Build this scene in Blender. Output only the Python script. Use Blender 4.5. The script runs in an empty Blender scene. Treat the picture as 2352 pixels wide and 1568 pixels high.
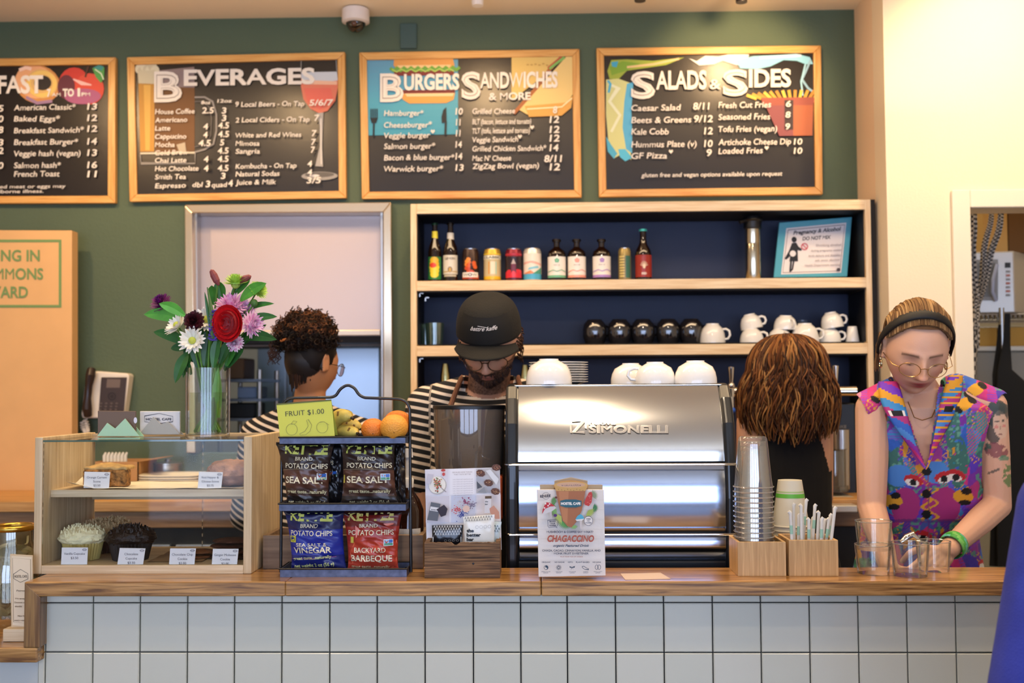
import bpy, bmesh, math, random
import numpy as np
from mathutils import Vector, Matrix, Euler, noise
random.seed(7); PI = math.pi
C = bpy.context.scene.collection
# ------------------------------------------------------------------ camera
F = 2500.0; CAMZ = 1.5
CAM = Vector((0, 0, CAMZ))
RC = Matrix.Rotation(0.026, 3, 'Z') @ Matrix.Rotation(PI/2+math.atan(111/F), 3, 'X') @ Matrix.Rotation(-0.0055, 3, 'Z')
def P(px, py, Y):
    """point of the plane y = Y seen at a pixel of the 2352x1568 frame"""
    d = RC @ Vector(((px-1176)/F, -(py-784)/F, -1)); return CAM + d*(Y/d.y)
def PZ(px, py, z):
    d = RC @ Vector(((px-1176)/F, -(py-784)/F, -1)); return CAM + d*((z-CAMZ)/d.z)
def PXp(px, py, x):
    d = RC @ Vector(((px-1176)/F, -(py-784)/F, -1)); return CAM + d*(x/d.x)
cd = bpy.data.cameras.new('camera'); cam = bpy.data.objects.new('camera', cd); C.objects.link(cam)
cam.matrix_world = Matrix.Translation(CAM) @ RC.to_4x4()
cd.sensor_width = 36; cd.lens = F/2352*36; cd.clip_start = .02
cd.dof.use_dof = True; cd.dof.focus_distance = 2.57; cd.dof.aperture_fstop = 3.6
bpy.context.scene.camera = cam
# ------------------------------------------------------------------ colour and materials
def lin(c):
    return c/12.92 if c <= .04045 else ((c+.055)/1.055)**2.4
def hx(h):
    if not isinstance(h, str): return tuple(h)
    h = h.lstrip('#'); return tuple(lin(int(h[i:i+2], 16)/255) for i in (0, 2, 4))
def nodes(m):
    nt = m.node_tree; return nt, nt.nodes['Principled BSDF'], nt.nodes.new, nt.links.new
MATS = {}
def mat(name, col='#808080', rough=.5, metal=0, spec=.5, emit=0, coat=0, trans=0, ior=1.45, alpha=1, noise_amt=0, noise_scale=20, bump=0, bump_scale=60, sss=0, stretch=(1, 1, 1), vc=False, aniso=0):
    if name in MATS: return MATS[name]
    m = bpy.data.materials.new(name); m.use_nodes = True; MATS[name] = m
    nt, b, N, L = nodes(m); c = (*hx(col), 1)
    b.inputs['Base Color'].default_value = c; b.inputs['Roughness'].default_value = rough
    b.inputs['Metallic'].default_value = metal; b.inputs['Specular IOR Level'].default_value = spec
    b.inputs['Coat Weight'].default_value = coat; b.inputs['Transmission Weight'].default_value = trans
    b.inputs['IOR'].default_value = ior; b.inputs['Alpha'].default_value = alpha
    if sss: b.inputs['Subsurface Weight'].default_value = sss; b.inputs['Subsurface Radius'].default_value = (.012, .004, .002); b.inputs['Subsurface Scale'].default_value = .6
    if emit: b.inputs['Emission Color'].default_value = c; b.inputs['Emission Strength'].default_value = emit
    src = None
    if vc:
        a = N('ShaderNodeVertexColor'); a.layer_name = 'Col'; src = a.outputs['Color']
        if emit: L(src, b.inputs['Emission Color'])
    if noise_amt or bump:
        tc = N('ShaderNodeTexCoord'); mp = N('ShaderNodeMapping'); mp.inputs['Scale'].default_value = stretch; L(tc.outputs['Object'], mp.inputs['Vector'])
    if noise_amt:
        n = N('ShaderNodeTexNoise'); n.inputs['Scale'].default_value = noise_scale; n.inputs['Detail'].default_value = 4; L(mp.outputs[0], n.inputs['Vector'])
        h = N('ShaderNodeMapRange'); h.inputs['From Min'].default_value = .3; h.inputs['From Max'].default_value = .7; h.inputs['To Min'].default_value = 1-noise_amt; h.inputs['To Max'].default_value = 1+noise_amt*.6; L(n.outputs['Fac'], h.inputs['Value'])
        v = N('ShaderNodeVectorMath'); v.operation = 'SCALE'; L(h.outputs[0], v.inputs['Scale'])
        if src: L(src, v.inputs[0])
        else: v.inputs[0].default_value = c[:3]
        src = v.outputs[0]
    if src: L(src, b.inputs['Base Color'])
    if bump:
        n = N('ShaderNodeTexNoise'); n.inputs['Scale'].default_value = bump_scale; n.inputs['Detail'].default_value = 3; L(mp.outputs[0], n.inputs['Vector'])
        bp = N('ShaderNodeBump'); bp.inputs['Strength'].default_value = bump; bp.inputs['Distance'].default_value = .01; L(n.outputs['Fac'], bp.inputs['Height']); L(bp.outputs[0], b.inputs['Normal'])
    return m
def wood(name, c1, c2, rough=.45, axis='x', scale=6, coat=0, ring=18, bump=.12, c3=None):
    """streaky timber grain running along one axis"""
    if name in MATS: return MATS[name]
    m = bpy.data.materials.new(name); m.use_nodes = True; MATS[name] = m
    nt, b, N, L = nodes(m); b.inputs['Roughness'].default_value = rough; b.inputs['Coat Weight'].default_value = coat; b.inputs['Coat Roughness'].default_value = .12
    tc = N('ShaderNodeTexCoord'); mp = N('ShaderNodeMapping'); s = [ring]*3; s['xyz'.index(axis)] = ring*.05; mp.inputs['Scale'].default_value = s; L(tc.outputs['Object'], mp.inputs['Vector'])
    n = N('ShaderNodeTexNoise'); n.inputs['Scale'].default_value = scale; n.inputs['Detail'].default_value = 6; n.inputs['Distortion'].default_value = .5; L(mp.outputs[0], n.inputs['Vector'])
    r = N('ShaderNodeValToRGB'); r.color_ramp.elements[0].position = .34; r.color_ramp.elements[1].position = .66
    r.color_ramp.elements[0].color = (*hx(c1), 1); r.color_ramp.elements[1].color = (*hx(c2), 1)
    if c3: e = r.color_ramp.elements.new(.5); e.color = (*hx(c3), 1)
    L(n.outputs['Fac'], r.inputs[0]); L(r.outputs[0], b.inputs['Base Color'])
    bp = N('ShaderNodeBump'); bp.inputs['Strength'].default_value = bump; bp.inputs['Distance'].default_value = .004; L(n.outputs['Fac'], bp.inputs['Height']); L(bp.outputs[0], b.inputs['Normal'])
    return m
def glassy(name, col='#ffffff', tint=0., gloss=.06, rough=.02):
    """thin clear sheet: transparent with a fresnel gloss, tint 0 clear .. 1 solid colour"""
    if name in MATS: return MATS[name]
    m = bpy.data.materials.new(name); m.use_nodes = True; MATS[name] = m; nt = m.node_tree; nt.nodes.clear(); N = nt.nodes.new; L = nt.links.new
    o = N('ShaderNodeOutputMaterial'); t = N('ShaderNodeBsdfTransparent'); g = N('ShaderNodeBsdfGlossy'); g.inputs['Roughness'].default_value = rough
    c = hx(col); t.inputs[0].default_value = (*c, 1)
    fr = N('ShaderNodeLayerWeight'); fr.inputs['Blend'].default_value = .12; mr = N('ShaderNodeMapRange'); mr.inputs['To Min'].default_value = gloss; mr.inputs['To Max'].default_value = .75; mr.inputs['From Max'].default_value = .9; L(fr.outputs['Fresnel'], mr.inputs['Value'])
    mx = N('ShaderNodeMixShader'); L(mr.outputs[0], mx.inputs[0]); L(t.outputs[0], mx.inputs[1]); L(g.outputs[0], mx.inputs[2]); last = mx
    if tint:
        d = N('ShaderNodeBsdfPrincipled'); d.inputs['Base Color'].default_value = (*c, 1); d.inputs['Roughness'].default_value = .15; m2 = N('ShaderNodeMixShader'); m2.inputs[0].default_value = tint
        L(mx.outputs[0], m2.inputs[1]); L(d.outputs[0], m2.inputs[2]); last = m2
    L(last.outputs[0], o.inputs[0]); return m
PRINT = mat('printed_ink', vc=True, rough=.55)
PRINTG = mat('glossy_print', vc=True, rough=.22, coat=.3)
# ------------------------------------------------------------------ objects
MW = {}
def link(o, parent=None, M=None):
    C.objects.link(o)
    if parent is not None: o.parent = parent
    return o
def tag(o, label=None, cat=None, group=None, kind=None):
    for k, v in (('label', label), ('category', cat), ('group', group), ('kind', kind)):
        if v: o[k] = v
    return o
def thing(name, label, cat, loc=(0, 0, 0), rz=0, group=None):
    o = bpy.data.objects.new(name, None); o.empty_display_size = .05; o.location = loc; o.rotation_euler = (0, 0, rz)
    C.objects.link(o); MW[o.name] = Matrix.Translation(Vector(loc)) @ Matrix.Rotation(rz, 4, 'Z'); return tag(o, label, cat, group)
def dup(root, loc, rz=None, label=None, group=None, scale=None):
    r = root.copy(); C.objects.link(r); r.location = loc
    if rz is not None: r.rotation_euler = (0, 0, rz) if not isinstance(rz, tuple) else rz
    if label: r['label'] = label
    if group: r['group'] = group
    if scale: r.scale = (scale,)*3 if not isinstance(scale, tuple) else scale
    def kids(a, b):
        for ch in [c for c in C.objects if c.parent == a]:
            d = ch.copy(); C.objects.link(d); d.parent = b; kids(ch, d)
    kids(root, r); return r
class MB:
    def __init__(s): s.v = []; s.f = []; s.c = []; s.m = []; s.col = (.5, .5, .5); s.mi = 0; s.attr = None
    def add(s, vs, fs, col=None, mi=None):
        b = len(s.v); s.v += [tuple(v) for v in vs]; c = hx(col) if col is not None else s.col; k = s.mi if mi is None else mi
        for f in fs: s.f.append(tuple(b+i for i in f)); s.c.append(c); s.m.append(k)
        return s
    def box(s, a, b, col=None, mi=None, rot=None):
        x0, y0, z0 = a; x1, y1, z1 = b; x0, x1 = sorted((x0, x1)); y0, y1 = sorted((y0, y1)); z0, z1 = sorted((z0, z1))
        vs = [Vector(q) for q in ((x0, y0, z0), (x1, y0, z0), (x1, y1, z0), (x0, y1, z0), (x0, y0, z1), (x1, y0, z1), (x1, y1, z1), (x0, y1, z1))]
        if rot:
            c = Vector(((x0+x1)/2, (y0+y1)/2, (z0+z1)/2)); R = Euler(rot).to_matrix(); vs = [R @ (q-c)+c for q in vs]
        return s.add(vs, [(0, 3, 2, 1), (4, 5, 6, 7), (0, 1, 5, 4), (1, 2, 6, 5), (2, 3, 7, 6), (3, 0, 4, 7)], col, mi)
    def prism(s, pts, y0, y1, col=None, mi=None, axis='y'):
        """polygon in (x,z) extruded along y (or in (y,z) along x, (x,y) along z)"""
        n = len(pts)
        f = {'y': lambda p, q: (p[0], q, p[1]), 'x': lambda p, q: (q, p[0], p[1]), 'z': lambda p, q: (p[0], p[1], q)}[axis]
        vs = [f(p, y0) for p in pts]+[f(p, y1) for p in pts]
        return s.add(vs, [tuple(range(n)), tuple(range(2*n-1, n-1, -1))]+[(i, i+n, (i+1) % n+n, (i+1) % n) for i in range(n)], col, mi)
    def lathe(s, prof, c=(0, 0, 0), n=24, col=None, mi=None, cols=None, axis='z', M=None, closed=False):
        """profile of (r, z); cols gives one colour per band"""
        vs = []; fs = []; m = len(prof)
        for r, z in prof:
            for k in range(n):
                a = 2*PI*k/n; q = (r*math.cos(a), r*math.sin(a), z)
                if axis == 'y': q = (q[0], z, -q[1])
                elif axis == 'x': q = (z, q[0], q[1])
                vs.append(Vector(q))
        if M is not None: vs = [M @ v for v in vs]
        vs = [v+Vector(c) for v in vs]; b = len(s.v); s.v += [tuple(v) for v in vs]
        for i in range(m-1):
            cc = hx(cols[i]) if cols else (hx(col) if col is not None else s.col)
            for k in range(n):
                s.f.append((b+i*n+k, b+i*n+(k+1) % n, b+(i+1)*n+(k+1) % n, b+(i+1)*n+k)); s.c.append(cc); s.m.append(s.mi if mi is None else mi)
        for i, o in ((0, -1), (m-1, 1)):
            if prof[i][0] > 1e-5 and not closed:
                f = tuple(b+i*n+k for k in range(n)); s.f.append(f if o > 0 else f[::-1]); s.c.append(hx(cols[0 if i == 0 else -1]) if cols else (hx(col) if col is not None else s.col)); s.m.append(s.mi if mi is None else mi)
        return s
    def tube(s, pts, r, n=8, col=None, mi=None, closed=False, caps=True):
        pts = [Vector(p) for p in pts]; m = len(pts); rs = r if isinstance(r, (list, tuple)) else [r]*m
        u = None; vs = []
        for i, p in enumerate(pts):
            a = pts[(i-1) % m] if closed or i > 0 else p; b = pts[(i+1) % m] if closed or i < m-1 else p
            t = (b-a).normalized() if (b-a).length > 1e-9 else Vector((0, 0, 1))
            if u is None: u = t.orthogonal().normalized()
            u = (u-t*u.dot(t)); u = u.normalized() if u.length > 1e-6 else t.orthogonal().normalized(); w = t.cross(u)
            for k in range(n): an = 2*PI*k/n; vs.append(p+(u*math.cos(an)+w*math.sin(an))*rs[i])
        fs = [(i*n+k, i*n+(k+1) % n, ((i+1) % m)*n+(k+1) % n, ((i+1) % m)*n+k) for i in range(m if closed else m-1) for k in range(n)]
        if caps and not closed: fs += [tuple(range(n))[::-1], tuple((m-1)*n+k for k in range(n))]
        return s.add(vs, fs, col, mi)
    def ball(s, c, r, nu=16, nv=10, col=None, mi=None, M=None, fn=None):
        r = (r,)*3 if not isinstance(r, (tuple, list)) else r; vs = []; fs = []
        for i in range(nv+1):
            th = PI*i/nv
            for k in range(nu):
                a = 2*PI*k/nu; d = Vector((math.sin(th)*math.cos(a), math.sin(th)*math.sin(a), math.cos(th))); q = 1 if fn is None else fn(d)
                v = Vector((d.x*r[0], d.y*r[1], d.z*r[2]))*q
                if M is not None: v = M @ v
                vs.append(v+Vector(c))
        for i in range(nv):
            for k in range(nu): fs.append((i*nu+k, (i+1)*nu+k, (i+1)*nu+(k+1) % nu, i*nu+(k+1) % nu))
        return s.add(vs, fs, col, mi)
    def grid(s, fn, nu, nv, col=None, mi=None, colfn=None, wrap=False):
        b = len(s.v); W = nu if wrap else nu+1
        for j in range(nv+1):
            for i in range(W): s.v.append(tuple(fn(i/nu, j/nv)))
        for j in range(nv):
            for i in range(nu):
                i2 = (i+1) % W; s.f.append((b+j*W+i, b+j*W+i2, b+(j+1)*W+i2, b+(j+1)*W+i)); s.m.append(s.mi if mi is None else mi)
                s.c.append(hx(colfn((i+.5)/nu, (j+.5)/nv)) if colfn else (hx(col) if col is not None else s.col))
        return s
    def obj(s, name, mats, parent=None, smooth=False, bevel=0, seg=2, solid=0, label=None, cat=None, group=None, kind=None, ang=40, local=False, subs=0, origin=None):
        me = bpy.data.meshes.new(name); V = np.array(s.v, dtype=float).reshape(-1, 3)
        if parent is not None:
            Mi = (MW.get(parent.name) or Matrix()).inverted()
            if not local: V = V @ np.array(Mi.to_3x3()).T+np.array(Mi.translation)
            loc = (0, 0, 0)
        else:
            lo, hi = V.min(0), V.max(0); loc = ((lo[0]+hi[0])/2, (lo[1]+hi[1])/2, lo[2]) if origin is None else origin; V = V-np.array(loc)
        me.from_pydata(V.tolist(), [], s.f)
        ms = mats if isinstance(mats, (list, tuple)) else [mats]
        for m in ms: me.materials.append(m)
        if len(ms) > 1: me.polygons.foreach_set('material_index', s.m)
        a = me.color_attributes.new('Col', 'FLOAT_COLOR', 'CORNER'); n = [len(f) for f in s.f]
        cc = np.repeat(np.hstack([np.array(s.c, dtype=float).reshape(-1, 3), np.ones((len(s.c), 1))]), n, axis=0); a.data.foreach_set('color', cc.ravel())
        if s.attr is not None:
            for nm, vals in s.attr.items(): at = me.attributes.new(nm, 'FLOAT', 'POINT'); at.data.foreach_set('value', vals)
        o = bpy.data.objects.new(name, me); C.objects.link(o); o.location = loc
        if smooth: me.polygons.foreach_set('use_smooth', [True]*len(me.polygons)); me.set_sharp_from_angle(angle=math.radians(ang))
        if solid: q = o.modifiers.new('s', 'SOLIDIFY'); q.thickness = solid; q.offset = 0
        if bevel: q = o.modifiers.new('b', 'BEVEL'); q.width = bevel; q.segments = seg; q.limit_method = 'ANGLE'; q.angle_limit = math.radians(35)
        if subs: q = o.modifiers.new('u', 'SUBSURF'); q.levels = q.render_levels = subs
        if parent is not None: o.parent = parent; MW[o.name] = (MW.get(parent.name) or Matrix()).copy()
        else: MW[o.name] = Matrix.Translation(Vector(loc))
        return tag(o, label, cat, group, kind)
# ------------------------------------------------------------------ lettering
GLY = {}
def glyph(ch, bold, shear):
    if ch in 'MWmw': bold = min(bold, 0.)
    elif ch in 'NKVXYZAk&': bold = min(bold, .02)
    key = (ch, bold, shear)
    if key in GLY: return GLY[key]
    def mesh(t):
        cu = bpy.data.curves.new('t', 'FONT'); cu.body = t; cu.size = 1; cu.shear = shear; cu.offset = bold; cu.resolution_u = 3
        o = bpy.data.objects.new('t', cu); me = o.to_mesh()
        v = [(p.co.x, p.co.y) for p in me.vertices]; f = [tuple(p.vertices) for p in me.polygons]; o.to_mesh_clear(); bpy.data.objects.remove(o); bpy.data.curves.remove(cu); return v, f
    w2 = max([p[0] for p in mesh('H'+ch+'H')[0]]); w1 = max([p[0] for p in mesh('HH')[0]]); adv = w2-w1
    v, f = mesh(ch) if ch != ' ' else ([], [])
    GLY[key] = (v, f, adv); return GLY[key]
class Art:
    """flat print drawn in photo pixels or any 2-D frame, then laid on a surface by a map (u, v, layer) -> point"""
    def __init__(s, slope=0, x0=0): s.L = []; s.n = 0; s.slope = slope; s.x0 = x0
    def poly(s, pts, col, lay=None):
        if lay is None: s.n += 1; lay = s.n
        s.L.append(([(x, y+s.slope*(x-s.x0)) for x, y in pts], [tuple(range(len(pts)))], hx(col), lay)); return s
    def rect(s, x0, y0, x1, y1, col, nx=1): 
        return s.poly([(x0, y0), (x1, y0), (x1, y1), (x0, y1)], col)
    def disc(s, cx, cy, rx, ry=None, col='#fff', n=20, a0=0, a1=2*PI, rot=0):
        ry = rx if ry is None else ry; p = []
        for k in range(n+(0 if a1-a0 > 6.28 else 1)):
            a = a0+(a1-a0)*k/n; x, y = rx*math.cos(a), ry*math.sin(a); p.append((cx+x*math.cos(rot)-y*math.sin(rot), cy+x*math.sin(rot)+y*math.cos(rot)))
        return s.poly(p, col)
    def line(s, pts, w, col, closed=False):
        pts = list(pts)+([pts[0]] if closed else []); s.n += 1; vs = []; fs = []
        for i, p in enumerate(pts):
            a = pts[max(i-1, 0)]; b = pts[min(i+1, len(pts)-1)]
            if closed and i in (0, len(pts)-1): a = pts[-2]; b = pts[1]
            dx, dy = b[0]-a[0], b[1]-a[1]; l = math.hypot(dx, dy) or 1; nx, ny = -dy/l, dx/l
            if 0 < i < len(pts)-1 or closed:
                d1 = (p[0]-a[0], p[1]-a[1]); l1 = math.hypot(*d1) or 1; c = abs((d1[0]*dx+d1[1]*dy)/(l1*l)); k = 1/max(c, .5)
            else: k = 1
            ww = (w[i] if isinstance(w, (list, tuple)) else w)/2*k; vs += [(p[0]+nx*ww, p[1]+ny*ww), (p[0]-nx*ww, p[1]-ny*ww)]
        fs = [(2*i, 2*i+1, 2*i+3, 2*i+2) for i in range(len(pts)-1)]
        s.L.append(([(x, y+s.slope*(x-s.x0)) for x, y in vs], fs, hx(col), s.n)); return s
    def ring(s, cx, cy, rx, ry, w, col, n=24, a0=0, a1=2*PI):
        full = a1-a0 > 6.28
        return s.line([(cx+rx*math.cos(a0+(a1-a0)*k/n), cy+ry*math.sin(a0+(a1-a0)*k/n)) for k in range(n if full else n+1)], w, col, closed=full)
    def text(s, t, x0, x1, yb, cap, col='#ffffff', bold=0., shear=0., rot=0, lay=None, wob=0):
        """one line between x0 and x1 with its baseline at yb and capitals cap tall (y down)"""
        if lay is None: s.n += 1; lay = s.n
        vs = []; fs = []; x = 0
        for ch in t:
            v, f, a = glyph(ch, bold, shear); b = len(vs); dy = random.uniform(-wob, wob); k = 1+random.uniform(-wob, wob)
            vs += [(p[0]*k+x, p[1]*k+dy) for p in v]; fs += [tuple(b+i for i in g) for g in f]; x += a
        xa = min(p[0] for p in vs); xb = max(p[0] for p in vs); sx = (x1-x0)/(xb-xa); sy = cap/.72; o = []
        for p in vs:
            X = (p[0]-xa)*sx; Y = -p[1]*sy; X, Y = X*math.cos(rot)-Y*math.sin(rot), X*math.sin(rot)+Y*math.cos(rot); o.append((x0+X, yb+Y+s.slope*(x0+X-s.x0)))
        s.L.append((o, fs, hx(col), lay)); return s
    def ctext(s, t, cx, yb, cap, col='#ffffff', bold=0., shear=0., wmax=None, k=1., rot=0):
        w = sum(glyph(c, bold, shear)[2] for c in t)*cap/.72*k
        if wmax and w > wmax: w = wmax
        return s.text(t, cx-w/2, cx+w/2, yb, cap, col, bold, shear, rot)
    def split(s, step):
        """cut every face into upright strips so that it can follow a curved surface"""
        out = []
        for pts, fs, col, lay in s.L:
            for f in fs:
                pg = [pts[i] for i in f]; lo = min(p[0] for p in pg); hi = max(p[0] for p in pg)
                if hi-lo <= step*1.2: out.append((pg, [tuple(range(len(pg)))], col, lay)); continue
                n = int(math.ceil((hi-lo)/step))
                for k in range(n):
                    q = pg
                    for bd, sg in ((lo+(hi-lo)*k/n, 1), (lo+(hi-lo)*(k+1)/n, -1)):
                        r = []
                        for i in range(len(q)):
                            a, b = q[i-1], q[i]; da, db = (a[0]-bd)*sg, (b[0]-bd)*sg
                            if (da >= 0) != (db >= 0): w = da/(da-db); r.append((a[0]+(b[0]-a[0])*w, a[1]+(b[1]-a[1])*w))
                            if db >= 0: r.append(b)
                        q = r
                        if len(q) < 3: break
                    if len(q) >= 3: out.append((q, [tuple(range(len(q)))], col, lay))
        s.L = out; return s
    def build(s, fn, name, parent, material=None, eps=.0003, **kw):
        m = MB()
        for pts, fs, col, lay in s.L:
            b = len(m.v); m.v += [tuple(fn(x, y, lay*eps)) for x, y in pts]
            for f in fs: m.f.append(tuple(b+i for i in f)); m.c.append(col); m.m.append(0)
        return m.obj(name, material or PRINT, parent, **kw)
def flat(Y): return lambda x, y, d: P(x, y, Y-d)
def pbox(mb, x0, y0, x1, y1, Y0, Y1, col=None, mi=None):
    """box whose front face fills a pixel rectangle at depth Y0 and that runs back to Y1"""
    a = P(x0, y1, Y0); b = P(x1, y0, Y0); return mb.box((a.x, Y0, a.z), (b.x, Y1, b.z), col, mi)
# ------------------------------------------------------------------ blended bodies
def limb(mb, pts, rs, n=14, flat_=None):
    for i in range(len(pts)-1):
        mb.tube([pts[i], pts[i+1]], [rs[i], rs[i+1]], n=n)
    for p, r in zip(pts, rs): mb.ball(p, r*1.0, 14, 10)
def loft(mb, rings, n=28, ex=2.3):
    """rings: (center, rx, ry) stacked ellipse-like sections with end caps"""
    vs = []
    for c, rx, ry in rings:
        for k in range(n):
            a = 2*PI*k/n; ca, sa = math.cos(a), math.sin(a); vs.append((c[0]+rx*abs(ca)**(2/ex)*(1 if ca > 0 else -1), c[1]+ry*abs(sa)**(2/ex)*(1 if sa > 0 else -1), c[2]))
    m = len(rings); fs = [(i*n+k, i*n+(k+1) % n, (i+1)*n+(k+1) % n, (i+1)*n+k) for i in range(m-1) for k in range(n)]
    fs += [tuple(range(n))[::-1], tuple((m-1)*n+k for k in range(n))]; mb.add(vs, fs)
def remesh(mb, voxel=.004, smooth=4, fac=.5):
    me = bpy.data.meshes.new('r'); me.from_pydata(mb.v, [], mb.f); o = bpy.data.objects.new('r', me); C.objects.link(o)
    q = o.modifiers.new('r', 'REMESH'); q.mode = 'VOXEL'; q.voxel_size = voxel
    if smooth: q = o.modifiers.new('s', 'SMOOTH'); q.iterations = smooth; q.factor = fac
    dg = bpy.context.evaluated_depsgraph_get(); ev = o.evaluated_get(dg); m2 = bpy.data.meshes.new_from_object(ev)
    V = np.empty(len(m2.vertices)*3); m2.vertices.foreach_get('co', V); V = V.reshape(-1, 3); fs = [tuple(p.vertices) for p in m2.polygons]
    C.objects.unlink(o); bpy.data.objects.remove(o); bpy.data.meshes.remove(me); bpy.data.meshes.remove(m2); return V, fs
def vobj(name, V, fs, cols, material, parent=None, attrs=None, **kw):
    """mesh with one colour per vertex"""
    me = bpy.data.meshes.new(name); loc = np.zeros(3)
    if parent is not None: loc = np.array((MW[parent.name].translation))
    me.from_pydata((V-loc).tolist(), [], fs); me.polygons.foreach_set('use_smooth', [True]*len(me.polygons))
    for m in (material if isinstance(material, list) else [material]): me.materials.append(m)
    if cols is not None:
        a = me.color_attributes.new('Col', 'FLOAT_COLOR', 'POINT'); a.data.foreach_set('color', np.hstack([cols, np.ones((len(cols), 1))]).ravel())
    for k, v in (attrs or {}).items(): at = me.attributes.new(k, 'FLOAT', 'POINT'); at.data.foreach_set('value', v)
    o = bpy.data.objects.new(name, me); C.objects.link(o)
    if parent is not None: o.parent = parent; MW[o.name] = MW[parent.name].copy()
    else: MW[o.name] = Matrix()
    return tag(o, **kw)
def A(v): return np.array(v, dtype=float)
# ================================================================== ROOM
YB = 4.52; YC = 4.15; ZC = P(1200, 33, YB).z
M_green = mat('green_paint', '#51614b', rough=.7, bump=.12, bump_scale=90, noise_amt=.05, noise_scale=3)
M_ceil = mat('ceiling_paint', '#f6e4c8', rough=.9, bump=.1, bump_scale=120)
M_cream = mat('cream_paint', '#ecdcc0', rough=.8, bump=.08, bump_scale=120)
M_beige = mat('beige_paint', '#ecd0ae', rough=.8)
M_trim = mat('trim_paint', '#e9dfca', rough=.5)
M_floor = mat('floor_concrete', '#6d655c', rough=.5, noise_amt=.2, noise_scale=4)
M_steel = mat('brushed_steel', '#b9b4ae', rough=.28, metal=1, bump=.03, bump_scale=40, stretch=(1, 1, 30))
M_black = mat('black_plastic', '#0b0c10', rough=.35)
M_matte = mat('matte_black', '#08080a', rough=.7)
M_white = mat('white_ceramic', '#e9e6e0', rough=.12, coat=.5)
M_dark = mat('dark_void', '#0a0b0c', rough=.8)
xl, xr, yr = -3.4, 3.6, -3.2
def S(mb, name, m, **k): return mb.obj(name, m, kind='structure', **k)
S(MB().box((xl, yr, -.1), (xr, 7.2, 0)), 'floor', M_floor)
S(MB().box((xl, yr, ZC), (xr, 7.2, ZC+.1)), 'ceiling', M_ceil)
a = P(441, 487, YB); b = P(889, 1040, YB); xe = P(1969, 400, YB).x
w = MB(); w.box((xl, YB, 0), (a.x, YB+.1, ZC)); w.box((b.x, YB, 0), (xe+.02, YB+.1, ZC)); w.box((a.x, YB, a.z), (b.x, YB+.1, ZC)); w.box((a.x, YB, 0), (b.x, YB+.1, b.z)); S(w, 'wall_back', M_green)
c0 = P(2040, 600, YC).x; c1 = P(2227, 600, YC); zt = P(2280, 478, YC).z
w = MB(); w.box((xe, YC+.131, 0), (xe+.16, YB+.1, ZC)); S(w, 'wall_column_side', M_beige)
w = MB(); w.box((xe, YC-.005, 0), (c1.x, YC+.13, ZC)); w.box((c1.x, YC-.005, zt), (xr, YC+.13, ZC)); w.box((c1.x+.9, YC-.005, 0), (xr, YC+.13, zt)); S(w, 'wall_right_front', M_cream)
t = MB(); t.box((c1.x-.068, YC-.022, 0), (c1.x, YC-.006, zt+.068)); t.box((c1.x, YC-.022, zt), (c1.x+.9, YC-.006, zt+.068)); t.box((c1.x+.9, YC-.022, 0), (c1.x+.968, YC-.006, zt+.068)); S(t, 'door_1', M_trim, bevel=.004)
S(MB().box((xl-.1, yr, 0), (xl, 7.2, ZC)), 'wall_left', M_cream)
S(MB().box((xr, yr, 0), (xr+.1, 7.2, ZC)), 'wall_right', M_cream)
S(MB().box((xl, 7.2, 0), (xr, 7.3, ZC)), 'wall_kitchen', mat('kitchen_wall', '#b9b29c', rough=.6))
S(MB().box((1.25, 4.66, 0), (1.33, 7.2, ZC)), 'wall_partition', mat('kitchen_wall'))
# street side wall with two shop windows, its daylight is what the steel machine mirrors
w = MB(); wx = [(-3.1, -1.55), (-1.45, .1), (.2, 1.75), (1.85, 3.4)]; xx = xl
for q0, q1 in wx: w.box((xx, yr-.12, 0), (q0, yr, ZC)); w.box((q0, yr-.12, 0), (q1, yr, .45)); w.box((q0, yr-.12, 2.75), (q1, yr, ZC)); xx = q1
w.box((xx, yr-.12, 0), (xr, yr, ZC)); S(w, 'wall_street', M_cream)
M_day = mat('daylight_glass', '#bed2fa', emit=6.5)
for i, (q0, q1) in enumerate(wx):
    fr = MB(); 
    for (a0, a1, z0, z1) in ((q0, q0+.06, .45, 2.75), (q1-.06, q1, .45, 2.75), (q0, q1, .45, .51), (q0, q1, 2.69, 2.75)): fr.box((a0, yr-.09, z0), (a1, yr-.02, z1))
    o = S(fr, 'window_%d' % (i+1), mat('window_frame_paint', '#30343a', rough=.5))
    MB().box((q0+.06, yr-.06, .51), (q1-.06, yr-.05, 2.69)).obj('window_glass', M_day, o)
# far wall seen through the staff doorway
# ------------------------------------------------------------------ pass-through frame and shutter
t = thing('kitchen_hatch_frame', 'brushed steel frame around the kitchen serving hatch in the green wall', 'frame', P(665, 1040, YB-.02)-Vector((0, 0, 0)))
M_fr = mat('satin_steel_frame', '#d8c3a4', rough=.22, metal=.9)
def ply(mb, quads, Y0, Y1):
    for q in quads: mb.prism([(P(x, y, Y0).x, P(x, y, Y0).z) for x, y in q], Y0, Y1)
m = MB(); ply(m, [[(424, 471), (441, 488), (449, 1040), (428, 1040)]], YB-.035, YB+.05); m.obj('side_jamb', M_fr, t, bevel=.003)
m = MB(); ply(m, [[(880, 487), (898, 465), (903, 1040), (881, 1040)]], YB-.035, YB+.05); m.obj('side_jamb', M_fr, t, bevel=.003)
m = MB(); ply(m, [[(424, 470), (898, 464), (880, 487), (441, 489)]], YB-.035, YB+.05); m.obj('head_jamb', M_fr, t, bevel=.003)
for q_ in ([(441, 489), (452, 489), (456, 1040), (449, 1040)], [(873, 487), (880, 487), (881, 1040), (876, 1040)]): m = MB(); ply(m, [q_], YB+.01, YB+.1); m.obj('guide_rail', M_steel, t, bevel=.002)
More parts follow.
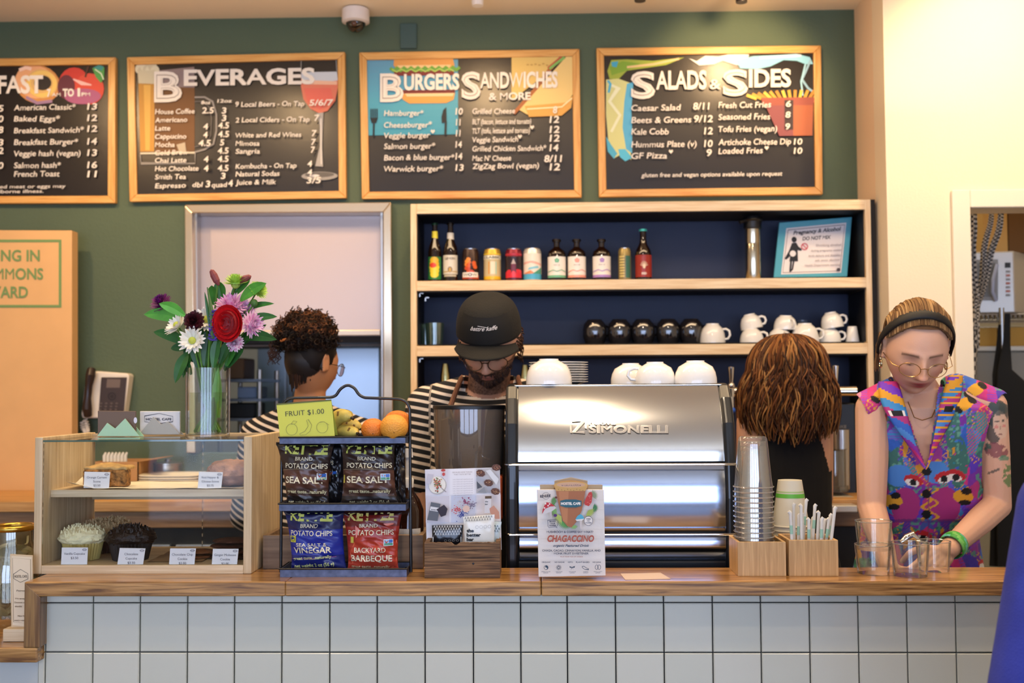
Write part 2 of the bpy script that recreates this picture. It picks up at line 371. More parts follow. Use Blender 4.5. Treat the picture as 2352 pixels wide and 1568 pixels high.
t = thing('hatch_shutter', 'pale satin metal shutter pulled partway down in the kitchen hatch', 'shutter', P(665, 772, YB+.05))
m = MB(); a = P(452, 489, YB+.06); b = P(874, 758, YB+.06); m.box((a.x, YB+.06, b.z), (b.x, YB+.075, a.z)); m.obj('shutter_panel', mat('shutter_metal', '#c4b4ae', rough=.35, metal=.35), t)
m = MB(); pbox(m, 452, 757, 874, 773, YB+.045, YB+.08); m.obj('bottom_rail', mat('rail_metal', '#c2ad93', rough=.3, metal=.6), t, bevel=.003)
# kitchen things beyond the hatch
t = thing('kitchen_fridge', 'tall stainless double-door fridge seen through the kitchen hatch', 'fridge', (P(720, 900, 5.9).x, 5.9, 0))
a = P(590, 770, 5.7); b = P(875, 770, 5.7)
MB().box((a.x, 5.72, 0), (b.x, 6.3, 2.05)).obj('body', M_steel, t)
mid = P(660, 770, 5.7).x; mb_ = mat('fridge_door_steel', '#b4c0cc', rough=.32, metal=.85)
MB().box((a.x+.005, 5.69, .15), (mid-.004, 5.72, 2.0)).obj('door', mb_, t, bevel=.006); MB().box((mid+.004, 5.69, .15), (b.x-.005, 5.72, 2.0)).obj('door', mb_, t, bevel=.006)
MB().tube([(mid+.05, 5.66, 1.0), (mid+.05, 5.66, 1.5)], .012).obj('door_handle', M_steel, t, smooth=True)
t = thing('kitchen_hood', 'brown-black extractor canopy above the kitchen fridge', 'hood', (P(700, 790, 5.0).x, 5.05, P(700, 797, 4.95).z))
m = MB(); pbox(m, 400, 700, 900, 790, 4.95, 5.6); m.obj('canopy', mat('hood_brown', '#2a2019', rough=.5), t); m = MB(); pbox(m, 400, 790, 900, 797, 4.94, 4.97); m.obj('lip', mat('hood_lip', '#6a5848', rough=.4), t)
t = thing('kitchen_rack', 'dark kitchen rack holding boxes at left inside the hatch', 'rack', (P(555, 900, 5.1).x, 5.2, 0))
for yy in (870, 915, 960): m = MB(); pbox(m, 505, yy, 600, yy+7, 4.98, 5.35); m.obj('shelf', mat('rack_grey', '#5a5f66', rough=.4, metal=.5), t)
for xx in (507, 596): m = MB(); a = P(xx, 800, 5.0); m.tube([(a.x, 5.0, 0), (a.x, 5.0, 1.6)], .012); m.obj('post', M_steel, t)
for xx in (507, 596): m = MB(); a = P(xx, 800, 5.0); m.tube([(a.x, 5.33, 0), (a.x, 5.33, 1.6)], .012); m.obj('post', M_steel, t)
for (x0, y0, x1, y1, c, lb) in ((520, 822, 560, 870, '#6b4a26', 'small brown carton on the upper kitchen rack shelf'), (545, 888, 590, 915, '#7d8faa', 'pale blue-grey tub on the middle kitchen rack shelf'), (520, 925, 585, 960, '#14120f', 'black storage bin on the lowest kitchen rack shelf')):
    m = MB(); pbox(m, x0, y0, x1, y1, 5.05, 5.25); m.obj('storage_box', mat('box'+c, c, rough=.6), bevel=.006, label=lb, cat='box')
# ------------------------------------------------------------------ wall fittings
t = thing('dome_camera', 'white dome security camera at the top of the green wall', 'security camera', P(818, 30, YB-.1))
c = P(817, 45, YB-.1); m = MB(); z0 = P(817, 26, YB-.1).z; z1 = P(817, 54, YB-.1).z; r = .056
m.lathe([(.001, ZC), (.045, ZC), (r, z0+.005), (r+.001, z1+.006), (r-.012, z1)], (c.x, c.y, 0), 32); m.obj('housing', mat('camera_white', '#e6ddd6', rough=.4), t, smooth=True)
m = MB(); m.ball((c.x, c.y, z1+.004), (.041, .041, .042), 24, 12); m.obj('dome', mat('smoked_dome', '#15120f', rough=.05, coat=1), t, smooth=True)
m = MB(); m.ball((c.x, c.y-.036, z1-.012), .012); m.obj('lens', mat('lens_brown', '#5a3c2c', rough=.1), t, smooth=True)
m = MB(); pbox(m, 919, 53, 957, 111, YB-.012, YB); m.obj('blank_plate', mat('green_plate', '#3f5752', rough=.6), bevel=.003, label='blank cover plate painted green on the wall right of the security camera', cat='plate')
for (x, y, c, lb) in ((1097, 2, '#e8e2dc', 'white ceiling spotlight above the burger board'), (1470, -9, '#3a2f2a', 'dark ceiling spotlight left of the salads board'), (1703, -6, '#1a1210', 'black ceiling spotlight over the salads board')):
    p = P(x, y, 4.2); t = thing('ceiling_spotlight', lb, 'light', (p.x, 4.2, ZC-.12)); mm = mat('spot'+c, c, rough=.4)
    MB().lathe([(.008, 0), (.008, .14)], (p.x, 4.2, p.z+.02), 12).obj('stem', mm, t, smooth=True)
    MB().lathe([(.0, -.02), (.022, -.02), (.026, .035), (.012, .05), (0, .05)], (p.x, 4.2, p.z), 20).obj('head', mm, t, smooth=True)
# ------------------------------------------------------------------ sign panel at far left
t = thing('notice_panel', 'tan wooden notice panel with green stencilled lettering leaning on the green wall', 'sign', P(60, 1138, 4.36))
M_tan = mat('tan_board', '#d9ab72', rough=.55, noise_amt=.04, noise_scale=8)
m = MB(); ply(m, [[(-330, 527), (165, 529), (165, 1137), (-330, 1137)]], 4.37, 4.43); m.obj('panel', [M_tan], t, bevel=.003)
ar = Art(); G = '#6f8f55'
for (x0, y0, x1, y1) in ((-330, 550, 141, 556), (135, 556, 141, 706), (-330, 700, 141, 706)): ar.rect(x0, y0, x1, y1, G)
ar.text('SEATING IN', -80, 91, 599, 26, G, bold=.02); ar.text('COMMONS', -62, 99, 641, 26, G, bold=.02); ar.text('& YARD', -45, 64, 683, 26, G, bold=.02)
ar.build(flat(4.369), 'lettering', t)
# ------------------------------------------------------------------ menu boards
M_oak = wood('honey_oak', '#c98c42', '#e2b068', rough=.35, axis='x', c3='#d9a257'); M_oakv = wood('honey_oak_upright', '#c98c42', '#e2b068', rough=.35, axis='z', c3='#d9a257')
M_chalk = mat('chalkboard', '#1f1a18', rough=.3, noise_amt=.15, noise_scale=4, bump=.02)
CH = '#e9e2d6'
def board(q, w, label):
    """q: outer corners tl,tr,br,bl in photo pixels"""
    Y0 = YB-.03; t = thing('menu_board', label, 'menu board', P((q[0][0]+q[1][0])/2, q[2][1], YB-.01), group='framed chalkboard menus'); (x0, y0), (x1, y1), (x2, y2), (x3, y3) = q
    i = [(x0+w, y0+w), (x1-w, y1+w), (x2-w, y2-w), (x3+w, y3-w)]
    for k, nm in enumerate(('top', 'side', 'bottom', 'side')):
        m = MB(); ply(m, [[q[k], q[(k+1) % 4], i[(k+1) % 4], i[k]]], Y0, YB-.001); m.obj('frame_rail', M_oak if nm != 'side' else M_oakv, t, bevel=.003)
    m = MB(); ply(m, [[(i[0][0]-3, i[0][1]-3), (i[1][0]+3, i[1][1]-3), (i[2][0]+3, i[2][1]+3), (i[3][0]-3, i[3][1]+3)]], Y0+.012, YB-.002); m.obj('slate', M_chalk, t); return t
def rows(ar, x, items, cap=11.5, col=CH):
    for s, x1, y in items: ar.text(s, x, x1, y+cap*.45, cap, col, bold=.012, shear=.12, wob=.03)
def nums(ar, items, cap=13):
    for s, x0, x1, y in items: ar.text(s, x0, x1, y+cap*.5, cap, CH, bold=.02, shear=.1)
def heart(ar, x, y, r=5, col=CH): ar.poly([(x, y+r), (x-r, y-r*.2), (x-r*.6, y-r), (x, y-r*.4), (x+r*.6, y-r), (x+r, y-r*.2)], col)
def big(ar, ch, x0, x1, yb, cap): ar.text(ch, x0, x1, yb, cap, CH, bold=.035); ar.text(ch, x0+5, x1-6, yb-5, cap-10, '#8a8078', bold=.004); ar.text(ch, x0+6.5, x1-7.5, yb-6.5, cap-13, CH, bold=-.004)
YA = YB-.0185; 
# breakfast board, cut by the picture edge
t = board([(-240, 136), (265, 131), (264, 466), (-242, 468)], 17, 'leftmost chalkboard menu, breakfast list with painted bagel and red apple')
ar = Art(-.012, 130)
ar.disc(87, 193, 52, 44, '#c98a4c', rot=.3); ar.disc(80, 187, 46, 38, '#e3a878', rot=.3); ar.disc(96, 192, 37, 33, '#d9b06a', rot=.3); ar.ring(96, 192, 30, 26, 9, '#e8c46a'); ar.disc(98, 190, 20, 17, '#26201c'); ar.line([(44, 160), (60, 154), (72, 158)], 8, '#f0cdb8'); ar.line([(60, 222), (85, 236), (120, 232)], 7, '#9a7a98')
ar.disc(170, 195, 36, 40, '#c5382e'); ar.disc(205, 205, 34, 36, '#d04a38'); ar.disc(152, 200, 20, 28, '#5e2434'); ar.disc(190, 222, 42, 18, '#a85a80'); ar.line([(168, 182), (188, 192), (210, 196)], [3, 9, 3], '#e8b8b0'); ar.line([(196, 178), (200, 162), (203, 152)], 4, '#4a2c20'); ar.poly([(212, 158), (226, 151), (240, 156), (239, 180), (232, 192), (220, 178)], '#4f9a4a'); ar.poly([(214, 156), (228, 150), (238, 154), (234, 164)], '#3a8f8a'); ar.line([(218, 160), (232, 170), (238, 184)], 2.5, '#d8e8c8')
ar.text('BREAKFAST', -150, 99, 212, 40, CH, bold=.035); ar.text('7', 108, 117, 221, 17, CH, bold=.05); ar.text('AM', 119, 139, 221, 8, CH, bold=.04); ar.text('TO', 144, 170, 221, 17, CH, bold=.05); ar.text('1', 178, 184, 221, 18, CH, bold=.05); ar.text('PM', 187, 207, 221, 8, CH, bold=.04)
rows(ar, 32, [('American Classic*', 174, 246), ('Baked Eggs*', 138, 272), ('Breakfast Sandwich*', 193, 299), ('Breakfast Burger*', 180, 326), ('Veggie hash (vegan)', 185, 352), ('Salmon hash*', 140, 379), ('French Toast', 137, 399)], 13)
nums(ar, [(s, 200, 223, y) for s, y in (('13', 245), ('12', 271), ('12', 296), ('14', 325), ('13', 351), ('16', 379), ('11', 400))], 15); nums(ar, [(s, -4, 8, y) for s, y in (('5', 247), ('0', 271), ('8', 296), ('3', 325), ('2', 344), ('0', 378))], 15)
ar.text('undercooked meat or eggs may', -80, 151, 431, 8, CH, bold=.01, shear=.1); ar.text('cause foodborne illness.', -80, 100, 442, 8, CH, bold=.01, shear=.1)
ar.build(flat(YA), 'chalk_art', t)
# beverages
t = board([(291, 131), (792, 119), (795, 455), (297, 463)], 17, 'chalkboard menu of beverages with painted beer mug and pink wine glass')
ar = Art(-.015, 540)
ar.poly([(318, 188), (356, 188), (354, 345), (322, 345)], '#c08d3a'); ar.poly([(330, 192), (346, 192), (344, 342), (334, 342)], '#d9ab52'); ar.poly([(354, 196), (447, 200), (447, 346), (356, 348)], '#6e4a24'); ar.poly([(354, 160), (446, 152), (447, 200), (354, 196)], '#8e7c78')
for k in range(7): ar.disc(320+k*6, 155+6*math.sin(k*2.2), 10, 11, '#c9c0a0' if k % 2 else '#d8d2b4')
ar.poly([(316, 160), (356, 158), (356, 190), (318, 188)], '#cbc3a4'); ar.line([(322, 349), (448, 349)], 4, '#d8d0b8'); ar.line([(322, 352), (324, 372), (448, 374), (448, 350)], 3, '#8a8680')
ar.line([(447, 222), (470, 222), (488, 232), (497, 262), (497, 300), (490, 330), (470, 342), (447, 348)], 4, '#8e8a86'); ar.line([(447, 232), (466, 232), (480, 244), (486, 270), (484, 310), (474, 330), (447, 336)], 2, '#6a6662')
ar.poly([(405, 330), (425, 325), (428, 348), (412, 348)], '#b5a890')
ar.poly([(692, 168), (774, 168), (777, 200), (770, 235), (752, 258), (733, 263), (713, 252), (697, 230), (691, 200)], '#d9795e'); ar.poly([(692, 168), (774, 168), (776, 188), (733, 194), (692, 184)], '#c5ccd4'); ar.poly([(695, 186), (774, 190), (774, 198), (697, 196)], '#e8b89a'); ar.line([(692, 140), (691, 170)], 2, '#8a8884'); ar.line([(772, 140), (774, 170)], 2, '#8a8884'); ar.poly([(698, 205), (760, 205), (765, 232), (735, 255), (705, 232)], '#dd6a58')
ar.line([(735, 262), (738, 290), (737, 340), (733, 385)], [16, 7, 6, 18], '#a8a49e'); ar.line([(737, 275), (738, 380)], 2, '#e0dcd6'); ar.disc(734, 407, 42, 10, '#9a9690'); ar.disc(734, 404, 34, 6, '#5e5a56'); ar.disc(722, 406, 12, 3, '#dedad4')
big(ar, 'B', 354, 418, 229, 68); ar.text('EVERAGES', 422, 723, 194, 36, CH, bold=.035)
rows(ar, 356, [('House Coffee', 447, 254), ('Americano', 430, 273), ('Latte', 391, 292), ('Cappucino', 428, 311), ('Mocha', 401, 330), ('Cold Brew', 432, 348), ('Chai Latte', 428, 366), ('Hot Chocolate', 456, 385), ('Smith Tea', 427, 404), ('Espresso', 427, 424)])
rows(ar, 442, [('dbl', 466, 423)]); rows(ar, 486, [('quad', 522, 424)]); nums(ar, [('3', 472, 483, 421), ('4', 524, 535, 420)], 15)
rows(ar, 541, [('9 Local Beers - On Tap', 699, 240), ('2 Local Ciders - On Tap', 711, 276), ('White and Red Wines', 692, 311), ('Mimosa', 596, 330), ('Sangria', 597, 348), ('Kombucha - On Tap', 681, 382), ('Natural Sodas', 642, 400), ('Juice & Milk', 634, 419)])
nums(ar, [('8oz', 462, 484, 234), ('12oz', 499, 533, 231)], 8)
nums(ar, [('2.5', 464, 491, 252), ('3', 509, 520, 253), ('3', 509, 520, 270), ('4', 467, 478, 289), ('4.5', 501, 526, 287), ('4', 467, 477, 308), ('4.5', 501, 526, 307), ('4.5', 456, 484, 327), ('5', 505, 515, 326), ('4.5', 500, 525, 345), ('4', 468, 479, 364), ('4.5', 500, 525, 364), ('4', 468, 479, 385), ('4.5', 500, 525, 385), ('3', 507, 518, 403), ('5/6/7', 710, 766, 238), ('7', 722, 734, 273), ('7', 716, 728, 308), ('7', 715, 726, 328), ('7', 714, 724, 346), ('4', 706, 717, 378), ('4', 706, 717, 398), ('3/5', 704, 737, 416)], 14)
ar.build(flat(YA), 'chalk_art', t)
# burgers and sandwiches
t = board([(825, 120), (1331, 112), (1336, 453), (831, 457)], 17, 'chalkboard menu of burgers and sandwiches with blue painted panel and burger')
ar = Art(-.012, 1080)
for k in range(12): 
    u = k/12; ar.rect(842+u*0, 136+u*172, 1052, 136+(u+1/12)*172, (.05+.07*(1-u), .28+.1*(1-abs(u-.5)), .42+.1*(1-abs(u-.4))))
ar.poly([(905, 132), (1040, 132), (1044, 150), (1030, 157), (912, 157), (904, 148)], '#d99a4e'); ar.poly([(912, 148), (1036, 148), (1030, 158), (916, 158)], '#e8c58a'); ar.poly([(906, 160), (1042, 160), (1044, 172), (904, 172)], '#7a2c22')
ar.line([(896+k*8, 156+(4 if k % 2 else -2)) for k in range(21)], 7, '#6ba23c'); ar.line([(900+k*11, 160+(3 if k % 2 else -3)) for k in range(14)], 3, '#a9c95c')
ar.poly([(920, 205), (1045, 205), (1045, 214), (928, 214)], '#7a2c22'); ar.poly([(924, 213), (1045, 213), (1042, 228), (1025, 236), (940, 236), (924, 226)], '#dfa04e'); ar.poly([(930, 213), (1043, 213), (1040, 220), (935, 220)], '#efcf9a')
for k in range(4): ar.rect(851+k*4.6, 247, 853.5+k*4.6, 272, '#10181c')
ar.poly([(850, 268), (868, 268), (864, 280), (854, 280)], '#10181c'); ar.line([(859, 278), (858, 312)], 4, '#10181c'); ar.poly([(1025, 245), (1026, 280), (1015, 282), (1014, 268), (1018, 252)], '#10181c'); ar.line([(1024, 278), (1023, 310)], 5, '#10181c')
ar.poly([(1175, 133), (1290, 133), (1270, 160), (1175, 232)], '#d9ba6a'); ar.poly([(1300, 133), (1315, 133), (1318, 215), (1300, 245), (1265, 262), (1210, 264), (1190, 252), (1235, 205)], '#e5c77e'); ar.poly([(1205, 245), (1300, 238), (1316, 222), (1312, 250), (1290, 268), (1215, 270)], '#d8a24c'); ar.line([(1180, 262), (1235, 200), (1262, 162), (1290, 133)], 8, '#a86430'); ar.line([(1262, 160), (1297, 134)], 6, '#7fb35a'); ar.line([(1258, 158), (1288, 133)], 3, '#b8543a'); ar.line([(1210, 252), (1290, 248), (1314, 228)], 3, '#f2e2b0')
for k in range(6): ar.disc(1212+k*9, 150+3*math.sin(k*3), 3, 1.5, '#b8924c')
big(ar, 'B', 873, 927, 229, 63); ar.text('URGERS', 928, 1055, 204, 36, CH, bold=.035); big(ar, 'S', 1060, 1104, 225, 60); ar.text('ANDWICHES', 1103, 1281, 202, 36, CH, bold=.035); ar.text('& MORE', 1123, 1219, 230, 17, CH, bold=.035)
rows(ar, 882, [('Hamburger*', 973, 258), ('Cheeseburger*', 992, 285), ('Veggie burger', 988, 309), ('Salmon burger*', 1000, 334), ('Bacon & blue burger*', 1044, 360), ('Warwick burger*', 1018, 386)], 13); heart(ar, 994, 301)
nums(ar, [('10', 1046, 1063, 255), ('11', 1047, 1058, 280), ('11', 1047, 1058, 305), ('14', 1046, 1061, 331), ('14', 1046, 1062, 358), ('13', 1046, 1065, 384)], 15)
rows(ar, 1085, [('Grilled Cheese', 1183, 256), ('BLT (bacon, lettuce and tomato)', 1220, 280), ('TLT (tofu, lettuce and tomato)', 1217, 301), ('Veggie Sandwich', 1190, 321), ('Grilled Chicken Sandwich*', 1255, 342), ("Mac N' Cheese", 1174, 364), ('ZigZag Bowl (vegan)', 1238, 382)], 12.5); heart(ar, 1222, 294); heart(ar, 1194, 315)
nums(ar, [('8', 1270, 1280, 254), ('12', 1262, 1284, 276), ('12', 1262, 1285, 299), ('12', 1262, 1285, 319), ('14', 1262, 1283, 341), ('8/11', 1250, 1291, 366), ('12', 1262, 1286, 385)], 16)
ar.build(flat(YA), 'chalk_art', t)
# salads and sides
t = board([(1370, 110), (1886, 104), (1890, 446), (1376, 452)], 17, 'rightmost chalkboard menu of salads and sides with painted pot of fries')
ar = Art(-.012, 1630)
ar.poly([(1395, 160), (1404, 135), (1440, 134), (1500, 138), (1572, 131), (1530, 148), (1470, 156), (1440, 160), (1420, 180), (1400, 178)], '#9fb03c'); ar.poly([(1400, 150), (1430, 138), (1470, 144), (1440, 160), (1405, 170)], '#7ea52e'); ar.poly([(1404, 140), (1420, 138), (1416, 152), (1406, 150)], '#3fa6c8'); ar.line([(1440, 152), (1500, 146), (1560, 134)], 5, '#e6c48a')
ar.poly([(1392, 180), (1420, 178), (1452, 190), (1450, 240), (1446, 300), (1450, 365), (1430, 350), (1412, 360), (1398, 330), (1392, 260)], '#d8d890'); ar.poly([(1440, 190), (1455, 186), (1450, 250), (1452, 300), (1452, 350), (1438, 340), (1430, 290), (1434, 230)], '#5ab4d8'); ar.poly([(1392, 310), (1404, 330), (1418, 350), (1410, 362), (1396, 345)], '#4fb0cc'); ar.poly([(1420, 340), (1436, 340), (1452, 360), (1436, 368), (1424, 358)], '#58c0dc'); ar.line([(1398, 190), (1420, 200), (1400, 230), (1424, 262), (1404, 300)], 6, '#eef0c8'); ar.line([(1396, 182), (1402, 190), (1398, 210)], 5, '#4cb4d8')
ar.poly([(1582, 133), (1600, 140), (1620, 128), (1650, 130), (1680, 124), (1720, 126), (1716, 150), (1690, 150), (1660, 140), (1640, 148), (1606, 150)], '#f2efe6'); ar.poly([(1690, 140), (1730, 130), (1790, 128), (1830, 126), (1860, 134), (1868, 150), (1850, 150), (1830, 142), (1800, 140), (1770, 154), (1740, 160), (1700, 158)], '#8ccbe0'); ar.line([(1745, 134), (1790, 132), (1840, 130)], 5, '#d8eef4'); ar.line([(1862, 140), (1850, 168), (1842, 185), (1856, 205), (1868, 214)], 5, '#8fb8cc'); ar.line([(1850, 150), (1840, 190), (1844, 222)], 4, '#9fd0e0')
for k in range(13):
    x = 1738+k*11; a = -1.1+.14*k; ar.line([(x, 228), (x+26*math.sin(a), 228-24*math.cos(a)*.8)], 7, ['#e6c04e', '#d9a23a', '#c98a34'][k % 3])
ar.poly([(1748, 226), (1872, 226), (1868, 244), (1752, 244)], '#9a5040'); ar.poly([(1758, 244), (1868, 244), (1866, 314), (1790, 314)], '#b0623e'); ar.poly([(1758, 244), (1820, 244), (1822, 314), (1790, 314)], '#8a4a4c'); ar.poly([(1802, 232), (1822, 232), (1822, 300), (1802, 300)], '#3a2a2a')
big(ar, 'S', 1449, 1505, 222, 60); ar.text('ALADS', 1507, 1623, 203, 42, CH, bold=.035); ar.text('&', 1630, 1656, 204, 23, CH, bold=.035); big(ar, 'S', 1660, 1718, 218, 58); ar.text('IDES', 1720, 1817, 200, 40, CH, bold=.035)
rows(ar, 1450, [('Caesar Salad', 1564, 246), ('Beets & Greens', 1588, 274), ('Kale Cobb', 1536, 301), ('Hummus Plate (v)', 1600, 330), ('GF Pizza', 1532, 356)], 14); heart(ar, 1541, 347)
nums(ar, [('8/11', 1592, 1630, 243), ('9/12', 1594, 1637, 272), ('12', 1617, 1637, 300), ('10', 1617, 1637, 329), ('9', 1623, 1635, 350)], 16)
rows(ar, 1650, [('Fresh Cut Fries', 1771, 242), ('Seasoned Fries', 1769, 269), ('Tofu Fries (vegan)', 1785, 297), ('Artichoke Cheese Dip', 1817, 327), ('Loaded Fries', 1752, 347)], 14); heart(ar, 1761, 341)
nums(ar, [('6', 1805, 1817, 240), ('8', 1804, 1816, 265), ('9', 1804, 1815, 292), ('10', 1823, 1843, 327), ('10', 1823, 1843, 348)], 14)
ar.text('gluten free and vegan options available upon request', 1473, 1797, 405, 10, CH, bold=.012, shear=.15)
ar.build(flat(YA), 'chalk_art', t)
# ================================================================== BACK COUNTER, SHELVES AND WHAT STANDS ON THEM
ZB = P(1300, 1146, 3.95).z
YF = 3.93
t = thing('back_counter', 'long back counter with pale worktop running below the shelves', 'counter', (-.9, 4.2, 0))
m = MB(); m.box((xl+.02, YF, ZB-.04), (xe-.02, YB-.002, ZB)); m.obj('worktop', wood('back_top_wood', '#a97a42', '#c99a5e', axis='x', rough=.4), t, bevel=.004)
m = MB(); m.box((xl+.02, YF+.05, 0), (xe-.02, YB-.06, ZB-.04)); m.obj('cabinet_body', mat('dark_cabinet', '#12110f', rough=.5), t)
m = MB(); m.box((xl+.02, YF+.02, ZB-.1), (xe-.02, YF+.05, ZB-.04)); m.obj('fascia', wood('fascia_wood', '#7a5a3c', '#94714d', axis='x'), t, bevel=.003)
for i in range(3):
    x = -1.75+i*.42; MB().box((x, YF+.02, ZB-.55), (x+.4, YF+.048, ZB-.16)).obj('fridge_door', mat('under_fridge_steel', '#c3d3ea', rough=.2, metal=.9), t, bevel=.004)
# shelf unit
M_ply = wood('pale_plywood', '#d6b488', '#ecd6b0', rough=.5, axis='x', c3='#e3c79c'); M_plyv = wood('pale_plywood_upright', '#d6b488', '#ecd6b0', rough=.5, axis='z', c3='#e3c79c')
YS = 4.25; L0 = P(943, 640, YS).x; L1 = P(957, 640, YS).x; R1 = P(1990, 640, YS).x; R0 = P(2003, 640, YS).x; T0 = P(1470, 463, YS).z; T1 = P(1470, 486, YS).z
t = thing('shelf_unit', 'plywood open shelving with navy back against the green wall', 'shelves', ((L0+R0)/2, 4.38, ZB))
MB().box((L0, YS, ZB), (L1, YB-.01, T0)).obj('side_panel', M_plyv, t, bevel=.002); MB().box((R1, YS, ZB), (R0, YB-.01, T0)).obj('side_panel', M_plyv, t, bevel=.002)
MB().box((R0+.001, YS+.004, ZB), (R0+.018, YB-.01, T0)).obj('side_strip', M_matte, t)
MB().box((L1, YS, T1), (R1, YB-.01, T0)).obj('top_panel', M_ply, t, bevel=.002)
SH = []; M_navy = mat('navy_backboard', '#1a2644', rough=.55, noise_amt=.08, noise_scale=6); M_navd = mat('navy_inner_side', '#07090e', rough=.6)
for yt, yb_ in ((641, 664), (791, 815)):
    za = P(1470, yt, YS).z; zb = P(1470, yb_, YS).z; SH.append(za); MB().box((L1, YS, zb), (R1, YB-.012, za)).obj('shelf_board', M_ply, t, bevel=.002)
MB().box((L1, YB-.022, ZB), (R1, YB-.012, T1)).obj('back_panel', M_navy, t)
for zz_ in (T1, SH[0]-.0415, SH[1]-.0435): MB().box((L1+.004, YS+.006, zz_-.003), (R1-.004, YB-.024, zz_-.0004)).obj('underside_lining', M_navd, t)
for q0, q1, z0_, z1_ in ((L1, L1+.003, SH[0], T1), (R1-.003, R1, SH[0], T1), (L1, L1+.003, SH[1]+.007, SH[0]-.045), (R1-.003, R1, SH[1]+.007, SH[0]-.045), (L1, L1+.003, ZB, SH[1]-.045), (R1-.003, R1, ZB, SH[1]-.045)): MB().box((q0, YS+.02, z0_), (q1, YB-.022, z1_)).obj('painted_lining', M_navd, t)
for (x, y) in ((963, 672), (976, 682), (963, 822)): m = MB(); p = P(x, y, YS+.03); m.box((p.x, YS+.03, p.z-.004), (p.x+.016, YS+.034, p.z)); m.box((p.x, YS+.03, p.z-.016), (p.x+.004, YS+.034, p.z)); m.obj('shelf_bracket', M_steel, t)
m = MB(); m.box((L1+.01, YS+.012, SH[1]), (R1-.01, YB-.03, SH[1]+.006)); m.obj('bar_mat', mat('rubber_mat', '#08080a', rough=.8, bump=.4, bump_scale=300), label='black rubber mat lining the lower shelf under the cups', cat='mat')
ZM = SH[1]+.006; ZT = SH[0]
def scl(Y): return Y/F
# bottles and cans: profile in metres, printed in photo-coloured bands
YI = 4.33
M_brown = mat('brown_bottle_glass', '#1c0d06', rough=.06, coat=1); 
def bottle(cx, top, w, label, cap='#1a120c', kind='long', art=None, name='beer_bottle', group='drink bottles on the top shelf'):
    p = P(cx, 640, YI); H = P(cx, top, YI).z-ZT; r = w/2*scl(YI); t = thing(name, label, 'bottle', (p.x, YI, ZT), group=group)
    if kind == 'long': pr = [(r*.85, 0), (r, .004), (r, H*.52), (r*.9, H*.6), (r*.5, H*.72), (r*.4, H*.8), (r*.38, H*.96), (r*.46, H*.965), (r*.46, H)]
    else: pr = [(r*.85, 0), (r, .004), (r, H*.65), (r*.92, H*.72), (r*.5, H*.79), (r*.33, H*.83), (r*.33, H*.93), (r*.4, H*.94), (r*.4, H)]
    MB().lathe(pr, (p.x, YI, ZT), 28).obj('body', M_brown, t, smooth=True)
    MB().lathe([(r*.44, H-.006), (r*.5, H-.006), (r*.48, H+.002), (0, H+.003)], (p.x, YI, ZT), 20).obj('cap', mat('cap'+cap, cap, rough=.3, metal=.4), t, smooth=True)
    def wrap(rr): return lambda x, y, d: (p.x+(rr+d+.0006)*math.sin(x/rr), YI-(rr+d+.0006)*math.cos(x/rr), ZT+y)
    ar = Art(); art(ar, r, H); ar.split(.004); ar.build(wrap(r), 'label', t, PRINTG, eps=.0002); return t
def band(ar, z0, z1, a, col, n=12, rf=1, x0=None):
    for k in range(n):
        u = -a+2*a*k/n; ar.poly([(u, z0), (u+2*a/n, z0), (u+2*a/n, z1), (u, z1)], col, ar.n+1)
    ar.n += 1
def L_gold(ar, r, H):
    band(ar, .012, .102, r*1.25, '#2f7a3c'); 
    for k in range(5): ar.disc(0, .032+k*.014, r*.8-abs(k-2)*.002, .014, '#e8d23c' if k < 3 else '#d8b02c', n=12)
    ar.disc(-r*.2, .068, r*.5, .01, '#d8442a')
def L_white(ar, r, H):
    band(ar, .032, .108, r*1.25, '#d8d2c2'); band(ar, .022, .03, r*.9, '#b8b09a'); ar.text('LEMON', -r*.7, r*.7, .090, -.009, '#5a5040', bold=.04); ar.disc(0, .05, .009, .012, '#7a6a4a'); ar.disc(0, .05, .005, .008, '#c8a04a'); band(ar, .04, .044, r*1.1, '#b89c60')
bottle(999, 514, 31, 'brown beer bottle with yellow neck collar, first on the top shelf', '#14402a', 'long', L_gold)
bottle(1035, 513, 34, 'brown long-neck bottle with white label, second on the top shelf', '#1a120c', 'long', L_white)
p = P(999, 600, YI); r = .0215
m = MB(); Hh = P(999, 514, YI).z-ZT
m.lathe([(.0165, Hh*.66), (.0125, Hh*.72), (.0115, Hh*.87)], (p.x, YI, ZT), 24, closed=True); o = m.obj('neck_collar', mat('yellow_foil', '#e8d840', rough=.4), bpy.data.objects['beer_bottle'], smooth=True)
p = P(1035, 600, YI); m = MB(); m.lathe([(.0175, Hh*.66), (.0145, Hh*.72), (.0135, Hh*.84)], (p.x, YI, ZT), 24, closed=True); m.obj('neck_collar', mat('white_foil', '#d0ccc2', rough=.4), bpy.data.objects['beer_bottle.001'], smooth=True)
def stub(acc):
    def f(ar, r, H):
        band(ar, .016, .098, r*1.3, '#ece5da'); band(ar, .014, .024, r*1.3, acc); 
        for k in range(5): ar.disc(.0055*math.cos(k*1.257+.3), .082+.0055*math.sin(k*1.257+.3), .0045, .0045, acc, n=10)
        ar.text('brew dr', -.012, .012, .062, -.005, '#9a9088', bold=.02); ar.line([(-r*1.1, .036), (-r*.4, .044), (0, .038), (r*.5, .045), (r*1.1, .037)], .003, acc)
    return f
for cx, acc, nm in ((1279, '#6fb28c', 'green'), (1325, '#e59a86', 'salmon pink'), (1382, '#a983c2', 'purple')):
    bottle(cx, 551, 42, 'stubby brown kombucha bottle with white label and %s flower emblem' % nm, '#1c130e', 'stub', stub(acc), name='kombucha_bottle')
